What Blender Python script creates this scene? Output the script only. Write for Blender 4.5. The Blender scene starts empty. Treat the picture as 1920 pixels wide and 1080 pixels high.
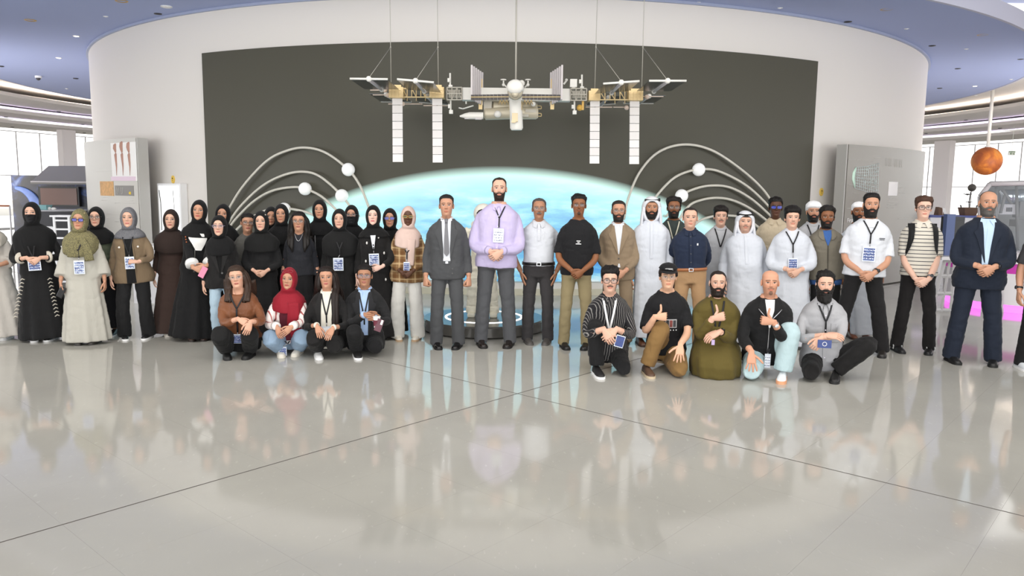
import bpy, bmesh, math, random
import numpy as np
from mathutils import Vector, Matrix
random.seed(7); rng = np.random.default_rng(7)
sc = bpy.context.scene
COL = sc.collection
PI = math.pi

# ------------------------------------------------------------------ camera, light, exposure
F_PX, PITCH, ROLL, EYE = 1431.2, 0.125336, 0.01165, 1.76
cam_d = bpy.data.cameras.new('camera'); cam = bpy.data.objects.new('camera', cam_d); COL.objects.link(cam)
cam_d.sensor_width = 36.0; cam_d.lens = F_PX / 1920 * 36.0; cam_d.clip_end = 300
cam.matrix_world = (Matrix.Translation((0, 0, EYE)) @ Matrix.Rotation(PI / 2 - PITCH, 4, 'X') @ Matrix.Rotation(ROLL, 4, 'Z'))
sc.camera = cam
w = bpy.data.worlds.new('daylight'); sc.world = w; w.use_nodes = True
bg = w.node_tree.nodes['Background']; bg.inputs[0].default_value = (1.0, 0.985, 0.96, 1); bg.inputs[1].default_value = 2.1
sc.view_settings.view_transform = 'Standard'; sc.view_settings.look = 'None'
sc.view_settings.gamma = 1.0; sc.view_settings.use_curve_mapping = False
sc.view_settings.exposure = 0.0

def area(name, loc, tgt, sx, sy, power, col=(1, 1, 1)):
    l = bpy.data.lights.new(name, 'AREA'); l.shape = 'RECTANGLE'; l.size = sx; l.size_y = sy; l.energy = power; l.color = col
    o = bpy.data.objects.new(name, l); COL.objects.link(o); o.location = loc
    o.rotation_euler = (Vector(tgt) - Vector(loc)).to_track_quat('-Z', 'Y').to_euler()
    return o
area('window_daylight_behind', (0, -5.5, 3.4), (0, 9, 1.0), 20, 3.6, 430, (1, 0.98, 0.95))
area('skylight_hall', (0, 6.2, 5.6), (0, 10.0, 1.5), 16, 6.0, 720, (1, 0.98, 0.95))  # fill added under the closed ceiling to brighten the drum wall

for q in (-1, 1):      # added out of view as fill for the blue ceiling and the stepped slabs
    area('ceiling_uplight', (q * 13.0, 7.5, 0.6), (q * 9.0, 15.0, 5.0), 6.0, 5.0, 340, (0.86, 0.91, 1))
    area('window_side_uplight', (q * 15.8, 17.5, 0.6), (q * 16.2, 24, 4.6), 5, 5, 600, (1, 0.95, 0.92))
area('ceiling_uplight', (0, 1.2, 0.25), (0, 12, 5.0), 9.0, 1.4, 190, (0.86, 0.91, 1))  # one more added fill, below the view, brightening the same blue ceiling

# ------------------------------------------------------------------ helpers
def ray(x, y):
    u, v = x - 960.0, 540.0 - y
    c, s = math.cos(ROLL), math.sin(ROLL)
    u, v = c * u - s * v, s * u + c * v
    return np.array([u, F_PX * math.cos(PITCH) + v * math.sin(PITCH), v * math.cos(PITCH) - F_PX * math.sin(PITCH)])
E0 = np.array([0, 0, EYE])
def floor_at(x, y, z=0.0):
    d = ray(x, y); return E0 + d * ((z - EYE) / d[2])
def at(x, y, Y):
    d = ray(x, y); return E0 + d * (Y / d[1])
DC = np.array([-0.153, 24.581]); DR = 11.588          # the round drum: centre and radius
RC = np.array([-0.17, 25.4])                           # centre of the ceiling rings
ZC = 4.9836
def on_drum(x, y, r=DR, c=DC):
    d = ray(x, y); a = d[0] ** 2 + d[1] ** 2; b = -(d[0] * c[0] + d[1] * c[1]); cc = c @ c - r * r
    t = (-b - math.sqrt(max(b * b - a * cc, 0))) / a
    return E0 + d * t
def on_far(x, y, r, c=RC):
    d = ray(x, y); a = d[0] ** 2 + d[1] ** 2; b = -(d[0] * c[0] + d[1] * c[1]); cc = c @ c - r * r
    t = (-b + math.sqrt(max(b * b - a * cc, 0))) / a
    return E0 + d * t

def lin(h):
    h = h.lstrip('#'); v = [int(h[i:i + 2], 16) / 255 for i in (0, 2, 4)]
    return tuple(c / 12.92 if c <= 0.04045 else ((c + 0.055) / 1.055) ** 2.4 for c in v)
MATS = {}
def mat(name, col, rough=0.6, metal=0.0, emit=0.0, ecol=None, spec=0.5, bump=0.0, bscale=60.0, stretch=(1, 1, 1), var=0.0, alpha=1.0):
    if name in MATS: return MATS[name]
    m = bpy.data.materials.new(name); m.use_nodes = True; MATS[name] = m
    nt = m.node_tree; N = nt.nodes; L = nt.links; b = N['Principled BSDF']
    c = lin(col) if isinstance(col, str) else col
    b.inputs['Base Color'].default_value = (*c, 1); b.inputs['Roughness'].default_value = rough
    b.inputs['Metallic'].default_value = metal; b.inputs['Specular IOR Level'].default_value = spec
    b.inputs['Alpha'].default_value = alpha
    if emit:
        b.inputs['Emission Color'].default_value = (*(lin(ecol) if ecol else c), 1); b.inputs['Emission Strength'].default_value = emit
    if bump or var:
        tc = N.new('ShaderNodeTexCoord'); mp = N.new('ShaderNodeMapping'); mp.inputs['Scale'].default_value = stretch
        nz = N.new('ShaderNodeTexNoise'); nz.inputs['Scale'].default_value = bscale; nz.inputs['Detail'].default_value = 3; nz.inputs['Distortion'].default_value = 1.1 if stretch == (1.6, 1.6, .55) else 0.0
        L.new(tc.outputs['Object'], mp.inputs[0]); L.new(mp.outputs[0], nz.inputs['Vector'])
        if bump:
            bp = N.new('ShaderNodeBump'); bp.inputs['Strength'].default_value = bump; bp.inputs['Distance'].default_value = 0.02
            L.new(nz.outputs['Fac'], bp.inputs['Height']); L.new(bp.outputs[0], b.inputs['Normal'])
        if var:
            mx = N.new('ShaderNodeMix'); mx.data_type = 'RGBA'
            mx.inputs[6].default_value = (*[x * (1 - var) for x in c], 1); mx.inputs[7].default_value = (*[min(1, x * (1 + var)) for x in c], 1)
            L.new(nz.outputs['Fac'], mx.inputs[0]); L.new(mx.outputs[2], b.inputs['Base Color'])
    return m
def nodes_of(m): return m.node_tree.nodes, m.node_tree.links, m.node_tree.nodes['Principled BSDF']
def ramp(N, stops, interp='LINEAR'):
    r = N.new('ShaderNodeValToRGB'); r.color_ramp.interpolation = interp; e = r.color_ramp.elements
    while len(e) < len(stops): e.new(0.5)
    for i, (p, c) in enumerate(stops):
        e[i].position = p; e[i].color = (*(lin(c) if isinstance(c, str) else c), 1)
    return r

class Geo:
    def __init__(s): s.v = []; s.f = []; s.n = 0
    def add(s, v, f):
        v = np.asarray(v, float).reshape(-1, 3); s.v.append(v)
        s.f += [tuple(i + s.n for i in q) for q in f]; s.n += len(v)
    def verts(s): return np.concatenate(s.v) if s.v else np.zeros((0, 3))
    def box(s, c, size, R=None):
        c = np.asarray(c, float); h = np.asarray(size, float) / 2
        p = np.array([[x, y, z] for x in (-1, 1) for y in (-1, 1) for z in (-1, 1)]) * h
        if R is not None: p = p @ np.asarray(R).T
        s.add(p + c, [(0, 1, 3, 2), (4, 6, 7, 5), (0, 4, 5, 1), (2, 3, 7, 6), (0, 2, 6, 4), (1, 5, 7, 3)])
    def hexa(s, bottom, top):
        s.add(list(bottom) + list(top), [(3, 2, 1, 0), (4, 5, 6, 7)] + [(i, (i + 1) % 4, 4 + (i + 1) % 4, 4 + i) for i in range(4)])
    def loft(s, rings, caps=True, closed=True):
        rings = np.asarray(rings, float); m, n = rings.shape[:2]; f = []
        for i in range(m - 1):
            for j in range(n if closed else n - 1):
                a, b = i * n + j, i * n + (j + 1) % n
                f.append((a, b, b + n, a + n))
        if caps:
            f.append(tuple(range(n - 1, -1, -1))); f.append(tuple((m - 1) * n + j for j in range(n)))
        s.add(rings.reshape(-1, 3), f)
    def sweep(s, pts, rx, ry=None, n=10, ref=(0, 1, 0), caps=True, power=2.0):
        pts = np.asarray(pts, float); m = len(pts); rx = np.broadcast_to(np.asarray(rx, float), (m,)); ry = rx if ry is None else np.broadcast_to(np.asarray(ry, float), (m,))
        t = np.gradient(pts, axis=0); t /= np.linalg.norm(t, axis=1)[:, None] + 1e-12
        a = np.linspace(0, 2 * PI, n, endpoint=False); ca, sa = np.cos(a), np.sin(a)
        if power != 2.0: ca, sa = np.sign(ca) * abs(ca) ** (2 / power), np.sign(sa) * abs(sa) ** (2 / power)
        rings = []; prev = np.asarray(ref, float)
        for i in range(m):
            y = prev - t[i] * (prev @ t[i]); ny = np.linalg.norm(y)
            if ny < 1e-4:
                y = np.array([1.0, 0, 0]) - t[i] * t[i][0]; ny = np.linalg.norm(y)
            y /= ny; x = np.cross(y, t[i]); prev = y
            rings.append(pts[i] + np.outer(ca * rx[i], x) + np.outer(sa * ry[i], y))
        s.loft(rings, caps)
    def tube(s, a, b, r, n=8): s.sweep([a, b], [r, r], n=n, ref=(0.31, 0.95, 0.05))
    def ball(s, c, r, nu=16, nv=10, R=None):
        r = np.broadcast_to(np.asarray(r, float), (3,)); rings = []
        for i in range(1, nv):
            th = PI * i / nv - PI / 2
            a = np.linspace(0, 2 * PI, nu, endpoint=False)
            rings.append(np.c_[np.cos(th) * np.cos(a), np.cos(th) * np.sin(a), np.full(nu, math.sin(th))])
        rings = np.array(rings); n = len(rings)
        v = np.concatenate([rings.reshape(-1, 3), [[0, 0, -1], [0, 0, 1]]]) * r
        if R is not None: v = v @ np.asarray(R).T
        f = [(i * nu + j, i * nu + (j + 1) % nu, (i + 1) * nu + (j + 1) % nu, (i + 1) * nu + j) for i in range(n - 1) for j in range(nu)]
        f += [(n * nu, (j + 1) % nu, j) for j in range(nu)] + [(n * nu + 1, (n - 1) * nu + j, (n - 1) * nu + (j + 1) % nu) for j in range(nu)]
        s.add(v + np.asarray(c, float), f)
    def disc(s, c, r, h, n=24, axis=2):
        a = np.linspace(0, 2 * PI, n, endpoint=False)
        b = np.c_[np.cos(a) * r, np.sin(a) * r, np.zeros(n)]; t = b + [0, 0, h]
        if axis == 1: b, t = b[:, [0, 2, 1]], t[:, [0, 2, 1]]
        if axis == 0: b, t = b[:, [2, 0, 1]], t[:, [2, 0, 1]]
        s.loft([b + np.asarray(c), t + np.asarray(c)])

def obj(name, g, m, parent=None, smooth=True, kind=None, label=None):
    me = bpy.data.meshes.new(name)
    if isinstance(g, Geo): me.from_pydata(g.verts().tolist(), [], g.f)
    else: me = g
    if smooth and len(me.polygons): me.polygons.foreach_set('use_smooth', [True] * len(me.polygons))
    if m: me.materials.append(m)
    o = bpy.data.objects.new(name, me); COL.objects.link(o)
    if parent: o.parent = parent
    if kind: o['kind'] = kind
    if label: o['label'] = label
    return o
def sharp(o, ang=40):
    o.data.set_sharp_from_angle(angle=math.radians(ang)); return o
def tag(o, label, cat, group=None, kind=None):
    o['label'] = label; o['category'] = cat
    if group: o['group'] = group
    if kind: o['kind'] = kind
    return o
def thing(name, label, cat, loc=(0, 0, 0), rz=0.0, group=None):
    o = bpy.data.objects.new(name, None); o.empty_display_size = 0.1; COL.objects.link(o)
    o.location = loc; o.rotation_euler = (0, 0, rz); return tag(o, label, cat, group)
def struct(name, g, m, parent=None, smooth=False):
    o = obj(name, g, m, parent, smooth)
    if parent is None: o['kind'] = 'structure'
    return o

def arc_wall(r, c, a0, a1, z0, z1, n=64, thick=0.0, inward=False):
    """curved slab from angle a0 to a1 (0 = towards the camera, + to the right)"""
    g = Geo(); a = np.linspace(a0, a1, n)
    def row(rr, z): return np.c_[c[0] + rr * np.sin(a), c[1] - rr * np.cos(a), np.full(n, z)]
    if thick:
        rings = np.stack([row(r, z0), row(r, z1), row(r - thick, z1), row(r - thick, z0)], 1)
        g.loft(rings)
    else:
        g.loft(np.stack([row(r, z0), row(r, z1)], 1), caps=False, closed=False)
    return g
def ring_slab(c, r0, r1, a0, a1, z0, z1, n=96):
    g = Geo(); a = np.linspace(a0, a1, n)
    def row(rr, z): return np.c_[c[0] + rr * np.sin(a), c[1] - rr * np.cos(a), np.full(n, z)]
    g.loft(np.stack([row(r0, z0), row(r1, z0), row(r1, z1), row(r0, z1)], 1)); return g
# ------------------------------------------------------------------ the setting
M_white = mat('wall_white', '#e6e1da', 0.55)
M_floor = mat('floor_resin', '#8f8e8c', 0.07, spec=0.62)
N, L, b = nodes_of(M_floor)
tc = N.new('ShaderNodeTexCoord'); n1 = N.new('ShaderNodeTexNoise'); n1.inputs['Scale'].default_value = 0.9; n1.inputs['Detail'].default_value = 5
n2 = N.new('ShaderNodeTexNoise'); n2.inputs['Scale'].default_value = 38; n2.inputs['Detail'].default_value = 2
mp2 = N.new('ShaderNodeMapping'); mp2.inputs['Scale'].default_value = (1, 0.35, 1); mp2.inputs['Rotation'].default_value = (0, 0, 0.5)
oi = N.new('ShaderNodeNewGeometry')
L.new(oi.outputs['Position'], n1.inputs['Vector']); L.new(oi.outputs['Position'], mp2.inputs[0]); L.new(mp2.outputs[0], n2.inputs['Vector'])
r1 = ramp(N, [(0.3, '#b0aea7'), (0.7, '#bbb9b1')]); L.new(n1.outputs['Fac'], r1.inputs[0])
r2 = ramp(N, [(0.66, (0, 0, 0)), (0.74, (1, 1, 1))]); L.new(n2.outputs['Fac'], r2.inputs[0])
mx = N.new('ShaderNodeMix'); mx.data_type = 'RGBA'; mx.inputs[7].default_value = (*lin('#bfbdb6'), 1)
L.new(r2.outputs[0], mx.inputs[0]); L.new(r1.outputs[0], mx.inputs[6]); L.new(mx.outputs[2], b.inputs['Base Color'])
M_joint = mat('floor_joint', '#4b443f', 0.7)
M_hair = mat('floor_hairline_joint', '#a5a39c', 0.6)

# floor: 0.605 m square tiles set at 48 degrees, wide saw-cut joints every fifth tile
O2 = np.array([0.058, 6.544]); TH = math.radians(48.6); U = np.array([math.cos(TH), math.sin(TH)]); Vv = np.array([-U[1], U[0]]); TS = 0.606
g = Geo(); g.add([(-45, -12, -0.006), (45, -12, -0.006), (45, 60, -0.006), (-45, 60, -0.006)], [(0, 1, 2, 3)])
floor = struct('floor', g, M_hair)
GAP = 0.00032
def tile_geo(wu0, wu1, wv0, wv1):
    t = Geo(); q = [(wu0, wv0), (wu1, wv0), (wu1, wv1), (wu0, wv1)]
    P = [U * a + Vv * c for a, c in q]
    t.hexa([(p[0], p[1], -0.02) for p in P], [(p[0], p[1], 0) for p in P]); return t
J = 0.007
kinds = {}
cells = []
for i in range(-70, 90):
    for k in range(-80, 80):
        cc = O2 + U * (i + .5) * TS + Vv * (k + .5) * TS
        if not (-11 < cc[1] < 55 and abs(cc[0]) < 42): continue
        e = (i == 0, i == -1, k == 0, k == -1)
        vis = cc[1] > 3.1 and abs(cc[0]) < 0.70 * cc[1] + 0.35 and cc[1] < 8.9
        cells.append((not vis, np.hypot(*cc), i, k, e, cc))
cells.sort(key=lambda q: (q[0], q[1]))
fieldg = Geo()
for idx, (nv, _, i, k, e, cc) in enumerate(cells):
    hu, hv = TS / 2, TS / 2
    b4 = (-hu + (J if e[0] else GAP), hu - (J if e[1] else GAP), -hv + (J if e[2] else GAP), hv - (J if e[3] else GAP))
    if idx < 290 and not nv:
        if e not in kinds:
            kinds[e] = tile_geo(*b4); o = obj('floor_tile', kinds[e], M_floor, floor, smooth=False); kinds[e] = o.data
        else:
            o = bpy.data.objects.new('floor_tile', kinds[e]); COL.objects.link(o); o.parent = floor
        o.location = (cc[0], cc[1], 0)
    else:
        P = [cc + U * a + Vv * c for a, c in ((b4[0], b4[2]), (b4[1], b4[2]), (b4[1], b4[3]), (b4[0], b4[3]))]
        fieldg.add([(p[0], p[1], 0) for p in P], [(0, 1, 2, 3)])
obj('floor_tile_field', fieldg, M_floor, floor, smooth=False, kind='stuff')
# dark grout along the wide joints
g = Geo()
for q in (0,):
    for (A, B) in ((U, Vv), (Vv, U)):
        c0 = O2 + A * q * 5 * TS
        p = [c0 + A * s + B * t for s, t in ((-.0072, -32), (.0072, -32), (.0072, 32), (-.0072, 32))]
        if A is Vv: p = p[::-1]
        g.add([(x[0], x[1], -0.0012) for x in p], [(0, 1, 2, 3)])
obj('joint_filler', g, M_joint, floor, smooth=False)

# drum wall
def ang_of(P, c=DC): return math.atan2(P[0] - c[0], -(P[1] - c[1]))
wall = struct('wall_drum', arc_wall(DR, DC, -1.75, 1.75, 0, ZC, 160, thick=0.2), M_white)
for p in wall.data.polygons: p.use_smooth = True
sharp(wall, 30)
struct('baseboard_drum', arc_wall(DR + 0.02, DC, -1.6, 1.6, 0, 0.11, 120, thick=0.03), mat('skirting', '#d3cfba', 0.4))
# shadow-gap trim where the drum meets the ceiling
struct('trim_1', arc_wall(DR + 0.05, DC, -1.7, 1.7, ZC - 0.05, ZC, 160, thick=0.07), mat('trim_blue_grey', '#a9b2cc', 0.5))

# dark mural with the lit Earth, one curved panel
a0, a1 = ang_of(on_drum(388, 250)), ang_of(on_drum(1525.5, 190))
ZT, ZB = 4.205, 0.245
M_mural = mat('mural_print', '#4f4d42', 0.42, spec=0.3)
N, L, b = nodes_of(M_mural)
gm = N.new('ShaderNodeNewGeometry'); sx = N.new('ShaderNodeSeparateXYZ'); L.new(gm.outputs['Position'], sx.inputs[0])
def mth(op, a=None, bb=None):
    n = N.new('ShaderNodeMath'); n.operation = op
    for i, v in enumerate((a, bb)):
        if v is None: continue
        if isinstance(v, (int, float)): n.inputs[i].default_value = v
        else: L.new(v, n.inputs[i])
    return n.outputs[0]
uvm = N.new('ShaderNodeUVMap'); uvm.uv_map = 'wall'
su = N.new('ShaderNodeSeparateXYZ'); L.new(uvm.outputs[0], su.inputs[0])
ux, uz = su.outputs[0], su.outputs[1]                      # arc length and height in metres
EC = (-0.02, 2.09 - 8.35); ER = 8.35
dx = mth('SUBTRACT', ux, EC[0]); dz = mth('SUBTRACT', uz, EC[1])
dist = mth('SQRT', mth('ADD', mth('MULTIPLY', dx, dx), mth('MULTIPLY', dz, dz)))
dd = mth('SUBTRACT', ER, dist)                             # depth inside the limb, metres
cmb = N.new('ShaderNodeCombineXYZ'); L.new(mth('MULTIPLY', ux, 0.55), cmb.inputs[0]); L.new(mth('MULTIPLY', uz, 2.2), cmb.inputs[1])
cn = N.new('ShaderNodeTexNoise'); cn.inputs['Scale'].default_value = 1.3; cn.inputs['Detail'].default_value = 7; cn.inputs['Roughness'].default_value = 0.62
L.new(cmb.outputs[0], cn.inputs['Vector'])
rc = ramp(N, [(0.36, '#3585d8'), (0.46, '#6cb8e6'), (0.53, '#a6dff2'), (0.62, '#e6f7f6'), (0.75, '#ffffff')]); L.new(cn.outputs['Fac'], rc.inputs[0])
rl = ramp(N, [(0.0, '#d9fff5'), (0.12, '#c4f6f4'), (0.5, '#a9e6f4'), (1.0, '#4f9fe6')])
L.new(mth('DIVIDE', dd, 2.0), rl.inputs[0])
mxa = N.new('ShaderNodeMix'); mxa.data_type = 'RGBA'; L.new(rl.outputs[0], mxa.inputs[6]); L.new(rc.outputs[0], mxa.inputs[7])
rf = ramp(N, [(0.0, (0.02, 0.02, 0.02)), (0.3, (0.5, 0.5, 0.5)), (0.9, (0.9, 0.9, 0.9))]); L.new(mth('DIVIDE', dd, 2.0), rf.inputs[0]); L.new(rf.outputs[0], mxa.inputs[0])
inside = N.new('ShaderNodeMapRange'); inside.inputs[1].default_value = -0.10; inside.inputs[2].default_value = 0.06; L.new(dd, inside.inputs[0])
mk = N.new('ShaderNodeMix'); mk.data_type = 'RGBA'; mk.inputs[6].default_value = (*lin('#4f4d42'), 1); L.new(inside.outputs[0], mk.inputs[0]); L.new(mxa.outputs[2], mk.inputs[7])
dk = mth('MULTIPLY', inside.outputs[0], 0.25)
L.new(mk.outputs[2], b.inputs['Base Color']); L.new(mxa.outputs[2], b.inputs['Emission Color'])
L.new(mth('MULTIPLY', inside.outputs[0], 0.36), b.inputs['Emission Strength'])
mg = arc_wall(DR + 0.05, DC, a0, a1, ZB, ZT, 140, thick=0.05)
mural = obj('mural', mg, M_mural, smooth=True); sharp(mural, 30)
uvl = mural.data.uv_layers.new(name='wall')
vv = mg.verts()
for lp in mural.data.loops:
    p = vv[lp.vertex_index]; uvl.data[lp.index].uv = (ang_of(p) * DR, p[2])
tag(mural, 'huge dark grey mural with a glowing pale blue Earth on the round white wall', 'mural')

# ceiling ring and stepped slabs beyond it
M_blue = mat('ceiling_blue', '#a9b6e0', 0.7)
M_slab = mat('ceiling_slab', '#dcd8d5', 0.7)
M_high = mat('ceiling_high', '#e6e3e2', 0.7)
BC, BR = np.array([-0.58, 25.95]), 15.0
g = Geo(); aa = np.linspace(-PI, PI, 181)
def circ(c, r, z): return np.c_[c[0] + r * np.sin(aa), c[1] - r * np.cos(aa), np.full(len(aa), z)]
g.loft(np.stack([circ(DC, DR - 0.15, ZC), circ(BC, BR, ZC - 0.06), circ(BC, BR, ZC + 0.22), circ(DC, DR - 0.15, ZC + 0.22)], 1))
cr = struct('ceiling_1', g, M_blue); sharp(cr, 30)
for p in cr.data.polygons: p.use_smooth = True
M_edge = mat('ceiling_edge', '#c5c6d8', 0.6)
g = Geo(); g.loft(np.stack([circ(BC, BR + 0.02, ZC - 0.07), circ(BC, BR + 0.02, ZC + 0.24), circ(BC, BR - 0.04, ZC + 0.24), circ(BC, BR - 0.04, ZC - 0.07)], 1))
struct('trim_2', g, M_edge)
A_L, A_R = math.radians(48), math.radians(312)
M_cove = mat('cove_light', '#fff1e4', 0.5, emit=16.0)
M_cove2 = mat('cove_light_violet', '#e3d9ff', 0.5, emit=14.0)
steps = [(16.45, 18.7, 4.70, 4.95, M_cove), (18.55, 20.6, 4.42, 4.62, M_cove2), (20.15, 22.6, 4.20, 4.36, M_cove2)]
for i, (r0, r1, z0, z1, mc) in enumerate(steps):
    struct('ceiling_%d' % (i + 2), ring_slab(RC, r0, r1, A_L, A_R, z0, z0 + 0.12), M_slab)
    # cove lamp strip lying on the lip of the slab, and the recess soffit above it
    o = obj('cove_light_strip', ring_slab(RC, r0 + 0.36, r0 + 0.46, A_L, A_R, z0 + 0.122, z0 + 0.132), mc)
    tag(o, ['long warm cove light strip on the innermost stepped ceiling slab', 'violet cove light strip on the middle stepped ceiling slab', 'violet cove light strip on the outermost stepped ceiling slab'][i], 'light', 'cove lights')
    rin = 14.6 if i == 0 else steps[i - 1][0] + .6
    struct('ceiling_%d' % (i + 5), ring_slab(RC, rin, r1, A_L, A_R, z0 + 0.42, z0 + 0.5), M_slab)
g = Geo(); g.box((0, 3.0, 5.75), (64, 26, 0.2)); struct('ceiling_8', g, M_high)
g = Geo(); g.box((-24, 30, 5.75), (22, 32, 0.2)); g.box((24, 30, 5.75), (22, 32, 0.2)); struct('ceiling_9', g, M_high)

# curtain wall with bright daylight behind it
M_frame = mat('window_frame', '#c4c4c6', 0.4)
M_col = mat('column_paint', '#f3eef0', 0.6)
M_pane = bpy.data.materials.new('window_glass'); M_pane.use_nodes = True
N = M_pane.node_tree.nodes; L = M_pane.node_tree.links
for n in list(N):
    if n.type == 'BSDF_PRINCIPLED': N.remove(n)
tr = N.new('ShaderNodeBsdfTransparent'); gl = N.new('ShaderNodeBsdfGlossy'); gl.inputs['Roughness'].default_value = 0.02
ms = N.new('ShaderNodeMixShader'); ms.inputs[0].default_value = 0.035
L.new(tr.outputs[0], ms.inputs[1]); L.new(gl.outputs[0], ms.inputs[2]); L.new(ms.outputs[0], N['Material Output'].inputs[0])
WR, WZ = 21.6, 4.02
def cang(px, py=300): P = on_far(px, py, WR); return math.atan2(P[0] - RC[0], -(P[1] - RC[1]))
def wpt(a, z, r=WR): return np.array([RC[0] + r * math.sin(a), RC[1] - r * math.cos(a), z])
step_a = abs(cang(33) - cang(77))
wi = 0
for side, px0 in ((-1, 33), (1, 1742)):
    base = cang(px0)
    angs = [base + k * step_a * (1 if side > 0 else 1) for k in range(-12, 13)]
    angs = sorted([a for a in angs if (a % (2 * PI)) > math.radians(62) and (a % (2 * PI)) < math.radians(298)], key=lambda a: a % (2 * PI))
    lim = [a for a in angs if (side < 0 and math.sin(a) < -0.55) or (side > 0 and math.sin(a) > 0.55)]
    for a, a2 in zip(lim[:-1], lim[1:]):
        wi += 1
        fr = Geo()
        for (z0, z1) in ((0, 0.05), (2.185, 2.215), (WZ - 0.03, WZ)):
            p, q = wpt(a, (z0 + z1) / 2), wpt(a2, (z0 + z1) / 2); d = q - p; yw = math.atan2(d[1], d[0])
            R = [[math.cos(yw), -math.sin(yw), 0], [math.sin(yw), math.cos(yw), 0], [0, 0, 1]]
            fr.box((p + q) / 2, (np.linalg.norm(d), 0.05, z1 - z0), R)
        p = wpt(a, WZ / 2); fr.box(p, (0.032, 0.032, WZ))
        wo = struct('window_%d' % wi, fr, M_frame)
        for z0, z1 in ((0.05, 2.185), (2.215, WZ - 0.03)):
            pg = Geo(); p, q = wpt(a, 0), wpt(a2, 0)
            pg.add([(p[0], p[1], z0), (q[0], q[1], z0), (q[0], q[1], z1), (p[0], p[1], z1)], [(0, 1, 2, 3)])
            obj('pane', pg, M_pane, wo, smooth=False)
k = 0
for px_a, px_b in ((112, 142), (1752, 1787), (-60, -30), (1960, 2000)):
    P, Q = on_far(px_a, 300, WR - 0.5), on_far(px_b, 300, WR - 0.5); c = (P + Q) / 2; k += 1
    ww = np.linalg.norm((Q - P)[:2]) * 0.85; d = Q - P; yw = math.atan2(d[1], d[0])
    R = [[math.cos(yw), -math.sin(yw), 0], [math.sin(yw), math.cos(yw), 0], [0, 0, 1]]
    cg = Geo(); cg.box((c[0], c[1], 2.05), (ww, 0.35, 4.3), R); o = struct('wall_column_%d' % k, cg, M_col)
# pale ground outside the windows
g = Geo(); g.add([(-80, -60, -0.3), (80, -60, -0.3), (80, 110, -0.3), (-80, 110, -0.3)], [(0, 1, 2, 3)])
struct('floor_outside', g, mat('forecourt', '#d9d3c8', 0.8))

# ------------------------------------------------------------------ ceiling fittings
M_gold = mat('downlight_gold', '#c8a04a', 0.3, metal=0.35)
M_dark = mat('slot_dark', '#3b3a40', 0.5)
M_lamp = mat('lamp_glow', '#fff2dc', 0.5, emit=3.0)
M_plastic = mat('white_plastic', '#efefef', 0.4)
def ceil_item(px, py, z, kind, label, group=None):
    P = floor_at(px, py, z)
    if kind == 'gold':
        t = thing('downlight', label, 'ceiling light', P, 0, group)
        g = Geo(); a = np.linspace(0, 2 * PI, 24, endpoint=False)
        R = lambda r, zz: np.c_[r * np.cos(a), r * np.sin(a), np.full(24, zz)]
        g.loft([R(.105, 0.0), R(.105, -.015), R(.085, -.018), R(.07, 0.01)], caps=False); obj('trim_ring', g, M_gold, t)
        g = Geo(); g.disc((0, 0, -0.004), .07, .012); obj('diffuser', g, mat('diffuser_dim', '#f0c25c', 0.4, emit=0.35), t)
    elif kind == 'dark':
        g = Geo(); g.disc((0, 0, -0.015), .07, .02, 20); g.disc((0, 0, -.02), .045, .006, 16); o = obj('downlight', g, M_dark); o.location = P; tag(o, label, 'ceiling light', group)
    elif kind == 'white':
        g = Geo(); g.disc((0, 0, -0.02), .1, .025, 20); g.disc((0, 0, -0.03), .07, .012, 20); o = obj('smoke_detector', g, M_plastic); sharp(o); o.location = P; tag(o, label, 'detector', group)
    elif kind == 'small':
        g = Geo(); g.disc((0, 0, -0.012), .045, .016, 16); g.disc((0, 0, -.02), .022, .01, 12); o = obj('sprinkler_cap', g, M_plastic); o.location = P; tag(o, label, 'sprinkler', group)
    elif kind == 'lamp':
        t = thing('downlight', label, 'ceiling light', P, 0, group)
        g = Geo(); g.disc((0, 0, -0.012), .07, .016, 20); obj('trim_ring', g, M_plastic, t)
        g = Geo(); g.disc((0, 0, -0.018), .05, .01, 20); obj('diffuser', g, M_lamp, t)
def zb(px, py):                                   # height of the underside of the blue ring above that spot
    P = floor_at(px, py, ZC); d = (np.hypot(*(P[:2] - DC)) - DR) / 3.2
    return ZC - 0.06 * min(max(d, 0), 1)
for q in ((57, 37, 'gold-trimmed downlight in the blue ceiling near the left frame edge'), (228, 1, 'gold-trimmed downlight cut by the top edge above the left of the drum'),
          (1663, 16, 'gold-trimmed downlight in the blue ceiling above the right end of the drum'), (1843, 64, 'gold-trimmed downlight in the blue ceiling nearest the right edge')):
    ceil_item(q[0], q[1], zb(q[0], q[1]), 'gold', q[2], 'gold downlights')
for q in ((296, 25), (2, 124), (142, 147), (1590, 40), (1748, 85), (1796, 128), (1914, 110), (1762, 165)):
    ceil_item(q[0], q[1], zb(*q), 'dark', 'small unlit dark downlight in the blue ceiling ring', 'dark downlights of the blue ring')
ceil_item(312, 11, zb(312, 11), 'white', 'white disc-shaped detector on the blue ceiling left of the mural')
for q in ((143, 67), (110, 108), (1828, 161)): ceil_item(q[0], q[1], zb(*q), 'lamp', 'small lit white downlight in the blue ceiling ring', 'lit downlights of the blue ring')
for q in ((198, 30), (1700, 53), (1812, 91), (1309, 4), (1463, 14), (1896, 148), (1830, 179), (125, 166)): ceil_item(q[0], q[1], zb(*q), 'small', 'tiny white sprinkler cap on the blue ceiling ring', 'sprinkler caps')
for q in ((110, 209, 4.70), (93, 217, 4.70), (1811, 225, 4.70), (11, 219, 4.42), (155, 233, 4.42), (1875, 240, 4.42), (1736, 250, 4.42), (23, 238, 4.20), (158, 249, 4.20)):
    ceil_item(q[0], q[1], q[2], 'dark', 'small dark downlight in the stepped grey ceiling slabs by the windows', 'downlights of the stepped slabs')
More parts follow.
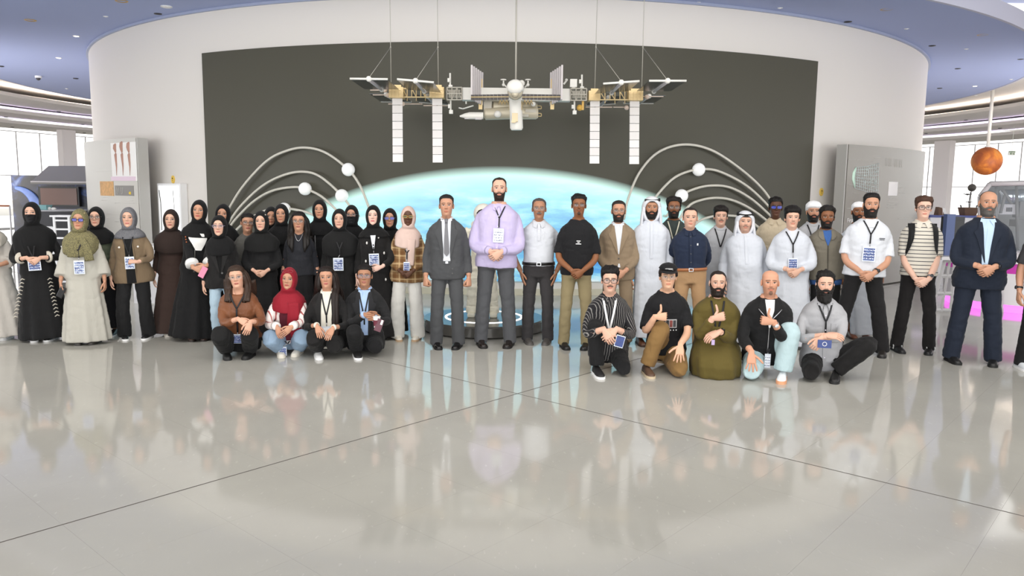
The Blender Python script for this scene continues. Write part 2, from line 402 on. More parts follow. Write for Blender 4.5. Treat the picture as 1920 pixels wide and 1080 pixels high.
t = thing('security_camera', 'white dome security camera under the blue ceiling at far left', 'camera', floor_at(72, 143, ZC - 0.05))
g = Geo(); g.disc((0, 0, -0.05), .09, .06, 24); obj('housing', sharp(obj('x', g, M_plastic)).data, None, t); bpy.data.objects.remove(bpy.data.objects['x'])
g = Geo(); g.ball((0, -0.01, -0.06), .06, 16, 10); obj('dome', g, M_dark, t)
# ------------------------------------------------------------------ exhibits
def pbox(g, x0, y0, x1, y1, Y, dep, o=(0, 0, 0)):
    p, q = at(x0, (y0 + y1) / 2, Y), at(x1, (y0 + y1) / 2, Y); t, bt = at((x0 + x1) / 2, y0, Y), at((x0 + x1) / 2, y1, Y)
    g.box(np.array([(p[0] + q[0]) / 2, Y + dep / 2, (t[2] + bt[2]) / 2]) - np.asarray(o), (abs(q[0] - p[0]), dep, abs(t[2] - bt[2])))

# ---- orbit arcs on the mural
M_tube = mat('arc_tube', '#d9d5c9', 0.35)
M_ball = mat('arc_ball', '#fdfdfb', 0.35, emit=0.25, ecol='#ffffff')
def catmull(P, n=60):
    P = np.asarray(P, float); P = np.vstack([2 * P[0] - P[1], P, 2 * P[-1] - P[-2]]); out = []
    m = len(P) - 3
    for t in np.linspace(0, m - 1e-6, n):
        i = int(t); f = t - i; p0, p1, p2, p3 = P[i:i + 4]
        out.append(0.5 * ((2 * p1) + (-p0 + p2) * f + (2 * p0 - 5 * p1 + 4 * p2 - p3) * f * f + (-p0 + 3 * p1 - 3 * p2 + p3) * f ** 3))
    return np.array(out)
ARCS = [
 ([(424, 400), (455, 350), (500, 302), (540, 282), (575, 277), (612, 287), (653, 318), (676, 350), (694, 395)], (653, 318), 'outermost white orbit arc at the left of the mural, ball near its top right'),
 ([(424, 425), (450, 388), (490, 350), (530, 329), (567, 322), (600, 331), (641, 367), (668, 405)], (641, 367), 'second white orbit arc at the left of the mural, ball over the Earth limb'),
 ([(424, 438), (440, 413), (475, 378), (510, 358), (548, 351), (572, 354), (605, 370), (645, 408)], (572, 354), 'third white orbit arc at the left of the mural, ball at its crest'),
 ([(426, 450), (455, 420), (490, 398), (520, 391), (548, 392), (585, 402), (620, 428)], (533, 392), 'lowest white orbit arc at the left, mostly behind the heads'),
 ([(1170, 410), (1178, 372), (1200, 322), (1235, 285), (1283, 271), (1335, 282), (1390, 318), (1432, 357), (1460, 400)], None, 'outermost white orbit arc at the right of the mural, without a ball in view'),
 ([(1215, 395), (1232, 366), (1262, 335), (1292, 321), (1320, 317), (1350, 322), (1395, 345), (1430, 375), (1462, 412)], (1310, 318), 'second white orbit arc at the right of the mural, ball at its crest'),
 ([(1250, 405), (1278, 368), (1300, 355), (1333, 348), (1370, 352), (1410, 374), (1447, 407), (1465, 425)], (1278, 367), 'third white orbit arc at the right of the mural, ball at its left end'),
 ([(1262, 430), (1290, 388), (1315, 375), (1345, 371), (1375, 376), (1410, 393), (1445, 420), (1465, 440)], None, 'fourth white orbit arc at the right of the mural, passing the navy-shirted man'),
 ([(1290, 435), (1310, 415), (1335, 406), (1365, 404), (1400, 411), (1440, 440)], None, 'lowest white orbit arc at the right, behind the boy with the thin lanyard')]
for pts, bp, lab in ARCS:
    P3 = np.array([on_drum(x, y, DR + 0.16) for x, y in pts]); c0 = P3[0].copy()
    path = catmull(P3, 56)
    # both ends turn back into the wall
    def inw(p): d = np.append(p[:2] - DC, 0); return p - d / np.linalg.norm(d) * 0.16
    path = np.vstack([inw(path[0]) , path, inw(path[-1])])
    t = thing('orbit_arc', lab, 'wall arc', c0, 0, 'orbit arcs on the mural')
    g = Geo(); g.sweep(path - c0, 0.022, n=8); obj('tube', g, M_tube, t)
    if bp:
        g = Geo(); g.ball(on_drum(bp[0], bp[1], DR + 0.16) - c0, 0.112, 20, 14); obj('ball', g, M_ball, t)

# ---- space station model hanging in front of the mural
YS = 11.3
M_sw = mat('station_white', '#efede6', 0.45); M_sg = mat('station_grey', '#b3aea2', 0.45, metal=0.2)
M_sgold = mat('station_gold', '#d9c08f', 0.4, metal=0.3); M_spv = mat('station_pv', '#3b4246', 0.18, metal=0.3, var=0.3, bscale=6)
M_sbr = mat('station_brown_cells', '#1d110e', 0.35); M_spale = mat('station_radiator', '#f1edeb', 0.5); M_line = mat('station_seam', '#77706c', 0.6)
M_sbeige = mat('station_beige', '#cfc6b0', 0.4, metal=0.15); M_lav = mat('station_lavender', '#c9c3c4', 0.5); M_wire = mat('hanging_wire', '#b9b5ab', 0.4)
S0 = at(967, 175, YS)
st = thing('space_station_model', 'large white space station model hanging on wires before the mural', 'model', S0)
def sp(x, y, dy=0.0): return at(x, y, YS + dy) - S0
mpp = np.linalg.norm(at(1000, 175, YS) - at(960, 175, YS)) / 40
def sbox(g, x0, y0, x1, y1, dy=0.0, dep=0.15): pbox(g, x0, y0, x1, y1, YS + dy - dep / 2, dep, S0)
# truss beam
g = Geo(); sbox(g, 866, 165, 1070, 188, 0.05, 0.2); obj('spar', g, M_sw, st, smooth=False)
g = Geo()
for x0, x1, yt, yb in ((838, 866, 164, 187), (1070, 1100, 166, 188)):
    for dy in (-0.08, 0.1):
        for yy in (yt, yb, (yt + yb) / 2): g.tube(sp(x0, yy, dy), sp(x1, yy, dy), .010, 6)
        nn = 3
        for k in range(nn):
            xa, xb = x0 + (x1 - x0) * k / nn, x0 + (x1 - x0) * (k + 1) / nn
            g.tube(sp(xa, yt, dy), sp(xa, yb, dy), .009, 6); g.tube(sp(xa, yb if k % 2 else yt, dy), sp(xb, yt if k % 2 else yb, dy), .007, 6)
        g.tube(sp(x1, yt, dy), sp(x1, yb, dy), .009, 6)
    sbox(g, x0 + 3, yt + 4, x1 - 3, yb - 4, 0.02, 0.05)
obj('end_lattice', g, M_sg, st, smooth=False, kind='stuff')
g = Geo()
for x0, x1, yt, yb in ((755, 806, 166, 182), (1125, 1181, 171, 187)):
    for dy in (-0.07, 0.09):
        for yy in (yt, yb): g.tube(sp(x0, yy, dy), sp(x1, yy, dy), .010, 6)
        for k in range(6):
            xa, xb = x0 + (x1 - x0) * k / 6, x0 + (x1 - x0) * (k + 1) / 6
            g.tube(sp(xa, yt, dy), sp(xa, yb, dy), .008, 6)
            if k % 2 == 0: g.tube(sp(xa, yt, dy), sp(xb, yb, dy), .007, 6)
    for k in range(3): xx = x0 + (x1 - x0) * (k + .5) / 3; g.tube(sp(xx, yb), sp(xx, yb + 7), .006, 6)
obj('lattice', g, M_sgold, st, smooth=False, kind='stuff')
for x0, x1, yt, yb in ((729, 756, 163, 183), (805, 832, 163, 183), (1104, 1126, 170, 188), (1179, 1206, 170, 188)):
    g = Geo(); sbox(g, x0, yt, x1, yb, 0, 0.24); sbox(g, x0 + 4, yt - 4, x1 - 4, yt, 0.02, 0.16)
    for k in range(4): xx = x0 + (x1 - x0) * (k + .5) / 4; sbox(g, xx - 1, yt + 1, xx + 1, yb - 1, -0.12, 0.03)
    for k in (0, 1): sbox(g, x0 + 1, yt + 5 + 7 * k, x1 - 1, yt + 6 + 7 * k, -0.12, 0.025)
    obj('truss_block', g, M_sgold, st, smooth=False)
# solar wings: level strips reaching towards the viewer and to the back
def wing(xc, yb, halfpx, tilt, near=True):
    g = Geo(); dz = 0.0; Yn = YS - 1.15
    a, bq = at(xc - halfpx, yb - tilt, Yn) - S0, at(xc + halfpx, yb + tilt, Yn) - S0
    if not near:
        a = a + [0, 1.35, -.02]; bq = bq + [0, 1.35, -.02]
    off = np.array([0, 0.98, 0]); mid = (a + bq) / 2
    pan = Geo()
    for p, q in ((a, mid + (a - mid) * .12), (mid + (bq - mid) * .12, bq)):
        pan.hexa([p - [0, 0, .006], q - [0, 0, .006], q + off - [0, 0, .006], p + off - [0, 0, .006]], [p, q, q + off, p + off])
    o = obj('solar_panel', pan, M_spv, st, smooth=False)
    e = Geo(); 
    yy = 0 if near else 0.98
    e.tube(a + [0, yy, 0], bq + [0, yy, 0], .014, 8); obj('end_bar', e, M_sw, o)
    m = Geo(); m.sweep([mid + [0, 0, -.012], mid + off + [0, 0, -.012]], [.02, .02], n=8, ref=(0, 0, 1)); obj('boom', m, M_lav, o)
    m = Geo(); m.ball(mid + [0, yy, 0], .037, 14, 10); m.ball(mid + [0, .98 - yy, -0.01], .034, 14, 10); obj('hub', m, M_sw, o)
for xc, yb, h, tl in ((691.5, 148, 35.5, .5), (779, 151.5, 34.5, 3), (1165, 154.5, 34, -2.5), (1252, 151.5, 35, 0)):
    wing(xc, yb, h, tl); wing(xc, yb, h, tl, False)
# hanging white radiators, eight folded panels each
for x0, x1, yt, yb in ((735.5, 754.5, 182, 304.5), (810.5, 829, 183, 305.5), (1106.5, 1124.5, 186, 307.5), (1181, 1199, 186, 308.5)):
    g = Geo(); g.tube(sp((x0 + x1) / 2, yt - 2, .03), sp((x0 + x1) / 2, yb - 3, .03), .012, 8); sbox(g, x0 + 2, yt, x1 - 2, yt + 2, 0.0, .05)
    r = obj('radiator', g, M_line, st, smooth=False); n = 8
    xb0 = x0 + (1.2 if x0 < 960 else -1.6)
    for k in range(n):
        ya, ybb = yt + (yb - yt) * k / n, yt + (yb - yt) * (k + 1) / n - .9
        sh = (0.9 * k / n) * (1 if x0 < 960 else -1); z = 0.012 * (1 if k % 2 else -1)
        g = Geo()
        A, B, C_, D = sp(x0 + sh, ya, z), sp(x1 + sh, ya, z), sp(x1 + sh, ybb, -z), sp(x0 + sh, ybb, -z); t = np.array([0, .014, 0])
        g.hexa([A, B, C_, D], [A + t, B + t, C_ + t, D + t]); q0, q1 = sp(x0 + 3 + sh, ybb - 1.2, -z - .006), sp(x1 - 3 + sh, ybb - .3, -z - .006)
        obj('radiator_panel', g, M_spale, r, smooth=False)
# accordion radiators beside the core
for sgn in (-1, 1):
    o = Geo()
    cx = 967.5 + (2 if sgn > 0 else 0)
    r = None
    for k in range(6):
        xx = cx + sgn * (79 - 3.1 * k); dyk = -0.55 + 0.13 * k
        g = Geo(); g.box((sp(xx, 170)[0], dyk, sp(xx, 172)[2] + .05), (3.2 * mpp, .12, .46)); p = obj('core_radiator', g, M_lav, st, smooth=False)
    g = Geo(); xa, xb = sorted((cx + sgn * 70, cx + sgn * 63)); sbox(g, xa, 148, xb, 205, 0.05, .06); obj('radiator_mast', g, M_sgold, st, smooth=False)
# brown twin solar strips
for sgn in (-1, 1):
    xa, xb = (883, 954) if sgn < 0 else (979, 1051)
    for row in (0, 1):
        g = Geo()
        n = 10
        for k in range(n):
            u0, u1 = xa + (xb - xa) * k / n + .12, xa + (xb - xa) * (k + 1) / n - .12
            yy = 176.2 + row * 5.6 + (k / n if sgn > 0 else (1 - k / n)) * 1.4
            sbox(g, u0, yy, u1, yy + 5, -0.80, .012)
        obj('cell_strip', g, M_sbr, st, smooth=False)
    g = Geo(); g.tube(sp(xa, 182.0, -.8), sp(xb, 181.6, -.8), .009, 6); obj('strip_spine', g, M_sgold, st)
# modules
def cyl(name, pts, rad, m, n=20):
    g = Geo(); g.sweep([sp(*p) for p in pts], rad, n=n, ref=(0.2, 0.1, .97)); o = obj(name, g, m, st); sharp(o, 35); return o
cyl('core_module', [(967, 163, -.75), (967, 165, -.6), (967, 166, -.55), (967.5, 170, .5)], [.03, .095, .115, .115], M_sw)
cyl('core_neck', [(966, 176, -.62), (967, 179, .35)], [.10, .10], M_sw)
g = Geo(); g.ball(sp(966, 163, -.7), (.115, .09, .1), 20, 12); obj('docking_dome', g, M_sw, st)
g = Geo(); g.sweep([sp(966, 173, -.66), sp(966, 173, -.70)], [.105, .09], n=20, ref=(0, 0, 1)); g.disc(sp(966, 176, -.74), .045, .05, 14, axis=1); obj('docking_ring', g, M_sbeige, st)
cyl('upright_module', [(966, 186, -.3), (966.5, 206, -.3), (967.5, 210, -.3), (968.5, 240, -.3), (968.5, 244, -.3)], [.085, .085, .09, .092, .075], M_sw)
g = Geo(); sbox(g, 960, 212, 971, 228, -.42, .05); sbox(g, 959, 226, 967, 230, -.43, .05); obj('upright_module_hatch', g, mat('station_cream', '#e6d3ad', .5), st, smooth=False)
cyl('long_module', [(907, 214, .1), (910, 214, .1), (955, 212, .1), (1005, 212, .1), (1009, 212, .1)], [.05, .085, .09, .09, .07], M_sbeige)
cyl('upper_module', [(922, 201, .18), (926, 201, .18), (957, 201, .18)], [.05, .09, .09], M_sbeige)
cyl('upper_module_right', [(980, 200, .18), (1002, 201, .18), (1008, 201, .18)], [.07, .07, .05], M_sbeige).name = 'upper_module.001'
g = Geo(); g.ball(sp(933, 214, -.02), (.055, .05, .05), 14, 10); g.ball(sp(1000, 195, -.02), .035, 12, 8); obj('side_hatch', g, M_sw, st)
g = Geo(); [(g := Geo(), sbox(g, *q_), obj('equipment_box', g, M_sg, st, smooth=False)) for q_ in ((907, 188, 922, 208, .12, .1), (980, 214, 991, 219, -.02, .04), (985, 205, 1005, 211, .05, .1))]
g = Geo()
for x in (938, 944, 950, 984, 990, 996): g.tube(sp(x - 3, 196, -.05), sp(x, 187, -.05), .006, 6); g.tube(sp(x, 187, -.05), sp(x + 3, 196, -.05), .006, 6)
for y in (201, 215): 
    g.tube(sp(1008, y - 3, .1), sp(1015, y - 2, .1), .007, 6); g.tube(sp(1008, y + 3, .1), sp(1015, y + 3, .1), .007, 6); g.tube(sp(1015, y - 2, .1), sp(1015, y + 3, .1), .007, 6)
g.tube(sp(956, 190, -.3), sp(955, 206, -.3), .007, 6); g.tube(sp(979, 190, -.3), sp(978, 206, -.3), .007, 6)
obj('strut_lattice', g, M_sgold, st, kind='stuff')
cyl('supply_craft', [(862, 218, -.1), (872, 217, -.1), (880, 217, -.1), (906, 217, -.1)], [.01, .035, .05, .05], M_sw)
g = Geo(); sbox(g, 880, 213, 904, 216, -.12, .05); sbox(g, 871, 219, 880, 223, -.1, .04); sbox(g, 891, 220, 903, 224, -.12, .05); obj('craft_panel', g, M_lav, st, smooth=False)
for xs, xb in ((944, 951), (990, 984)):
    g = Geo(); g.tube(sp(xb, 164), sp(xs, 158), .011, 6); g.tube(sp(xs, 158), sp(xs, 151), .011, 6); g.disc(sp(xs, 150.5), .042, .014, 16); g.ball(sp(xs, 159), .024, 8, 6); obj('antenna_dish', g, M_sw, st)
g = Geo(); g.disc(sp(978, 156, -.1), .045, .03, 18, axis=1); g.tube(sp(978, 157, -.08), sp(974, 164), .01, 6); g.tube(sp(957, 160), sp(954, 166), .009, 6); g.tube(sp(957, 160), sp(962, 159), .009, 6); obj('round_antenna', g, M_sw, st)
# outboard instruments
g = Geo(); sbox(g, 1069, 148, 1082, 163, -.05, .1); sbox(g, 1072, 162, 1079, 167, -.05, .06); g.tube(sp(1057, 158), sp(1063, 150), .014, 6); g.ball(sp(1062, 150), .022, 8, 6); obj('instrument_box', g, M_sw, st, smooth=False)
for xs, y0, y1 in ((1091, 140, 166), (844, 137, 164), (845, 187, 212), (1077, 188, 213)):
    g = Geo(); g.tube(sp(xs, y0), sp(xs, y1), .013, 6); sbox(g, xs - 5, (y0 + y1) / 2 - 4, xs - 1, (y0 + y1) / 2 + 3, -.02, .06); sbox(g, xs - 3, min(y0, y1) + (19 if y0 > 180 else 22), xs + 4, min(y0, y1) + 26, 0, .06); obj('instrument_mast', g, M_sw, st, smooth=False)
g = Geo(); g.ball(sp(1087, 202), .045, 12, 8); sbox(g, 1091, 188, 1095, 206, 0, .05); obj('gold_instrument', g, mat('station_amber', '#d8ab4e', .4), st, smooth=False)
g = Geo(); g.tube(sp(860, 202), sp(868, 204), .01, 6); g.tube(sp(868, 204), sp(888, 198), .01, 6); g.tube(sp(874, 190), sp(874, 195), .012, 6); obj('robot_arm', g, M_sw, st)
g = Geo()
for xa, xb, y in ((694, 726, 169), (699, 730, 178), (728, 792, 195), (794, 843, 198), (1098, 1148, 201), (1150, 1176, 201), (1206, 1244, 181)): g.tube(sp(xa, y, .1), sp(xb, y, .1), .008, 6)
for x, y in ((722, 169), (728, 179), (755, 195), (1175, 202), (1213, 182), (800, 170)): g.ball(sp(x, y, .05), .035, 12, 8)
obj('antenna_rods', g, mat('station_rose', '#d9c5b6', .5), st, kind='stuff')
# hanging wires up to the ceiling
def up(px0, py0, px1, py1): return sp(px0, py0), sp(px1, py1)
for n, (x0, x1, y1) in enumerate(((731, 733.5, 164), (820, 822, 164), (1120, 1115, 171), (1208, 1203, 171))):
    a, bq = sp(x0, 0), sp(x1, y1); d = (a - bq); top = bq + d * ((ZC - .04 - S0[2] - bq[2]) / d[2])
    g = Geo(); g.tube(bq, top, .0055, 6); fx, fy = ((691, 147), (779, 151), (1166, 154), (1252, 151))[n]
    f = (0 + 88) / y1; mid = a + (bq - a) * f; tgt = at(fx, fy, YS - 1.15) - S0
    g.tube(mid, tgt, .0035, 6); g.ball(mid, .012, 8, 6); obj('hanging_wire', g, M_wire, st)
g = Geo(); bq = sp(967, 160); top = np.array([sp(968, 0)[0], 0, ZC - .04 - S0[2]]); g.tube(bq, top, .013, 8); obj('hanging_rod', g, M_wire, st)

# ---- round platform with light ring, and the spacesuit on it
PC = np.array([-0.36, 9.77, 0])
t = thing('round_platform', 'low round grey platform with a glowing white ring under the spacesuit', 'platform', PC)
g = Geo(); a = np.linspace(0, 2 * PI, 72, endpoint=False); C_ = lambda r, z: np.c_[r * np.cos(a), r * np.sin(a), np.full(72, z)]
g.loft([C_(.75, 0), C_(.79, .02), C_(.79, .13), C_(.77, .15), C_(.5, .15), C_(.001, .15)])
o = obj('plinth', g, mat('platform_grey', '#55534f', 0.16), t); sharp(o, 30)
g = Geo(); g.loft([C_(.505, .1495), C_(.505, .156), C_(.478, .156), C_(.478, .1495)], caps=False); obj('light_ring', g, mat('ring_light', '#ffffff', .5, emit=2.2), t, smooth=False)

# ---- curved information panels left and right of the mural
PR = DR + 0.5; M_pan = mat('panel_pale', '#c6c3bc', 0.3); M_pan2 = mat('panel_edge', '#bcbab5', 0.4)
ZP = 2.70
def pang(px, py): return ang_of(on_drum(px, py, PR))
def info_panel(name, lab, aL, aR, edge_right):
    t = thing(name, lab, 'display panel', (*(DC + PR * np.array([math.sin((aL + aR) / 2), -math.cos((aL + aR) / 2)])), 0))
    loc = np.array(t.location)
    g = arc_wall(PR, DC, aL, aR, 0.02, ZP, 40, thick=0.2); g.v[0] -= loc; o = obj('board', g, M_pan, t); sharp(o, 30)
    return t, loc
def patch_on(t, loc, px0, py0, px1, py1, m, name='print', off=.006, par=None, n=8, quad=None):
    """a thin flat print lying on the curved board, corners found on its surface"""
    A = [on_drum(px0 + (px1 - px0) * i / n, py0, PR + off) for i in range(n + 1)]; B = [on_drum(px0 + (px1 - px0) * i / n, py1, PR + off) for i in range(n + 1)]
    zt, zbm = np.mean([p[2] for p in A]), np.mean([p[2] for p in B]); g = Geo(); rings = []
    for i in range(n + 1):
        p = A[i].copy(); d = np.append((p[:2] - DC) / np.linalg.norm(p[:2] - DC), 0)
        T, Bm = np.array([p[0], p[1], zt]), np.array([p[0], p[1], zbm])
        rings.append([T - loc, Bm - loc, Bm - d * off * 1.5 - loc, T - d * off * 1.5 - loc])
    g.loft(rings); o = obj(name, g, m, par or t, smooth=False); return o
def seg_print(t, loc, pts, wpx, m, name='print', off=.012):
    g = Geo()
    for (x0, y0), (x1, y1) in zip(pts[:-1], pts[1:]):
        g.tube(on_drum(x0, y0, PR + off) - loc, on_drum(x1, y1, PR + off) - loc, wpx * .0052, 6)
    return obj(name, g, m, t)
M_pw = mat('print_white', '#fbf9f6', 0.5); M_pt = mat('print_text', '#e9e7e3', 0.5); M_ph = mat('print_photo', '#c9b9a4', .5, var=.35, bscale=9)
M_rk = mat('print_brown', '#b98d7c', .6); M_rk2 = mat('print_pale_brown', '#dcbcae', .6); M_pink = mat('print_pink', '#ead3e2', .5)
aR = pang(256, 300); aL = pang(159, 300)
t, loc = info_panel('information_panel', 'tall curved grey information panel with brown figures on white, left of the mural', aL, aR, True)
# slightly leaning end edge strip
g = Geo(); 
e = np.array([DC[0] + (PR - .10) * math.sin(aR + .004), DC[1] - (PR - .10) * math.cos(aR + .004), 0]); d2 = np.array([math.sin(aR), -math.cos(aR), 0])
R = np.array([[d2[1] * -1, d2[0], 0], [d2[0], d2[1], 0], [0, 0, 1]]).T
R = np.column_stack([np.array([-d2[1], d2[0], 0]), d2, [0, 0, 1]])
g.box(e + [0, 0, ZP / 2] - loc, (.03, .21, ZP), R); obj('end_edge', g, M_pan2, t, smooth=False)
pw = patch_on(t, loc, 207, 267, 254, 339, M_pw, 'poster')
for x, y0, y1, rr in ((216, 275, 283, 3.0), (228, 271, 283, 3.4), (241, 272, 283, 3.3)):
    g = Geo()
    P = lambda x, y, o=.016: on_drum(x, y, PR + o) - loc
    g.sweep([P(x, y0 - 6), P(x, y0 - 3), P(x, y0 + 4), P(x + .3, y1 - 2), P(x + .5, y1 + 4)], [.008, .040, .046, .034, .004], [.004] * 5, n=10); obj('figure_head', g, M_rk, pw)
    g = Geo(); g.sweep([P(x + .7, y1 + 4), P(x + 1, y1 + 7), P(x + 1.6, y1 + 18), P(x + 2.4, y1 + 30), P(x + 2.6, y1 + 46)], [.008, .032, .022, .012, .003], [.004] * 5, n=8); obj('figure_body', g, M_rk, pw)
patch_on(t, loc, 208, 331, 254, 339, M_pink, 'poster_foot', .010, pw)
patch_on(t, loc, 215, 348, 250, 367, mat('print_panel_grey', '#8d8a86', .5), 'picture_strip')
for x in (220, 228.5): seg_print(t, loc, [(x - 1.5, 351), (x - 1, 362), (x, 364), (x + 1, 362), (x + 1.5, 351)], .45, M_pt)
g = Geo(); g.ball(on_drum(244, 362, PR + .012) - loc, (.028, .008, .03), 12, 8); obj('flame', g, mat('print_flame', '#f2cf3a', .5), t)
patch_on(t, loc, 187, 340, 212, 367, mat('print_fire', '#d9a566', .5, var=.45, bscale=14), 'picture')
for y, x0, x1 in ((371, 192, 250), (376, 190, 250), (381, 215, 250), (402, 200, 240), (408, 200, 245), (416, 216, 240)): seg_print(t, loc, [(x0, y - (x0 - 250) * -.01), (x1, y)], .5, M_pt, 'text_line')
seg_print(t, loc, [(178, 322), (212, 320)], .3, M_pt, 'rule_line')
M_pan = mat('panel_grey', '#96928a', 0.22); aL = pang(1590, 300); aR = pang(1734, 300)
t, loc = info_panel('information_panel', 'tall curved grey information panel with a pale mesh diagram, right of the mural', aL, aR, False)
d2 = np.array([math.sin(aL), -math.cos(aL), 0]); e = np.array([DC[0] + (PR - .10) * math.sin(aL - .004), DC[1] - (PR - .10) * math.cos(aL - .004), 0])
R = np.column_stack([np.array([-d2[1], d2[0], 0]), d2, [0, 0, 1]]); g = Geo(); g.box(e + [0, 0, ZP / 2] - loc, (.03, .21, ZP), R); obj('end_edge', g, M_pan2, t, smooth=False)
# funnel-shaped mesh diagram: rim lines, grid and dots, flat on the board
def pp(x, y, o=.012): return on_drum(x, y, PR + o) - loc
g = Geo()
cornersT = [(1607, 312), (1615, 311), (1632, 310), (1650, 306)]; cornersB = [(1604, 353), (1615, 356), (1632, 361), (1646, 365)]
fan = [(i / 11) for i in range(12)]
def quadp(u, v): xt = 1606 + 42 * u; yt = 313 - 7 * u ** 2; xb = 1603 + 43 * u; yb = 353 + 13 * u; return xt + (xb - xt) * v, yt + (yb - yt) * v
for i in range(12): g.sweep([pp(*quadp(fan[i], v)) for v in np.linspace(0, 1, 6)], .0035, n=4)
for v in np.linspace(0, 1, 9): g.sweep([pp(*quadp(u, v)) for u in np.linspace(0, 1, 8)], .0035, n=4)
rr = np.random.default_rng(3)
for k in range(70): u, v = rr.random(2); g.ball(pp(*quadp(u, v), .014), rr.uniform(.004, .010), 6, 4)
obj('mesh_diagram', g, mat('print_pale_cyan', '#dfeceb', .5), t, kind='stuff')
g = Geo(); g.sweep([pp(1605, 314), pp(1601, 325), pp(1600, 335), pp(1603, 352)], [.012, .03, .03, .012], [.004] * 4, n=8); obj('diagram_glow', g, mat('print_mint', '#d3f3df', .5), t)
patch_on(t, loc, 1667, 341, 1684, 367, M_pw, 'poster')
for x0, x1, y in ((1592, 1606, 299), (1607, 1615, 300), (1627, 1638, 303), (1640, 1651, 296), (1592, 1602, 347), (1600, 1611, 362), (1602, 1616, 376), (1600, 1608, 386), (1588, 1608, 391),
                  (1667, 1683, 372), (1667, 1681, 376), (1665, 1683, 380), (1664, 1684, 384), (1664, 1676, 389), (1688, 1697, 352), (1688, 1697, 362), (1686, 1720, 410)):
    seg_print(t, loc, [(x0, y), (x1, y)], .4, M_pt, 'text_line')

def text_obj(name, s, loc, size, rotz, m, parent=None, rx=PI / 2, align='LEFT', extr=.002):
    cu = bpy.data.curves.new(name, 'FONT'); cu.body = s; cu.size = size; cu.extrude = extr; cu.align_x = align
    c = bpy.data.objects.new(name, cu); COL.objects.link(c)
    me = bpy.data.meshes.new_from_object(c.evaluated_get(bpy.context.evaluated_depsgraph_get())); bpy.data.objects.remove(c)
    o = obj(name, me, m, parent, smooth=False); o.rotation_euler = (rx, 0, rotz); o.location = loc
    return o
P = on_drum(1588, 417, PR + .012); an = ang_of(P)
text_obj('heading', 'First light', P - loc, .115, an + .06, M_pw, t)
for x in (1662, 1667, 1671, 1678, 1682, 1687, 1691): seg_print(t, loc, [(x, 296 + (x - 1660) * .12), (x - .4, 311 + (x - 1660) * .1)], .45, mat('print_ghost', '#b3afa6', .4), 'faint_stroke')

# small items on the drum wall
def on_wall_box(name, px0, py0, px1, py1, dep, m, lab, cat, group=None):
    c = on_drum((px0 + px1) / 2, (py0 + py1) / 2, DR + dep / 2); an = ang_of(c)
    wv = np.linalg.norm((on_drum(px1, (py0 + py1) / 2) - on_drum(px0, (py0 + py1) / 2))[:2]); hv = abs(on_drum((px0 + px1) / 2, py0)[2] - on_drum((px0 + px1) / 2, py1)[2])
    t = thing(name, lab, cat, c, an, group); g = Geo(); g.box((0, 0, 0), (wv, dep, hv)); obj('housing', g, m, t, smooth=False)
    return t, wv, hv
M_yel = mat('sign_yellow', '#efc95c', .5); M_blk = mat('sign_ink', '#4a3a22', .5)
for (x, y, side) in ((324.5, 336.5, 'left'), (1540, 360, 'right')):
    c = on_drum(x, y, DR + .01); t = thing('number_sign', 'small oval yellow sign with a dark mark on the wall, %s of the mural' % side, 'sign', c, ang_of(c))
    g = Geo(); aa2 = np.linspace(0, 2 * PI, 24, endpoint=False); g.loft([np.c_[.048 * np.cos(aa2), np.full(24, y_), .075 * np.sin(aa2)] for y_ in (.012, -.012)]); obj('plate', g, M_yel, t, smooth=False)
    g = Geo(); g.sweep([(-.018, -.013, .02), (.004, -.013, .032), (.012, -.013, .02), (0, -.013, .005)], .006, n=6); g.ball((0, -.013, -.02), (.008, .003, .008), 8, 6); obj('mark', g, M_blk, t)
t, wv, hv = on_wall_box('display_box', 304, 345, 346, 470, .14, mat('display_white', '#f6f6f6', .3), 'white framed wall display with a black curve, right of the left panel', 'display')
g = Geo(); g.box((0, -.075, 0), (wv * .86, .01, hv * .93)); obj('screen', g, mat('screen_white', '#ffffff', .2, emit=.5), t, smooth=False)
g = Geo(); g.sweep([(-wv * .40, -.083, hv * .4), (-wv * .35, -.083, hv * .2), (-wv * .36, -.083, -hv * .2)], .012, .003, n=6); g.sweep([(wv * .2, -.083, hv * .4), (wv * .24, -.083, 0), (wv * .1, -.083, -hv * .25)], .004, .003, n=6); obj('black_curve', g, mat('ink', '#2b2a26', .4), t)
g = Geo(); g.sweep([(wv * .05, -.083, -hv * .3), (wv * .22, -.083, -hv * .18), (wv * .34, -.083, -hv * .02)], [.035, .03, .008], .003, n=8); obj('blue_swoosh', g, mat('ink_blue', '#3f7fb5', .4), t)

# white marble-topped plinth behind the women at left
M_marb = mat('plinth_white', '#e4e4e8', .3, var=.08, bscale=5)
P = floor_at(290, 568); t = thing('display_plinth', 'white marbled display plinth between the brown jacket and the brown abaya', 'plinth', P)
g = Geo(); g.box((.02, .2, .42), (.62, .5, .84)); obj('body', g, M_marb, t, smooth=False)
g = Geo(); g.box((.02, .2, .86), (.68, .56, .05)); obj('top_slab', g, M_pw, t, smooth=False)

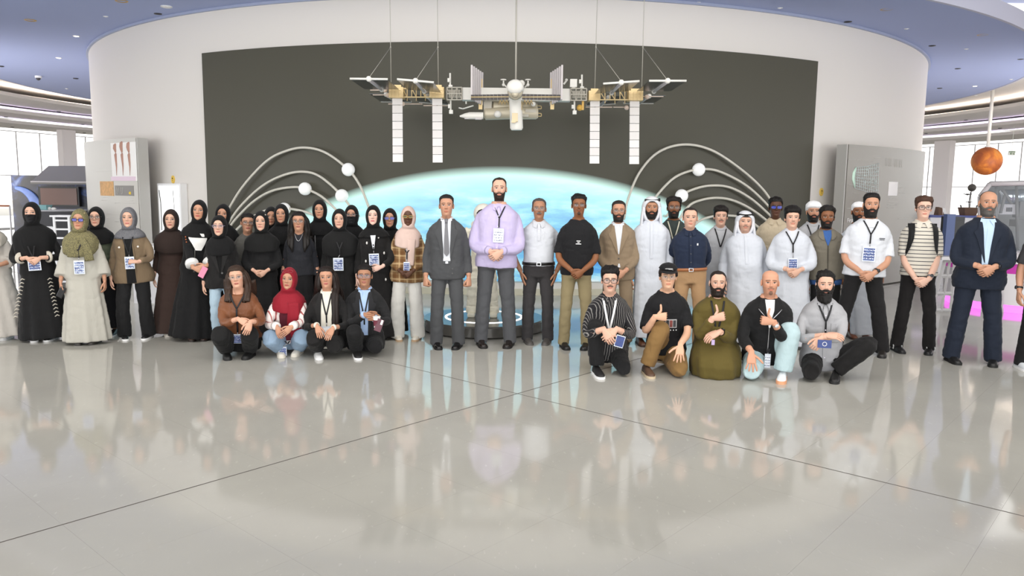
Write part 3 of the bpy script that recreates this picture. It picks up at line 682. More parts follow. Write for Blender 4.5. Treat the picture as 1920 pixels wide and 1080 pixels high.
# ---- left background: canopy, space backdrop, screen, table, chairs, railing
YB = 19.0
t = thing('exhibit_booth', 'dark booth with a space backdrop and sloping grey canopy by the left windows', 'booth', (at(100, 400, YB)[0], YB, 0))
lo = np.array(t.location)
M_sp = mat('backdrop_space', '#22252f', .4); N, L, b = nodes_of(M_sp)
tc = N.new('ShaderNodeTexCoord'); nz = N.new('ShaderNodeTexNoise'); nz.inputs['Scale'].default_value = 1.6; nz.inputs['Detail'].default_value = 8; nz.inputs['Distortion'].default_value = 1.5
L.new(tc.outputs['Object'], nz.inputs['Vector']); rp = ramp(N, [(0.46, '#26272c'), (0.58, '#2c3148'), (0.66, '#41568c'), (0.78, '#90a4cc')]); L.new(nz.outputs['Fac'], rp.inputs[0]); L.new(rp.outputs[0], b.inputs['Base Color'])
xa, xb = at(25, 400, YB)[0], at(190, 400, YB)[0]; zt = at(80, 329, YB)[2]
g = Geo(); g.box(((xa + xb) / 2 - lo[0], .05, zt / 2), (xb - xa, .1, zt)); obj('backdrop', g, M_sp, t, smooth=False)
g = Geo(); c = at(28, 394, YB - .02) - lo
a2 = np.linspace(.1, 1.5, 14); g.sweep(np.c_[c[0] + .55 * np.cos(a2), np.full(14, c[1]), c[2] + .55 * np.sin(a2)], np.linspace(.16, .04, 14), .012, n=8); obj('planet_limb', g, mat('planet_blue', '#6d86c4', .5, var=.4, bscale=5), t)
g = Geo(); pbox(g, 72, 350, 148, 387, YB - .12, .1, lo); obj('screen_frame', g, mat('screen_frame', '#191716', .3), t, smooth=False)
g = Geo(); pbox(g, 76, 353, 144, 384, YB - .14, .03, lo); obj('screen', g, mat('screen_brown', '#6b5149', .25), t, smooth=False)
M_can = mat('canopy_grey', '#85827f', .5)
g = Geo(); fl, fr = at(57, 341, YB - 1.0) - lo, at(185, 342, YB - 1.0) - lo; bl, br = at(91, 311, YB - .1) - lo, at(185, 311, YB - .1) - lo
th = np.array([0, 0, -.05]); g.hexa([fl + th, fr + th, br + th, bl + th], [fl, fr, br, bl]); obj('canopy', g, M_can, t, smooth=False)
g = Geo(); pbox(g, 57, 340, 185, 342.5, YB - 1.02, .05, lo); obj('canopy_edge', g, M_lav, t, smooth=False)
# round table with dark cloth and things on it
YT = 16.4; P = at(108, 395, YT); zt = P[2]
t = thing('draped_table', 'round table under a dark grey cloth before the booth at left', 'table', (P[0], YT, 0))
g = Geo(); a2 = np.linspace(0, 2 * PI, 40, endpoint=False); Q = lambda r, z, k=0: np.c_[(r * (1 + k * np.sin(9 * a2))) * np.cos(a2), (r * (1 + k * np.sin(9 * a2))) * np.sin(a2), np.full(40, z)]
g.loft([Q(.62, .0, .07), Q(.6, zt * .5, .05), Q(.56, zt - .03, .01), Q(.55, zt, 0)]); o = obj('cloth', g, mat('cloth_dark', '#4a4a4e', .7), t); sharp(o, 50)
g = Geo(); g.disc((0, 0, zt), .56, .02, 40); obj('table_top', g, mat('table_pale', '#b9b9bd', .4), t, smooth=False)
for px, py0, py1, r, m, nm, lab in ((81, 386, 394, .13, mat('box_teal', '#7fb0b3', .5), 'gift_box', 'small teal box on the draped table at left'), (92, 388, 394.5, .045, M_pw, 'white_cup', 'white cup beside the teal box on the draped table'), (101, 389, 395, .05, M_pw, 'white_bottle', 'white bottle at the right on the draped table')):
    b0 = at(px, py1, YT - .1); h = at(px, py0, YT - .1)[2] - zt - .02
    g = Geo()
    if nm == 'gift_box': g.box((0, 0, h / 2), (2 * r, .2, h)); g.box((0, 0, h + .01), (2 * r + .02, .22, .02))
    else: aq = np.linspace(0, 2 * PI, 16, endpoint=False); g.loft([np.c_[q * np.cos(aq), q * np.sin(aq), np.full(16, z)] for q, z in ((r * .8, 0), (r, h * .3), (r, h * .7), (r * .6, h * .8), (r * .6, h))])
    o = obj(nm, g, m); sharp(o); o.location = (b0[0], YT - .1, zt + .02); tag(o, lab, nm.split('_')[1])
M_chair = mat('chair_white', '#f0f0f2', .4)
def slat_chair(px, py, Y, s, rz, lab):
    P = at(px, py, Y); t = thing('slatted_chair', lab, 'chair', (P[0], Y, 0), rz, 'white slatted chairs at the booth table')
    g = Geo(); g.box((0, 0, .45 * s), (.44 * s, .44 * s, .04)); obj('seat', g, M_chair, t, smooth=False)
    for sx in (-1, 1):
        for sy in (-1, 1): g = Geo(); g.box((sx * .19 * s, sy * .19 * s, .215 * s), (.04, .04, .43 * s)); obj('leg', g, M_chair, t, smooth=False)
    g = Geo(); g.box((0, -.2 * s, .95 * s), (.46 * s, .04, .06)); obj('top_rail', g, M_chair, t, smooth=False)
    for k in range(6): g = Geo(); g.box(((-.2 + .08 * k) * s, -.2 * s, .70 * s), (.035, .03, .48 * s)); obj('back_slat', g, M_chair, t, smooth=False)
slat_chair(79, 400, 15.2, 1.0, .25, 'white slatted chair with its back to the camera, left of the table'); slat_chair(92, 400, 15.0, 1.0, -.1, 'white slatted chair with its back to the camera, behind the beige hijab')
t = thing('lattice_stand', 'white slatted display stand with a flat top beside the olive patterned hijab', 'stand', (at(122, 420, 13.6)[0], 13.6, 0))
zs = at(122, 405, 13.6)[2]
g = Geo(); g.box((0, 0, zs), (.36, .3, .03), [[1, 0, 0], [0, 1, 0], [0, 0, 1]]); obj('top', g, M_chair, t, smooth=False)
for sx in (-1, 1): g = Geo(); g.box((sx * .13, -.1, zs / 2), (.035, .03, zs)); obj('post', g, M_chair, t, smooth=False)
for k in range(8): g = Geo(); g.box((0, -.1, .08 + zs * k / 8), (.24, .025, .03)); obj('rung', g, M_chair, t, smooth=False)
t = thing('railing', 'thin red-topped railing by the left window', 'railing', (at(10, 440, 18.5)[0], 18.5, 0)); lo = np.array(t.location)
zr = at(5, 386, 18.5)[2]; g = Geo(); g.tube((-1.0, 0, zr), (.15, 0, zr), .02, 8); obj('top_rail', g, mat('rail_red', '#b06a4e', .5), t)
for k in range(2): g = Geo(); g.tube((.15 - .9 * k, 0, 0), (.15 - .9 * k, 0, zr), .018, 8); obj('post', g, M_frame, t)

# ---- right background
YM = 24.4
P = at(1850, 302, YM); t = thing('planet_globe', 'hanging orange Mars-like globe on a white rod at right', 'globe', P)
M_mars = mat('mars', '#b4622a', .55); N, L, b = nodes_of(M_mars); tc = N.new('ShaderNodeTexCoord'); nz = N.new('ShaderNodeTexNoise'); nz.inputs['Scale'].default_value = 3.0; nz.inputs['Detail'].default_value = 8; nz.inputs['Distortion'].default_value = .7
L.new(tc.outputs['Object'], nz.inputs['Vector']); rp = ramp(N, [(.35, '#a0522a'), (.5, '#c66e2e'), (.6, '#dc8a36'), (.72, '#d2955e')]); L.new(nz.outputs['Fac'], rp.inputs[0]); L.new(rp.outputs[0], b.inputs['Base Color'])
g = Geo(); g.ball((0, 0, 0), .437, 40, 24); obj('sphere', g, M_mars, t)
g = Geo(); g.tube((0, 0, .42), (0.0, 0, 5.115 - P[2]), .052, 12); g.disc((0, 0, .42), .09, .04, 16); obj('rod', g, M_sw, t)
P = at(1897, 287, 29); t = thing('exit_sign', 'small green and white exit sign hanging before the right windows', 'sign', P)
g = Geo(); g.box((0, 0, 0), (.17, .04, .11)); g.tube((0, 0, .05), (0, 0, 4.42 - P[2]), .008, 6); g.v = [v * np.array([1.45, 1, 1.45]) if i == 0 else v for i, v in enumerate(g.v)]; obj('plate', g, mat('exit_white', '#eef3ea', .4), t, smooth=False)
g = Geo(); g.box((0, -.024, .045), (.23, .006, .03)); g.box((-.045, -.024, -.02), (.045, .006, .065)); g.box((.045, -.024, -.02), (.075, .006, .02)); g.box((.065, -.024, -.045), (.026, .006, .036)); obj('pictogram', g, mat('exit_green', '#6d8f6a', .5), t, smooth=False)
# exhibit capsule behind the man in navy
YK = 14.0
t = thing('exhibit_capsule', 'grey framed glass exhibit capsule with machinery inside, at the right edge', 'capsule', (at(1890, 420, YK)[0], YK, 0)); lo = np.array(t.location)
M_cap = mat('capsule_grey', '#84868a', .35, metal=.2); M_capd = mat('capsule_dark', '#5d5f5f', .5)
W = lambda x, y, dy=0: at(x, y, YK + dy) - lo
out = [(1838, 480), (1838, 368), (1856, 345), (1965, 343), (1965, 480)]
g = Geo()
for p, q in zip(out[:-1], out[1:]): g.sweep([W(*p), W(*q)], [.045, .045], n=8)
obj('front_frame', g, M_lav, t)
g = Geo(); q = [W(x, y) + [.6, .88, 0] for x, y in out]; g.add([p - [0, 0, 0] for p in q] + [p + [0, .05, 0] for p in q], [(4, 3, 2, 1, 0), (5, 6, 7, 8, 9)] + [(i, (i + 1) % 5, 5 + (i + 1) % 5, 5 + i) for i in range(5)]); obj('back_wall', g, M_capd, t, smooth=False)
g = Geo(); p, q = W(1856, 345), W(1965, 343); g.hexa([p, q, q + [.62, .92, 0], p + [.62, .92, 0]], [p + [0, 0, .05], q + [0, 0, .05], q + [.62, .92, .05], p + [.62, .92, .05]]); obj('roof', g, M_cap, t, smooth=False)
g = Geo(); p, q = W(1840, 470), W(1965, 470); D_ = np.array([.58, .86, 0]); z0_ = np.array([1, 1, 0]); g.hexa([p * z0_, q * z0_, (q + D_) * z0_, (p + D_) * z0_], [p, q, q + D_, p + D_]); obj('base', g, M_cap, t, smooth=False)
g = Geo(); g.sweep([W(1878, 369, .5), W(1930, 367, .5)], [.13, .13], n=16, ref=(0, 0, 1)); obj('tank', g, mat('tank_silver', '#b8c6d2', .15, metal=.8), t)
g = Geo(); pbox(g, 1876, 383, 1906, 402, YK + .4, .3, lo); obj('machine_box', g, mat('machine_grey', '#b7b7bb', .4), t, smooth=False)
for k in range(3): g = Geo(); pbox(g, 1888 + 4 * k, 389, 1890 + 4 * k, 397, YK + .38, .03, lo); obj('vent_slot', g, M_dark, t, smooth=False)
g = Geo()
for x0, y0, x1, y1 in ((1868, 346, 1868, 470), (1906, 346, 1908, 470), (1880, 355, 1896, 382), (1884, 366, 1876, 400)): g.sweep([W(x0, y0, .2), W(x1, y1, .2)], [.03, .03], n=6)
obj('inner_strut', g, M_capd, t)
g = Geo(); pbox(g, 1912, 378, 1925, 408, YK + .3, .2, lo); pbox(g, 1905, 412, 1930, 425, YK + .3, .2, lo); obj('control_unit', g, M_capd, t, smooth=False)
g = Geo(); q = [W(x, y, .02) for x, y in out]; g.add(q, [(0, 1, 2, 3, 4)]); obj('front_glass', g, M_pane, t, smooth=False)
# round white desk with magenta light bands
YD = 11.9; P = floor_at(1905, 592); c = (8.55, P[1] + 1.15)
t = thing('round_desk', 'curved white desk with two magenta light bands behind the man in navy', 'desk', (*c, 0))
M_dw = mat('desk_white', '#f2eff1', .25); M_mag = mat('magenta_band', '#b5359b', .4, emit=.35); M_mag2 = mat('magenta_light', '#f06ee8', .4, emit=1.6)
a2 = np.linspace(0, 2 * PI, 64, endpoint=False); Q = lambda r, z: np.c_[r * np.cos(a2), r * np.sin(a2), np.full(64, z)]
zd = at(1900, 493, c[1] - 1.3)[2]; zb1, zb0 = at(1900, 500, c[1] - 1.3)[2], at(1900, 519, c[1] - 1.3)[2]
g = Geo(); g.loft([Q(1.26, .12), Q(1.28, zb0)], caps=False); g.loft([Q(1.28, zb1), Q(1.34, zb1 + .01), Q(1.34, zd), Q(.9, zd), Q(.9, zd - .05)], caps=False); o = obj('counter', g, M_dw, t); sharp(o, 30)
g = Geo(); g.loft([Q(1.27, zb0), Q(1.27, zb1)], caps=False); obj('upper_band', g, M_mag, t)
g = Geo(); g.loft([Q(1.22, .0), Q(1.22, .12)], caps=False); obj('floor_band', g, M_mag2, t)
t2 = thing('glass_dome', 'clear dome display standing on the white desk at right', 'display case', (c[0] - .99, c[1] - .47, zd))
g = Geo(); aq = np.linspace(0, PI / 2, 9); g.loft([np.c_[.3 * math.cos(q) * np.cos(a2), .3 * math.cos(q) * np.sin(a2), np.full(64, .04 + .3 * math.sin(q))] for q in aq[:-1]], caps=False); obj('dome', g, M_pane, t2)
g = Geo(); g.disc((0, 0, 0), .32, .04, 40); obj('dome_base', g, M_lav, t2, smooth=False)
g = Geo(); g.ball((0, 0, .1), (.16, .14, .06), 14, 8); g.ball((.05, -.02, .16), (.05, .05, .05), 10, 8); obj('model_terrain', g, mat('model_grey', '#b9b9bd', .6, var=.2, bscale=12), t2)
g = Geo(); g.box((0, 0, .05), (.16, .1, .1)); g.box((0, -.02, .105), (.18, .12, .012)); o = obj('card_holder', g, M_lav, smooth=False); o.location = (c[0] - .80, c[1] - .84, zd); tag(o, 'small pale card holder on the white desk beside the clear dome', 'holder')
# trestle table with a cut-out leg, a blue board, boxes and planter on the far counter
YR = floor_at(1775, 583)[1]; P = at(1775, 480, YR); zt = P[2]
t = thing('trestle_table', 'pale table on a tapered grey cut-out trestle behind the striped polo', 'table', (P[0], YR, 0)); M_tr = mat('trestle_grey', '#b5b3b3', .4)
g = Geo(); g.box((.35, .15, zt - .02), (1.1, .75, .05)); obj('table_top', g, mat('table_top_pale', '#cfcdce', .3), t, smooth=False)
def trestle(sx, xt, xb, y):
    g = Geo(); hw0, hw1 = .055, .05
    A = lambda u, v: np.array([xt + (xb - xt) * (1 - v) + u, y, v * (zt - .05)])
    for u in (-.10, .0, .10): pass
    def bar(p, q, w=.022): g.sweep([p, q], [w, w], [.018, .018], n=4, ref=(0, 1, 0))
    wT, wB = .075, .15
    L0, L1, R0, R1 = np.array([xb - wB, y, 0]), np.array([xt - wT, y, zt - .04]), np.array([xb + wB, y, 0]), np.array([xt + wT, y, zt - .04])
    bar(L0, L1, .03); bar(R0, R1, .03); bar((L0 + R0) / 2, (L1 + R1) / 2, .022)
    for v in (.03, .35, .68, .97): bar(L0 + (L1 - L0) * v, R0 + (R1 - R0) * v, .03)
    return g
obj('trestle', trestle(0, .0, -.07, -.1), M_tr, t, smooth=False); obj('trestle', trestle(0, .65, .72, -.1), M_tr, t, smooth=False)
g = Geo(); g.box((0, 0, .32), (.13, .1, .64)); o = obj('upright_board', g, mat('board_blue', '#4b5a86', .4), smooth=False); o.location = (at(1784, 450, YR)[0], YR + .1, zt); tag(o, 'upright blue board standing on the trestle table, right of the striped polo', 'board')
g = Geo(); g.box((0, 0, .3), (.2, .3, .6)); g.box((0, -.155, .35), (.15, .02, .4)); o = obj('black_speaker', g, mat('speaker_black', '#1d1c1e', .4), smooth=False); o.location = (at(1801, 450, YR)[0], YR + .25, zt); tag(o, 'black upright speaker box between the blue board and the navy suit', 'speaker')
YC = 17.5
c0 = at(1790, 404, YC); t = thing('display_counter', 'pale counter with a blue rim along the right windows', 'counter', (c0[0] + .3, YC, 0))
g = Geo(); g.box((0, .3, (c0[2] - .05) / 2), (1.7, .6, c0[2] - .05)); obj('counter_body', g, M_dw, t, smooth=False); g = Geo(); g.box((0, .3, c0[2] - .025), (1.75, .65, .05)); obj('rim', g, mat('rim_blue', '#4a56a0', .4), t, smooth=False)
def cbox(nm, px0, py0, px1, m, lab, cat):
    a_, b_ = at(px0, 404, YC + .2)[0], at(px1, 404, YC + .2)[0]; h = at(px0, py0, YC + .2)[2] - c0[2]
    g = Geo(); g.hexa([(-(b_ - a_) / 2, -.1, 0), ((b_ - a_) / 2, -.1, 0), ((b_ - a_) / 2, .1, 0), (-(b_ - a_) / 2, .1, 0)], [(-(b_ - a_) * .45, -.06, h), ((b_ - a_) * .2, -.06, h * .9), ((b_ - a_) * .2, .06, h * .9), (-(b_ - a_) * .45, .06, h)])
    o = obj(nm, g, m, smooth=False); o.location = ((a_ + b_) / 2, YC + .2, c0[2]); tag(o, lab, cat)
M_wd = mat('wood_brown', '#6a4a34', .5, var=.2, bscale=8)
cbox('brown_stand', 1755, 388, 1766, M_wd, 'dark brown wedge-shaped stand on the far counter beside the striped polo man', 'stand')
cbox('white_card_stand', 1763, 389, 1771, M_pw, 'small white card leaning on the brown stand on the far counter', 'card')
P = at(1817, 403, YC + .2); t = thing('topiary_planter', 'brown wooden planter with a ball-topped sculptural plant at right', 'planter', (P[0], YC + .25, c0[2]))
hp = at(1817, 389, YC + .2)[2] - c0[2]
g = Geo(); g.hexa([(-.13, -.11, 0), (.13, -.11, 0), (.13, .11, 0), (-.13, .11, 0)], [(-.17, -.14, hp), (.17, -.14, hp), (.17, .14, hp), (-.17, .14, hp)]); obj('box', g, M_wd, t, smooth=False)
Wp = lambda x, y: at(x, y, YC + .25) - np.array(t.location)
g = Geo(); g.sweep([Wp(1817, 392), Wp(1817, 378), Wp(1820, 360)], .012, n=6); obj('stem', g, M_dark, t)
g = Geo(); g.ball(Wp(1822.5, 352), .088, 20, 12); obj('leaf_ball', g, mat('foliage_dark', '#55514b', .7, bump=.8, bscale=40), t)
for cx, cy, s in ((1814, 366, 1.0), (1817, 380, .75)):
    for k in range(6):
        an = k * PI / 3 + .3; p0 = Wp(cx, cy); d = np.array([math.cos(an), math.sin(an) * .6, .35]); g = Geo()
        g.sweep([p0, p0 + d * .045 * s, p0 + d * .09 * s, p0 + d * .115 * s + [0, 0, -.02]], [.008, .034 * s, .026 * s, .003], [.004] * 4, n=8, ref=(0, 0, 1)); obj('leaf', g, mat('leaf_dark', '#3a3833', .6), t)
for x0, x1 in ((1803, 1800), (1830, 1833)):
    g = Geo(); g.sweep([Wp(x0, 392), Wp((x0 + x1) / 2, 386), Wp(x1, 384)], [.006, .02, .003], [.003] * 3, n=6); obj('leaf', g, mat('leaf_dark', '#3a3833', .6), t)
# ------------------------------------------------------------------ people: generators
QUEUE = []          # garments whose solids are fused into one skin at the end
def fused(name, g, m, parent, voxel=.014, it=3, wrinkle=0.0, label=None, post=None):
    o = obj(name, g, m, parent, label=label)
    md = o.modifiers.new('r', 'REMESH'); md.mode = 'VOXEL'; md.voxel_size = voxel; md.use_smooth_shade = True
    if it: sm = o.modifiers.new('s', 'SMOOTH'); sm.iterations = it; sm.factor = .5
    QUEUE.append((o, wrinkle, post)); return o
NZ = [(rng.normal(size=3), rng.uniform(0, 6.28)) for _ in range(14)]
def noise3(p, s):
    r = 0
    for k, (d, ph) in enumerate(NZ):
        f = s * (0.6 + 0.12 * k); r = r + np.sin(p @ (d * f) + ph + 1.7 * np.sin(p @ (NZ[(k + 3) % 14][0] * f * .5)))
    return r / 5.0
def flush_queue():
    dg = bpy.context.evaluated_depsgraph_get()
    done = [(o, bpy.data.meshes.new_from_object(o.evaluated_get(dg)), wv, post) for o, wv, post in QUEUE]
    for o, me, wv, post in done:
        o.modifiers.clear(); old = o.data; o.data = me; me.name = o.name
        if wv:
            n = len(me.vertices); co = np.empty(n * 3); me.vertices.foreach_get('co', co); co = co.reshape(-1, 3)
            no = np.empty(n * 3); me.vertices.foreach_get('normal', no); no = no.reshape(-1, 3)
            q_ = noise3(co * np.array([1.0, 1.0, .8]), 11.0); q2 = noise3(co * np.array([1.3, 1.0, 1.6]) + 3.1, 19.0)
            co = co + no * (wv * (1.5 * np.abs(q_) ** .6 - 1.1 + .8 * np.abs(q2) ** .7 - .5))[:, None]
            me.vertices.foreach_set('co', co.ravel()); me.update()
        if len(me.polygons): me.polygons.foreach_set('use_smooth', [True] * len(me.polygons))
    QUEUE.clear()

def ip(t, xs, ys): return np.interp(t, xs, ys)
# torso tables, fractions of body height
TZ  = [.44, .47, .50, .53, .57, .61, .66, .71, .755, .79, .812, .828, .842, .856, .875]
TXM = [.090, .096, .099, .099, .094, .090, .094, .100, .103, .096, .080, .062, .049, .041, .037]
TYM = [.058, .064, .067, .067, .063, .061, .064, .067, .068, .064, .057, .050, .042, .038, .037]
TXF = [.097, .104, .106, .103, .091, .083, .086, .089, .090, .084, .069, .054, .043, .036, .032]
TYF = [.060, .066, .068, .066, .059, .056, .061, .070, .066, .058, .052, .046, .039, .034, .032]
TCY = [.004, .006, .006, .003, -.002, -.003, -.002, -.001, .002, .005, .008, .010, .011, .010, .006]

class Fig: pass

def rotx(a): c, s = math.cos(a), math.sin(a); return np.array([[1, 0, 0], [0, c, -s], [0, s, c]])
def rotz(a): c, s = math.cos(a), math.sin(a); return np.array([[c, -s, 0], [s, c, 0], [0, 0, 1]])
def roty(a): c, s = math.cos(a), math.sin(a); return np.array([[c, 0, s], [0, 1, 0], [-s, 0, c]])

def tdim(F, z, ease=0.0):
    """half width, half depth and depth offset of the torso at height z (m) with a garment's ease (m)"""
    t = z / F.H
    rx = ip(t, TZ, TXF if F.fem else TXM) * F.H * F.bw; ry = ip(t, TZ, TYF if F.fem else TYM) * F.H * F.bd
    if F.belly: ry = ry + F.belly * np.exp(-((t - .60) / .07) ** 2); 
    k = ip(t, [.80, .845, .86], [1, .45, .3])
    return rx + ease * k, ry + ease * k, ip(t, TZ, TCY) * F.H - (F.belly * .6 * np.exp(-((t - .60) / .07) ** 2) if F.belly else 0)
def tring(F, z, ease=0.0, n=28, pw=2.35):
    rx, ry, cy = tdim(F, z, ease); a = np.linspace(0, 2 * PI, n, endpoint=False)
    return np.c_[rx * np.sign(np.cos(a)) * abs(np.cos(a)) ** (2 / pw), cy + ry * np.sign(np.sin(a)) * abs(np.sin(a)) ** (2 / pw), np.full(n, z)]
def fy(F, z, x, ease=0.0, pw=2.35):
    rx, ry, cy = tdim(F, z, ease); q = min(abs(x / rx), .985)
    return cy - ry * (1 - q ** pw) ** (1 / pw)
def T(F, P):
    P = np.asarray(P, float); return (P - F.p0) @ F.RT.T + F.p1
def Hd(F, P): return np.asarray(P, float) @ F.RH.T + F.hp

def patch(F, name, rows, m, off=.006, thick=.012, ease=None, n=8, parent=None, step=.014, label=None, zsc=True, wave=0.0):
    """a strip of cloth lying on the front of the torso; rows = (z/H, x left, x right) with x in metres"""
    ease = F.ease if ease is None else ease; g = Geo()
    rows = sorted(rows, key=lambda r: -r[0]); zs = [r[0] * F.H if zsc else r[0] for r in rows]; zz = zs[::-1]
    cnt = max(3, int((zs[0] - zs[-1]) / step) + 1); Z = np.linspace(zs[0], zs[-1], cnt); rings = []
    for z in Z:
        xl = np.interp(z, zz, [r[1] for r in rows][::-1]); xr = np.interp(z, zz, [r[2] for r in rows][::-1])
        xs = np.linspace(xl, xr, n + 1); wv = wave * np.sin(z * 60 + xs * 40)
        f = np.array([[x, fy(F, z, x, ease) - off - w_, z] for x, w_ in zip(xs, wv)]); bk = f + [0, thick, 0]
        rings.append(np.vstack([f, bk[::-1]]))
    g.loft([T(F, r) for r in rings]); o = obj(name, g, m, parent or F.root, label=label); sharp(o, 50); return o

HN = 45
def head_grid(F):
    hh = F.hh
    hs = np.concatenate([[-.55, -.40, -.28, -.18, -.11, -.06, -.02], np.linspace(.01, .72, 52), [.76, .80, .84, .88, .915, .945, .97, .988, .998]])
    front = np.arcsin(np.linspace(-.995, .995, HN)); back = np.linspace(front[-1], 2 * PI + front[0], 26)[1:-1]
    phi = np.concatenate([front, back])
    kw = [-.55, -.3, -.15, -.06, 0, .08, .2, .35, .5, .65, .8, .9, .96, 1.0]
    w = ip(hs, kw, np.array([.058, .054, .053, .053, .051, .054, .0595, .0655, .0705, .0738, .0715, .0585, .040, .003]) * (F.face_w))
    fr = ip(hs, kw, [.052, .046, .049, .066, .084, .0925, .0905, .089, .0885, .0915, .0845, .062, .038, .003])
    bk = ip(hs, kw, [.066, .062, .060, .060, .061, .064, .072, .084, .095, .101, .096, .078, .052, .003])
    nn = ip(hs, [-.55, -.06, 0, .1, .3, .6, .85, 1], [2, 1.9, 1.75, 1.9, 2.15, 2.3, 2.2, 2])
    if F.fem: w = w * .955; fr = fr * .965
    n = len(phi); V = np.zeros((len(hs), n, 3))
    c, s = np.cos(phi), np.sin(phi)
    for i in range(len(hs)):
        e = 2 / nn[i]; x = w[i] * np.sign(s) * abs(s) ** e; y = np.where(c > 0, -fr[i] * abs(c) ** e, bk[i] * abs(c) ** .93)
        V[i, :, 0] = x; V[i, :, 1] = y; V[i, :, 2] = hs[i] * hh
    X, h = V[:, :, 0], np.broadcast_to(hs[:, None], V.shape[:2]); Z = h * hh; fm = (np.broadcast_to(c, V.shape[:2]) > 0.05)
    sc_ = hh / .225
    G = lambda a, b: np.exp(-(a ** 2) - (b ** 2)); d = np.zeros(V.shape[:2]); ns = F.nose
    pr = ip(h, [.335, .365, .39, .43, .50, .575, .64], [0, .010, .0225, .021, .0145, .0075, 0]) * ns
    sg = ip(h, [.33, .385, .46, .60], [.0165, .0145, .0105, .0095]); d += pr * np.exp(-(X / sg) ** 2)
    for q in (-1, 1):
        d += .0055 * ns * G((X - q * .0125) / .0065, (h - .385) / .028)
        d += -.0105 * G((X - q * .031) / .0155, (h - .525) / .045); d += .0035 * G((X - q * .031) / .0115, (h - .523) / .026)
        d += .0042 * G((X - q * .029) / .020, (h - .615) / .030); d += .004 * G((X - q * .043) / .016, (h - .42) / .07)
    d += .0062 * G(X / .019, (h - .262) / .020) + .0068 * G(X / .016, (h - .212) / .020) - .004 * G(X / .022, (h - .165) / .02)
    d += .0045 * G(X / .017, (h - .075) / .05)
    V[:, :, 1] -= np.where(fm, d * sc_, 0)
    return V, hs, phi
def head_color(F, V, hs, phi):
    sk = np.array(lin(F.skin)); n = V.shape[:2]; col = np.ones((*n, 3)) * sk
    X = V[:, :, 0]; h = np.broadcast_to(hs[:, None], n); c = np.broadcast_to(np.cos(phi), n); Zm = h * F.hh; fm = c > .02
    def mixc(mask, cc):
        nonlocal col; mask = np.clip(mask, 0, 1)[..., None]; col = col * (1 - mask) + np.array(cc) * mask
    G = lambda a, b: np.exp(-(a ** 2) - (b ** 2))
    for q in (-1, 1): mixc(.22 * G((X - q * .042) / .018, (h - .38) / .09) * fm, sk * np.array([1.12, .72, .66]))
    mixc(.18 * G(X / .014, (h - .39) / .05) * fm, sk * np.array([1.05, .75, .7]))
    hair = np.array(lin(F.hair_c))
    lipc = np.array(lin(F.lip)) if F.lip else sk * np.array([.86, .52, .50])
    st = F.stubble
    if st:
        m = ((h < .34) & (h > -.12) & (c > -.15)) * np.clip((.36 - h + abs(X) * 1.2) / .1, 0, 1) * np.clip((h + .14) / .1, 0, 1)
        m = m * (1 - G(X / .022, (h - .24) / .04) * .8); m = np.where(abs(X) > .035, m * np.clip((.47 - h + (abs(X) - .035) * 4) / .1, 0, 1), m); mixc(st * m, hair * .8 + sk * .15)
    mixc(((1 - np.clip((abs(X) / .0235) ** 2 + ((h - .236) / .046) ** 2, 0, 1)) ** .5 > .2) * fm * .85, lipc)
    mixc(np.clip(1 - abs(h - .238 + 1.5 * X ** 2 * 4) / .011, 0, 1) * (abs(X) < .023) * fm * .7, lipc * .35)
    if F.must:
        m = np.clip(1 - ((h - .305 + abs(X) * .9) / .034) ** 2, 0, 1) * (abs(X) < .030) * fm; mixc(np.clip(m * 1.6, 0, 1) * F.must, hair)
    if F.goat: m = np.clip(1.6 - 1.6 * ((X / .024) ** 2 + ((h - .10) / .10) ** 2), 0, 1) * (c > .1) * (1 - G(X / .022, (h - .237) / .035)); mixc(F.goat * m, hair)
    eh = .522; ez = eh * F.hh
    for q in (-1, 1):
        u = (X - q * .0315) / .0150; dz = Zm - ez
        lid = .0068 * np.sqrt(np.clip(1 - u ** 2, 0, 1))
        ins = (abs(u) < 1) & (dz < lid * .85) & (dz > -lid * .75) & fm
        mixc(np.clip(1.15 - ((abs(u) / 1.3) ** 2 + (dz / .0125) ** 2), 0, 1) * fm * .35, sk * np.array([.55, .42, .38]))
        mixc(ins * .92, (.62, .60, .57)); mixc(ins * (np.hypot(X - q * .0315, dz * .9) < .0062) * .96, (.018, .011, .008))
        mixc(((abs(u) < 1.12) & (dz >= lid * .60 - .0005) & (dz < lid * .8 + .0032)) * fm * (.95 if F.fem else .75), (.012, .009, .008))
        if F.fem: mixc(((abs(u) < 1.0) & (dz < -lid * .6) & (dz > -lid - .0016)) * fm * .4, (.03, .02, .018))
        bx = (X - q * .030) / .0215; bz = (h - (.612 if not F.fem else .622) - .020 * (1 - bx ** 2) + .012 * q * bx) / (.017 if not F.fem else .0135)
        mixc(np.clip(1.25 - bz ** 2, 0, 1) * (abs(bx) < 1) * fm * (.88 if F.brow else .5), hair * .8)
    mixc(np.clip(1 - (abs(abs(X) - .0085) / .0045) ** 2, 0, 1) * np.clip(1 - ((h - .352) / .016) ** 2, 0, 1) * fm * .6, sk * .3)
    return np.clip(col, 0, 1)
def grid_faces(nr, n, r0=0):
    f = []
    for i in range(nr - 1):
        b = r0 + i * n
        for j in range(n): f.append((b + j, b + (j + 1) % n, b + n + (j + 1) % n, b + n + j))
    return f
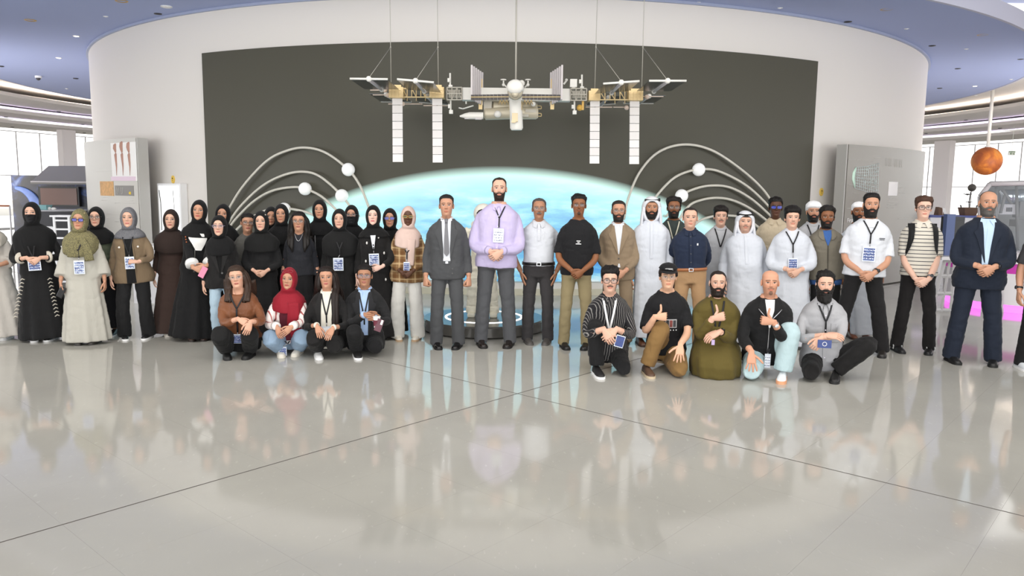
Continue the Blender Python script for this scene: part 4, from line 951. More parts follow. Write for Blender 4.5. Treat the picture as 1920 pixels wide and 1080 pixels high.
def shell(F, V, off, keep):
    """offset copy of the head grid where keep; used for hair, beards, caps"""
    nr, n = V.shape[:2]; ctr = np.array([0, .006, .55 * F.hh]); D = V - ctr; D /= np.linalg.norm(D, axis=2)[..., None]
    W_ = V + D * off[..., None]; fs = []
    for i in range(nr - 1):
        for j in range(n):
            k = (j + 1) % n
            if keep[i, j] or keep[i, k] or keep[i + 1, j] or keep[i + 1, k]: fs.append((i * n + j, i * n + k, (i + 1) * n + k, (i + 1) * n + j))
    if keep[-1].any(): fs.append(tuple((nr - 1) * n + j for j in range(n)))
    used = sorted({i for q in fs for i in q}); mp = {u: i for i, u in enumerate(used)}
    g = Geo(); g.add(Hd(F, W_.reshape(-1, 3)[used]), [tuple(mp[i] for i in q) for q in fs]); return g
def sst(x): x = np.clip(x, 0, 1); return x * x * (3 - 2 * x)
HB_X = [0, 35, 55, 68, 78, 93, 100, 118, 130, 180]
def hair_shell(F, V, hs, phi, top=.022, side=.010, line=.84, noise=.25, nfreq=90, hb=None, low=.2, sideburn=.45, up=0.0):
    ph = np.degrees(abs((phi + PI) % (2 * PI) - PI)); hbv = ip(ph, HB_X, hb or [line, line - .015, line - .07, .68, sideburn, sideburn, .62, .56, .30, low])
    n = V.shape[:2]; h = np.broadcast_to(hs[:, None], n); m = sst((h - hbv[None, :]) / .05 + .35)
    t = side + (top - side) * sst((h - .62) / .25)
    nz_ = noise3(V, nfreq)
    off = t * (1 + noise * nz_) * m - .006 * (1 - m); return shell(F, V, off, m > .12)
def beard_shell(F, V, hs, phi, t=.008, length=.0, noise=.15, must=True, chin_only=False):
    ph = np.degrees(abs((phi + PI) % (2 * PI) - PI)); n = V.shape[:2]; h = np.broadcast_to(hs[:, None], n); X = V[:, :, 0]
    ub = ip(ph, [0, 14, 20, 30, 42, 55, 68, 82, 96, 104], [.335, .335, .325, .295, .30, .345, .42, .50, .48, -.5])
    if chin_only: ub = ip(ph, [0, 12, 20, 26, 32], [.165, .165, .13, .02, -.5])
    if not must: ub = np.minimum(ub, .19)
    m = sst((ub[None, :] - h) / .045 + .4) * sst((h + .10) / .06)
    hole = (X / .0225) ** 2 + ((h - .236) / .038) ** 2; hole2 = sst((hole - .85) / .5); m = m * np.where(np.broadcast_to(np.cos(phi), n) > 0, hole2, 1)
    tt = t * (1 + .7 * np.exp(-((h - .04) / .1) ** 2)); off = tt * (1 + noise * noise3(V, 110)) * m - .005 * (1 - m)
    W_ = V.copy(); 
    if length: W_[:, :, 2] -= length * m * np.exp(-((h - .02) / .10) ** 2) * np.clip(np.cos(phi), 0, 1)[None, :]; W_[:, :, 1] -= .35 * length * m * np.exp(-((h - .02) / .12) ** 2) * np.clip(np.cos(phi), 0, 1)[None, :]
    return shell(F, W_, off, m > .12)

def hand(g, W, d, nrm, side, curl='relax', s=1.0):
    """palm and five separate fingers; d = finger direction, nrm = where the palm faces, side = +1 person's left"""
    W = np.asarray(W, float); d = np.asarray(d, float); d /= np.linalg.norm(d); nrm = np.asarray(nrm, float); nrm = nrm - d * (nrm @ d); nrm /= np.linalg.norm(nrm)
    l = np.cross(d, nrm) * -side
    def pal(t, hw, ht, c=0): 
        a = np.linspace(0, 2 * PI, 12, endpoint=False); e = 2 / 2.6
        return W + d * t * s + l * c * s + np.outer(np.sign(np.cos(a)) * abs(np.cos(a)) ** e * hw * s, l) + np.outer(np.sign(np.sin(a)) * abs(np.sin(a)) ** e * ht * s, nrm)
    g.loft([pal(-.03, .024, .020), pal(0, .026, .019), pal(.03, .034, .0165), pal(.06, .040, .0145), pal(.086, .0405, .0125), pal(.096, .036, .008)])
    C = {'relax': (.35, .45, .25), 'flat': (.12, .12, .08), 'fist': (1.25, 1.65, 1.0), 'thumb': (1.3, 1.7, 1.0), 'grip': (.75, .85, .5), 'spread': (.15, .2, .1), 'clasp': (.5, .75, .45)}[curl]
    spread = .20 if curl == 'spread' else .05
    for k, (lo, ln, r) in enumerate(((.030, .072, .0088), (.0105, .080, .0092), (-.0095, .075, .0088), (-.029, .058, .0078))):
        b = W + d * .086 * s + l * lo * s; an = 0; dirv = d + l * (spread * (1.4 - k)); dirv /= np.linalg.norm(dirv); P = [b - dirv * .02 * s, b]
        for q, fr in zip(C, (.46, .30, .24)):
            an += q; v = dirv * math.cos(an) + nrm * math.sin(an); P.append(P[-1] + v * ln * fr * s); 
        P.append(P[-1] + v * .006 * s)
        g.sweep(P, np.array([r, r, r * .98, r * .92, r * .78, r * .35]) * s, n=7, ref=l)
    b = W + d * .022 * s + l * .026 * s
    if curl == 'thumb': dirs = [(l * .75 + d * .55 + nrm * .1), (l * 1.0 + d * .02), (l * 1.0 - d * .10)]
    elif curl == 'fist': dirs = [(l * .5 + d * .75 + nrm * .45), (d * .8 + nrm * .6 - l * .2), (d * .5 + nrm * .7 - l * .5)]
    elif curl == 'spread': dirs = [(l * .85 + d * .5 + nrm * .1), (l * .7 + d * .7), (l * .6 + d * .8)]
    else: dirs = [(l * .6 + d * .7 + nrm * .35), (l * .25 + d * .9 + nrm * .3), (d * .95 + nrm * .3)]
    P = [b - d * .01 * s, b]
    for v, ln in zip(dirs, (.040, .032, .024)): v = v / np.linalg.norm(v); P.append(P[-1] + v * ln * s)
    P.append(P[-1] + v * .006 * s); g.sweep(P, np.array([.014, .0135, .0115, .0105, .0088, .004]) * s, n=8, ref=nrm)

def ik(A, B, l1, l2, pole):
    A, B, pole = (np.asarray(q, float) for q in (A, B, pole)); d = B - A; L = np.linalg.norm(d); L2 = min(L, (l1 + l2) * .999); u = d / L
    a = (l1 * l1 - l2 * l2 + L2 * L2) / (2 * L2); hgt = math.sqrt(max(l1 * l1 - a * a, 0)); p = pole - u * (pole @ u); p /= np.linalg.norm(p) + 1e-9
    return A + u * a + p * hgt
def bend(P, n=5):
    """polyline through joints, rounded at the joints"""
    return catmull(P, n * (len(P) - 1) + 1)

def skin_mat(): 
    if 'skin' in MATS: return MATS['skin']
    m = mat('skin', '#c08a6a', .5, spec=.35); N, L, b = nodes_of(m); vc = N.new('ShaderNodeVertexColor'); vc.layer_name = 'tone'; L.new(vc.outputs[0], b.inputs['Base Color'])
    b.inputs['Subsurface Weight'].default_value = .06; b.inputs['Subsurface Radius'].default_value = (.01, .004, .002); return m

_cl = {}
def cloth(hexc, rough=.85, bump=.6, kind='plain', hex2=None, scale=1.0):
    key = (hexc, rough, kind, hex2, scale)
    if key in _cl: return _cl[key]
    m = mat('cloth_%d' % len(_cl), hexc, rough, spec=.25, bump=bump, bscale=9, stretch=(1.6, 1.6, .55)); _cl[key] = m; N, L, b = nodes_of(m)
    b.inputs['Sheen Weight'].default_value = .05
    if kind == 'plain': return m
    tc = N.new('ShaderNodeTexCoord'); sx = N.new('ShaderNodeSeparateXYZ'); L.new(tc.outputs['Object'], sx.inputs[0])
    def M(op, a, bb=0.0):
        n = N.new('ShaderNodeMath'); n.operation = op
        for i, v in enumerate((a, bb)):
            if isinstance(v, (int, float)): n.inputs[i].default_value = v
            else: L.new(v, n.inputs[i])
        return n.outputs[0]
    x, z = sx.outputs[0], sx.outputs[2]; fac = None
    if kind == 'hstripe': fac = M('LESS_THAN', M('FRACT', M('MULTIPLY', z, scale)), .2)
    elif kind == 'pinstripe': fac = M('LESS_THAN', M('FRACT', M('MULTIPLY', M('ADD', x, M('MULTIPLY', sx.outputs[1], .7)), scale)), .2)
    elif kind == 'plaid':
        f1 = M('LESS_THAN', M('FRACT', M('MULTIPLY', x, scale)), .16); f2 = M('LESS_THAN', M('FRACT', M('MULTIPLY', z, scale)), .16); f3 = M('GREATER_THAN', M('FRACT', M('MULTIPLY', M('ADD', x, .03), scale)), .62); f4 = M('GREATER_THAN', M('FRACT', M('MULTIPLY', M('ADD', z, .03), scale)), .62)
        fac = M('MULTIPLY', M('ADD', M('ADD', f1, f2), M('MULTIPLY', M('ADD', f3, f4), -.28)), .6); fac = M('ADD', fac, .25)
    elif kind in ('speckle', 'scribble'):
        nz = N.new('ShaderNodeTexNoise'); nz.inputs['Scale'].default_value = scale; nz.inputs['Detail'].default_value = 3; nz.inputs['Distortion'].default_value = 1.5 if kind == 'scribble' else 0; L.new(tc.outputs['Object'], nz.inputs['Vector'])
        fac = M('MULTIPLY', M('SUBTRACT', nz.outputs[0], .44), 9.0)
    mx = N.new('ShaderNodeMix'); mx.data_type = 'RGBA'; mx.clamp_factor = True; mx.inputs[6].default_value = (*lin(hexc), 1); mx.inputs[7].default_value = (*lin(hex2), 1)
    L.new(fac, mx.inputs[0]); L.new(mx.outputs[2], b.inputs['Base Color']); return m
def strand_mat(h): return mat('strands_' + h.strip('#'), h, .5, spec=.35, bump=.35, bscale=70, stretch=(1, 1, .06), var=.3)
def hair_mat(h): return mat('hair_' + h.strip('#'), h, .55, spec=.3, bump=.5, bscale=110, stretch=(1, 1, .3), var=.3)
M_lens = bpy.data.materials.new('lens_clear'); M_lens.use_nodes = True
def lens_mat(name, tint, k, rough=.02):
    if name in MATS: return MATS[name]
    m = bpy.data.materials.new(name); m.use_nodes = True; MATS[name] = m; N = m.node_tree.nodes; L = m.node_tree.links
    N.remove(N['Principled BSDF']); tr = N.new('ShaderNodeBsdfTransparent'); tr.inputs[0].default_value = (.93, .93, .93, 1); gl = N.new('ShaderNodeBsdfPrincipled'); gl.inputs['Base Color'].default_value = (*lin(tint), 1); gl.inputs['Roughness'].default_value = rough
    ms = N.new('ShaderNodeMixShader'); ms.inputs[0].default_value = k; L.new(tr.outputs[0], ms.inputs[1]); L.new(gl.outputs[0], ms.inputs[2]); L.new(ms.outputs[0], N['Material Output'].inputs[0]); return m
def badge_mat(kind):
    name = 'badge_' + kind
    if name in MATS: return MATS[name]
    m = mat(name, '#3d5288', .35); N, L, b = nodes_of(m); tc = N.new('ShaderNodeTexCoord'); sx = N.new('ShaderNodeSeparateXYZ'); L.new(tc.outputs['UV'], sx.inputs[0])
    def M(op, a, bb=0.0):
        n = N.new('ShaderNodeMath'); n.operation = op
        for i, v in enumerate((a, bb)):
            if isinstance(v, (int, float)): n.inputs[i].default_value = v
            else: L.new(v, n.inputs[i])
        return n.outputs[0]
    mp = N.new('ShaderNodeMapping'); mp.inputs['Scale'].default_value = (9, 13, 1); L.new(tc.outputs['UV'], mp.inputs[0])
    nz = N.new('ShaderNodeTexNoise'); nz.inputs['Scale'].default_value = 1.0; nz.inputs['Detail'].default_value = 1; L.new(mp.outputs[0], nz.inputs['Vector'])
    nb = N.new('ShaderNodeTexNoise'); nb.inputs['Scale'].default_value = 2.2; nb.inputs['Detail'].default_value = 2; L.new(tc.outputs['UV'], nb.inputs['Vector'])
    rows = M('LESS_THAN', M('FRACT', M('MULTIPLY', sx.outputs[1], 3.4)), .38); ink = M('MULTIPLY', rows, M('GREATER_THAN', nz.outputs[0], .50))
    base, hi, tx = {'blue': ('#34457d', '#4c639d', '#dfe5f2'), 'white': ('#eceef3', '#dfe3ee', '#46557f'), 'mixed': ('#3f5288', '#a9b7d6', '#eef1f7'), 'plain': ('#f4f5f7', '#ffffff', '#f4f5f7')}[kind]
    r = ramp(N, [(.42, base), (.60, hi)]); L.new(nb.outputs[0], r.inputs[0])
    mx = N.new('ShaderNodeMix'); mx.data_type = 'RGBA'; L.new(ink, mx.inputs[0]); L.new(r.outputs[0], mx.inputs[6]); mx.inputs[7].default_value = (*lin(tx), 1); L.new(mx.outputs[2], b.inputs['Base Color']); return m

def make(label, hx, ytop, yf=None, Y=None, H=None, fem=False, bw=1.0, bd=1.0, belly=0.0, yaw=0.0, hyaw=0.0, htilt=0.0, hpitch=0.0, skin='#c89674', hair_c='#17120f', lip=None, stubble=0, must=0, brow=True, nose=1.0, face_w=1.0, pad=.018, hs=1.0,
         pose='stand', lean=0.0, px=0.0, arms='down', zc=.53, stance=.095, legs=None, bodyx=None, slump=0.0, goat=0, group=None, foot_yaw=.22):
    F = Fig(); F.fem, F.bw, F.bd, F.belly = fem, bw, bd, belly
    if Y is None: Y = floor_at(hx, yf)[1]
    top = at(hx, ytop, Y); F.X, F.Y = top[0], Y
    if bodyx is not None: F.X = at(bodyx, ytop + 60, Y)[0]
    F.hdx = top[0] - F.X
    if pose == 'stand': F.H = top[2] - pad
    else: F.H = H
    F.hh = max(.1335 * F.H, .215 if fem else .226) * hs
    F.skin, F.hair_c, F.lip, F.stubble, F.must, F.brow, F.nose, F.face_w = skin, hair_c, lip, stubble, must, brow, nose, face_w
    F.ease = .012; F.pose = pose; F.goat = goat
    F.root = bpy.data.objects.new('person', None); F.root.empty_display_size = .1; COL.objects.link(F.root)
    yaw = yaw - .6 * math.atan2(F.X, F.Y); F.yaw = yaw
    F.root.location = (F.X, F.Y, 0); F.root.rotation_euler = (0, 0, yaw)
    def loc(px_, py_, dy): return rotz(-yaw) @ (at(px_, py_, Y + dy) - np.array([F.X, F.Y, 0]))
    F.loc = loc; tag(F.root, label, 'person', group)
    # torso frame
    F.p0 = np.array([0, 0, .50 * F.H]); 
    if pose == 'stand': zp = .50 * F.H
    else: zp = (top[2] - pad) - (.50 * F.H) * math.cos(lean) + slump
    F.zp = zp; F.p1 = np.array([0, px, zp]); F.RT = rotx(lean)          # lean > 0 tips the chest towards the viewer
    roll = math.atan2(F.hdx, .42 * F.H); F.RT = roty(roll) @ F.RT
    F.RH = roty(htilt) @ rotz(hyaw) @ rotx(hpitch)
    F.hp = T(F, [0, -.012, F.H - F.hh])
    # joints
    sx = (.083 if fem else .0915) * F.H * bw
    F.S = {q: T(F, [q * sx,   .008, .768 * F.H]) for q in (-1, 1)}; F.Sin = {q: T(F, [q * sx * .35, .008, .774 * F.H]) for q in (-1, 1)}
    l1, l2 = .168 * F.H, .143 * F.H; F.E, F.W, F.HS = {}, {}, {}
    A = arms if isinstance(arms, dict) else {}
    for q in (-1, 1):
        side = 'R' if q < 0 else 'L'; spec = A.get(side, arms if isinstance(arms, str) else 'down'); pole = (q * .85, .6, -.45) if pose == 'stand' else (q * .75, .3, -.8)
        if spec == 'clasp':
            yb = fy(F, zc * F.H, 0, .02) - .062 - (0 if q < 0 else .02); W = np.array([q * .070, yb, zc * F.H + .05]); hsx = ((-q * .80, -.12, -.58), (-q * .1, 1, .1), 'clasp')
        elif spec == 'down':
            W = np.array([q * (.128 * F.H * bw + .016), -.03, .474 * F.H]); hsx = ((q * .02, -.12, -1), (-q, .25, 0), 'relax'); pole = (q * .25, 1, 0)
        elif spec == 'fistdown':
            W = np.array([q * (.128 * F.H * bw + .020), -.04, .474 * F.H]); hsx = ((q * .02, -.15, -1), (-q * .7, .6, 0), 'fist'); pole = (q * .25, 1, 0)
        elif spec == 'back':
            W = np.array([q * .05, .17 + .04 * bd, .53 * F.H]); hsx = ((-q * .8, .1, -.6), (0, 1, 0), 'relax'); pole = (q * 1.0, .1, -.2)
        elif spec == 'pocket':
            W = np.array([q * (.112 * F.H * bw + .012), -.035, .505 * F.H]); hsx = ((-q * .25, -.25, -1), (-q, .2, 0), 'flat')
        else:
            W = np.array(loc(*spec[0][1:]) if spec[0][0] == 'px' else spec[0], float); hsx = spec[1:4]; pole = spec[4] if len(spec) > 4 else pole
        F.W[q] = W; F.HS[q] = hsx; F.E[q] = ik(F.S[q], W, l1, l2, pole)
        L = np.linalg.norm(W - F.S[q])
        if L > (l1 + l2) * .999: F.W[q] = F.S[q] + (W - F.S[q]) / L * (l1 + l2) * .999
    F.hip, F.K, F.A = {}, {}, {}; th, sh = .230 * F.H, .224 * F.H
    for q in (-1, 1):
        F.hip[q] = np.array([q * .05 * F.H * bw, px + .005, zp - .005])
        lg = (legs or {}).get('R' if q < 0 else 'L', ('foot', q * stance, .02, .085))
        if lg[0] == 'foot':
            F.A[q] = np.array(lg[1:4]); pole = lg[4] if len(lg) > 4 else (q * .10, -1, .0); F.K[q] = ik(F.hip[q], F.A[q], th, sh, pole)
        else:
            F.K[q] = np.array(lg[1:4]); F.A[q] = np.array(lg[4:7])
    F.foot_yaw = foot_yaw
    body(F); return F

def body(F):
    V, hs, phi = head_grid(F); col = head_color(F, V, hs, phi); F.V, F.hs_, F.phi = V, hs, phi
    nr, n = V.shape[:2]; g = Geo(); fs = grid_faces(nr, n); fs.append(tuple((nr - 1) * n + j for j in range(n)))
    g.add(Hd(F, V.reshape(-1, 3)), fs); nh = g.n
    k = F.hh / .225; wE = .0715 * F.face_w * (.955 if F.fem else 1)
    for q in (-1, 1): g.ball(Hd(F, [q * (wE + .004), .012, .47 * F.hh]), (.010 * k, .021 * k, .032 * k), 10, 8, R=F.RH @ rotz(q * .35) @ rotx(-.15))
    s = 1.0
    zs = np.linspace(.53, .862, 20) * F.H; g.loft([T(F, np.c_[(r := tring(F, z, -.012, 20))[:, 0], r[:, 1], r[:, 2]]) for z in zs])
    a = F.H / 1.75 * (.86 if F.fem else 1) * (1 + .25 * (F.bw - 1))
    F.ak = a
    for q in (-1, 1):
        P = bend([F.Sin[q], F.S[q], F.E[q], F.W[q]]); t = np.linspace(0, 3, len(P))
        r = ip(t, [0, .8, 1.2, 1.9, 2.05, 2.35, 2.8, 3], np.array([.036, .042, .042, .038, .037, .039, .030, .027]) * a); g.sweep(P, r, n=12)
        hand(g, F.W[q] + np.asarray(F.HS[q][0]) / np.linalg.norm(F.HS[q][0]) * .012, F.HS[q][0], F.HS[q][1], q, F.HS[q][2], a * 1.02 if not F.fem else a * 1.06)
        kneel_ = F.pose != 'stand'; P = bend([F.hip[q] + [0, 0, .06], F.hip[q], (F.hip[q] * .45 + F.K[q] * .55), F.hip[q] * .3 + F.K[q] * .7] if kneel_ else [F.hip[q] + [0, 0, .06], F.hip[q], F.K[q], F.A[q]]); t = np.linspace(0, 3, len(P)); g.sweep(P, ip(t, [0, 1, 1.3, 2, 2.3, 2.9, 3], np.array([.045, .048, .046, .034, .034, .032, .032]) * F.H / 1.75), n=10)
    o = obj('body', g, skin_mat(), F.root); at_ = o.data.color_attributes.new('tone', 'FLOAT_COLOR', 'POINT')
    c4 = np.ones((g.n, 4)); c4[:, :3] = lin(F.skin); c4[:nh, :3] = col.reshape(-1, 3); at_.data.foreach_set('color', c4.ravel()); F.body = o

def sleeve(F, g, q, rad, end=3.0, n=16, start=0.0):
    P = bend([F.Sin[q], F.S[q], F.E[q], F.W[q]], 7); t = np.linspace(0, 3, len(P)); k = (t <= end + 1e-6) & (t >= start)
    r = ip(t[k], [0, 1, 1.5, 2, 2.5, 3], np.asarray(rad) * F.ak); g.sweep(P[k], r, n=n)
SL = {'shirt': [.042, .052, .051, .048, .043, .037], 'suit': [.044, .056, .056, .053, .049, .044], 'tee': [.042, .055, .059, .064, .066, .066], 'slim': [.042, .050, .049, .047, .043, .036], 'loose': [.044, .055, .058, .059, .055, .043], 'wide': [.044, .057, .066, .080, .100, .115], 'thobe': [.042, .054, .054, .054, .053, .051]}
def top(F, name, m, zlow, ease=.014, sl='shirt', end=2.96, wr=.0055, voxel=.013, flare=0.0, label=None, zt=.850, it=3):
    F.ease = ease; g = Geo(); zs = np.arange(zlow * F.H, zt * F.H, .022); zs = np.append(zs, zt * F.H)
    rings = []
    for z in zs:
        r = tring(F, z, ease, 28); k = flare * sst((.60 - z / F.H) / .12); r[:, 0] *= 1 + k; r[:, 1] *= 1 + k * .8; rings.append(T(F, r))
    g.loft(rings)
    for q in (-1, 1): sleeve(F, g, q, SL[sl] if isinstance(sl, str) else sl, end)
    return fused(name, g, m, F.root, voxel, it, wr, label)
def cuffs(F, m, w=.03, r=.036, name='cuff'):
    for q in (-1, 1):
        d = F.W[q] - F.E[q]; d /= np.linalg.norm(d); g = Geo(); g.sweep([F.W[q] - d * w, F.W[q] + d * .006], [r * F.ak * 1.05, r * F.ak], n=14); obj(name, g, m, F.root)
def robe(F, name, m, rx=.24, ry=.20, ease=.02, sl='loose', end=2.95, zhem=.035, pl=.018, npl=9, wr=.0045, seed=0, cy=0.0, label=None, voxel=.0145):
    F.ease = ease; g = Geo(); r0 = np.random.default_rng(seed + 5); n = 72; a = np.linspace(0, 2 * PI, n, endpoint=False); rings = []
    ph = r0.uniform(0, 6.28, 4); zs = np.append(np.arange(zhem, .85 * F.H, .025), .85 * F.H); tx, ty, _ = tdim(F, .52 * F.H, ease); pw = 2.3
    for z in zs:
        t = z / F.H; x0, y0, c0 = tdim(F, z, ease)
        if t < .62:
            u = sst((.62 - t) / .62) * .55 + (.62 - t) / .62 * .45; bx, by, bc = tdim(F, .62 * F.H, ease); hx_, hy_, _ = tdim(F, max(t, .5) * F.H, ease)
            x0 = max(bx + (rx - bx) * u, hx_ if t > .5 else 0); y0 = max(by + (ry - by) * u, hy_ if t > .5 else 0); c0 = c0 * (1 - u) + cy * u
            pu = ((.62 - t) / .62) ** 1.1
        else: pu = 0
        wv = pl * pu * (np.sin(npl * a + ph[0] + .8 * np.sin(2 * a + ph[1])) * .7 + .5 * np.sin((npl + 4) * a + ph[2] + .5 * math.sin(3 * t)))
        rings.append(T(F, np.c_[(x0 + wv) * np.sign(np.cos(a)) * abs(np.cos(a)) ** (2 / pw), c0 + (y0 + wv) * np.sign(np.sin(a)) * abs(np.sin(a)) ** (2 / pw), np.full(n, z)]))
    g.loft(rings)
    for q in (-1, 1): sleeve(F, g, q, SL[sl] if isinstance(sl, str) else sl, end)
    return fused(name, g, m, F.root, voxel, 2, wr, label)
def trousers(F, m, ease=.012, hem=.062, knee=.066, thigh=.088, zt=.585, wr=.0042, name='trousers', zhem=.035, label=None, voxel=.014):
    g = Geo(); k = F.H / 1.75
    if F.pose == 'stand': zs = np.linspace(.465, zt, 8) * F.H; g.loft([T(F, tring(F, z, ease, 28)) for z in zs])
    else: zs = np.linspace(.455, zt, 8) * F.H; g.loft([T(F, tring(F, z, ease + .006, 28)) for z in zs])
    for q in (-1, 1):
        if F.pose == 'stand': A = F.A[q] * [1, 1, 0] + [0, .0, zhem]
        else: A = F.A[q]
        P = bend([F.hip[q] + [0, 0, .04], F.hip[q], F.K[q], A], 8); t = np.linspace(0, 3, len(P)); kf = F.pose != 'stand' and F.K[q][2] < .16; r = ip(t, [0, 1, 1.35, 2, 2.4, 3], np.array([.082, thigh * (1.10 if kf else 1), thigh * (1.08 if kf else .97), knee * (.84 if kf else 1), (knee + hem) / 2 + .002, hem]) * k * (1 + .45 * (F.bw - 1)))
        g.sweep(P, r, r * 1.04, n=18)
    return fused(name, g, m, F.root, voxel, 3, wr, label)
def shoe(F, q, m, msole, size=1.0, sole=.022, pitch=0.0, pos=None, yaw=None, label=None, high=0.0):
    yw = -q * F.foot_yaw if yaw is None else yaw; A = F.A[q] if pos is None else np.asarray(pos, float)
    base = np.array([A[0], A[1], 0.0]) if pos is None else A; R = rotz(yw) @ rotx(pitch); s = size * F.H / 1.75
    ys = [.078, .066, .03, -.03, -.09, -.15, -.185, -.2]; hw = [.020, .033, .036, .036, .043, .043, .031, .012]; ht = [.055, .085 + high, .098 + high, .088, .066, .052, .043, .03]
    n = 14; a = np.linspace(0, PI, n); g = Geo(); rings = []
    for y, w_, h in zip(ys, hw, ht):
        p = np.c_[w_ * np.sign(np.cos(a)) * abs(np.cos(a)) ** .75, np.full(n, y), sole * .6 + (h - sole * .6) * np.sin(a) ** .7]; rings.append(p * s)
    g.loft([base + r @ R.T for r in rings]); o = obj('shoe', g, m, F.root, label=label)
    g = Geo(); rings = []
    for y, w_ in zip(ys, hw):
        w2 = w_ + .004; yy = y * 1.03; rings.append(np.array([[-w2, yy, 0], [w2, yy, 0], [w2, yy, sole], [-w2, yy, sole]]) * s)
    g.loft([base + r @ R.T for r in rings]); so = obj('sole', g, msole, o); sharp(so, 50); return o
def shoes(F, m='#1c1a1b', sole='#151414', rough=.35, **k):
    for q in (-1, 1): shoe(F, q, mat('shoe_' + m.strip('#') + str(rough), m, rough), mat('sole_' + sole.strip('#'), sole, .6), **k)

def hijab(F, hexc, cape=.70, kind='plain', hex2=None, scale=1.0, wide=1.0, drop_side=None, ease=None, rough=.85, label=None, under=None, nm='hijab', face=1.0, chinz=.0):
    m = cloth(hexc, rough, .4, kind, hex2, scale); k = F.hh / .225; g = Geo(); n = 40; a = np.linspace(0, 2 * PI, n, endpoint=False); ca, sa = np.cos(a), np.sin(a)
    oc = np.array([0, 0, .475 * F.hh]); rings = []
    def R_(X, Zu, Zd, y, ys=0): return np.c_[X * ca, y + ys * (sa > 0) * sa, np.where(sa > 0, Zu * sa, Zd * sa)] * k + oc
    xf = .0585 * face * (F.face_w)
    rings.append(R_(xf - .006, .080, .118, -.050, -.022)); rings.append(R_(xf, .086, .126, -.060, -.022)); rings.append(R_(xf + .006, .094, .133, -.062, -.018)); rings.append(R_(xf + .015, .108, .142, -.052, -.012))
    for u, X, Zu, y in ((0, .083, .122, -.03, ), (0, .0875, .131, .005), (0, .087, .132, .04), (0, .080, .122, .075), (0, .064, .098, .102), (0, .04, .06, .118), (0, .012, .02, .124)): rings.append(R_(X * F.face_w, Zu, min(.150, Zu + .04), y))
    g.loft([Hd(F, r) for r in rings], caps=False)
    o = fused_none(nm, g, m, F.root, label)
    # neck and shoulder drape
    g = Geo(); n = 48; a = np.linspace(0, 2 * PI, n, endpoint=False); ca, sa = np.cos(a), np.sin(a); e = F.ease if ease is None else ease; rings = []
    hc = F.hp; zch = .12 * F.hh
    def nr_(rx, ryf, ryb, z, cy): return np.c_[rx * ca, np.where(sa < 0, ryf * sa, ryb * sa) + cy, np.full(n, z)]
    rings.append(Hd(F, nr_(.062 * k, .060 * k, .09 * k, .20 * F.hh, -.005))); rings.append(Hd(F, nr_(.073 * k, .078 * k, .10 * k, .06 * F.hh, -.006))); rings.append(Hd(F, nr_(.078 * k, .082 * k, .10 * k, -.08 * F.hh, -.004)))
    zf = cape * F.H; tops = np.array([.845, .832, .818, .80, .78]) * F.H
    for i, z in enumerate(tops):
        r = tring(F, z, e + .018, n); r[:, 0] = np.sign(r[:, 0]) * np.maximum(abs(r[:, 0]), abs(.080 * k * ca)); kk = 1 + (wide - 1) * i / 4; r[:, 0] *= kk; lx_ = [.088, .112, .134, .150, .160][i] * (F.H / 1.62) * F.bw; mx_ = abs(r[:, 0]).max(); r[:, 0] *= max(1, lx_ / mx_); rings.append(T(F, r))
    front = np.clip(-sa, 0, 1) ** .6
    for u in np.linspace(.15, 1, 8):
        zz = .78 * F.H - (.78 * F.H - zf) * u * (.35 + .65 * front) - (0 if drop_side is None else 0); rx_, ry_, cy_ = tdim(F, .74 * F.H, e + .022)
        r = np.zeros((n, 3))
        for j in range(n):
            q = tring(F, zz[j], e + .020 + .006 * math.sin(7 * a[j] + 1), n); r[j] = q[j]
        r[:, 0] *= wide; rings.append(T(F, r))
    g.loft(rings, caps=False); d = obj('drape', g, m, o); md = d.modifiers.new('s', 'SOLIDIFY'); md.thickness = .006; md.offset = 0
    if under:
        g = Geo(); b = np.linspace(.25, PI - .25, 24); P0 = Hd(F, np.c_[(xf - .001) * np.cos(b), np.full(24, -.0), .082 * np.sin(b)] * k + oc)
        mm = cloth(under); V = F.V; keepm = (V[:, :, 2] > .80 * F.hh) & (V[:, :, 1] < -.02); g = shell(F, V, np.where(keepm, .0045, -.004), keepm); obj('underscarf', g, mm, F.root)
    return o
def fused_none(name, g, m, parent, label=None):
    o = obj(name, g, m, parent, label=label); md = o.modifiers.new('s', 'SOLIDIFY'); md.thickness = .005; md.offset = -1; return o
def hair(F, nm='hair', **k):
    g = hair_shell(F, F.V, F.hs_, F.phi, **k); return obj(nm, g, hair_mat(F.hair_c), F.root)
def beard(F, **k):
    c = k.pop('color', F.hair_c); g = beard_shell(F, F.V, F.hs_, F.phi, **k); return obj('beard', g, hair_mat(c), F.root)
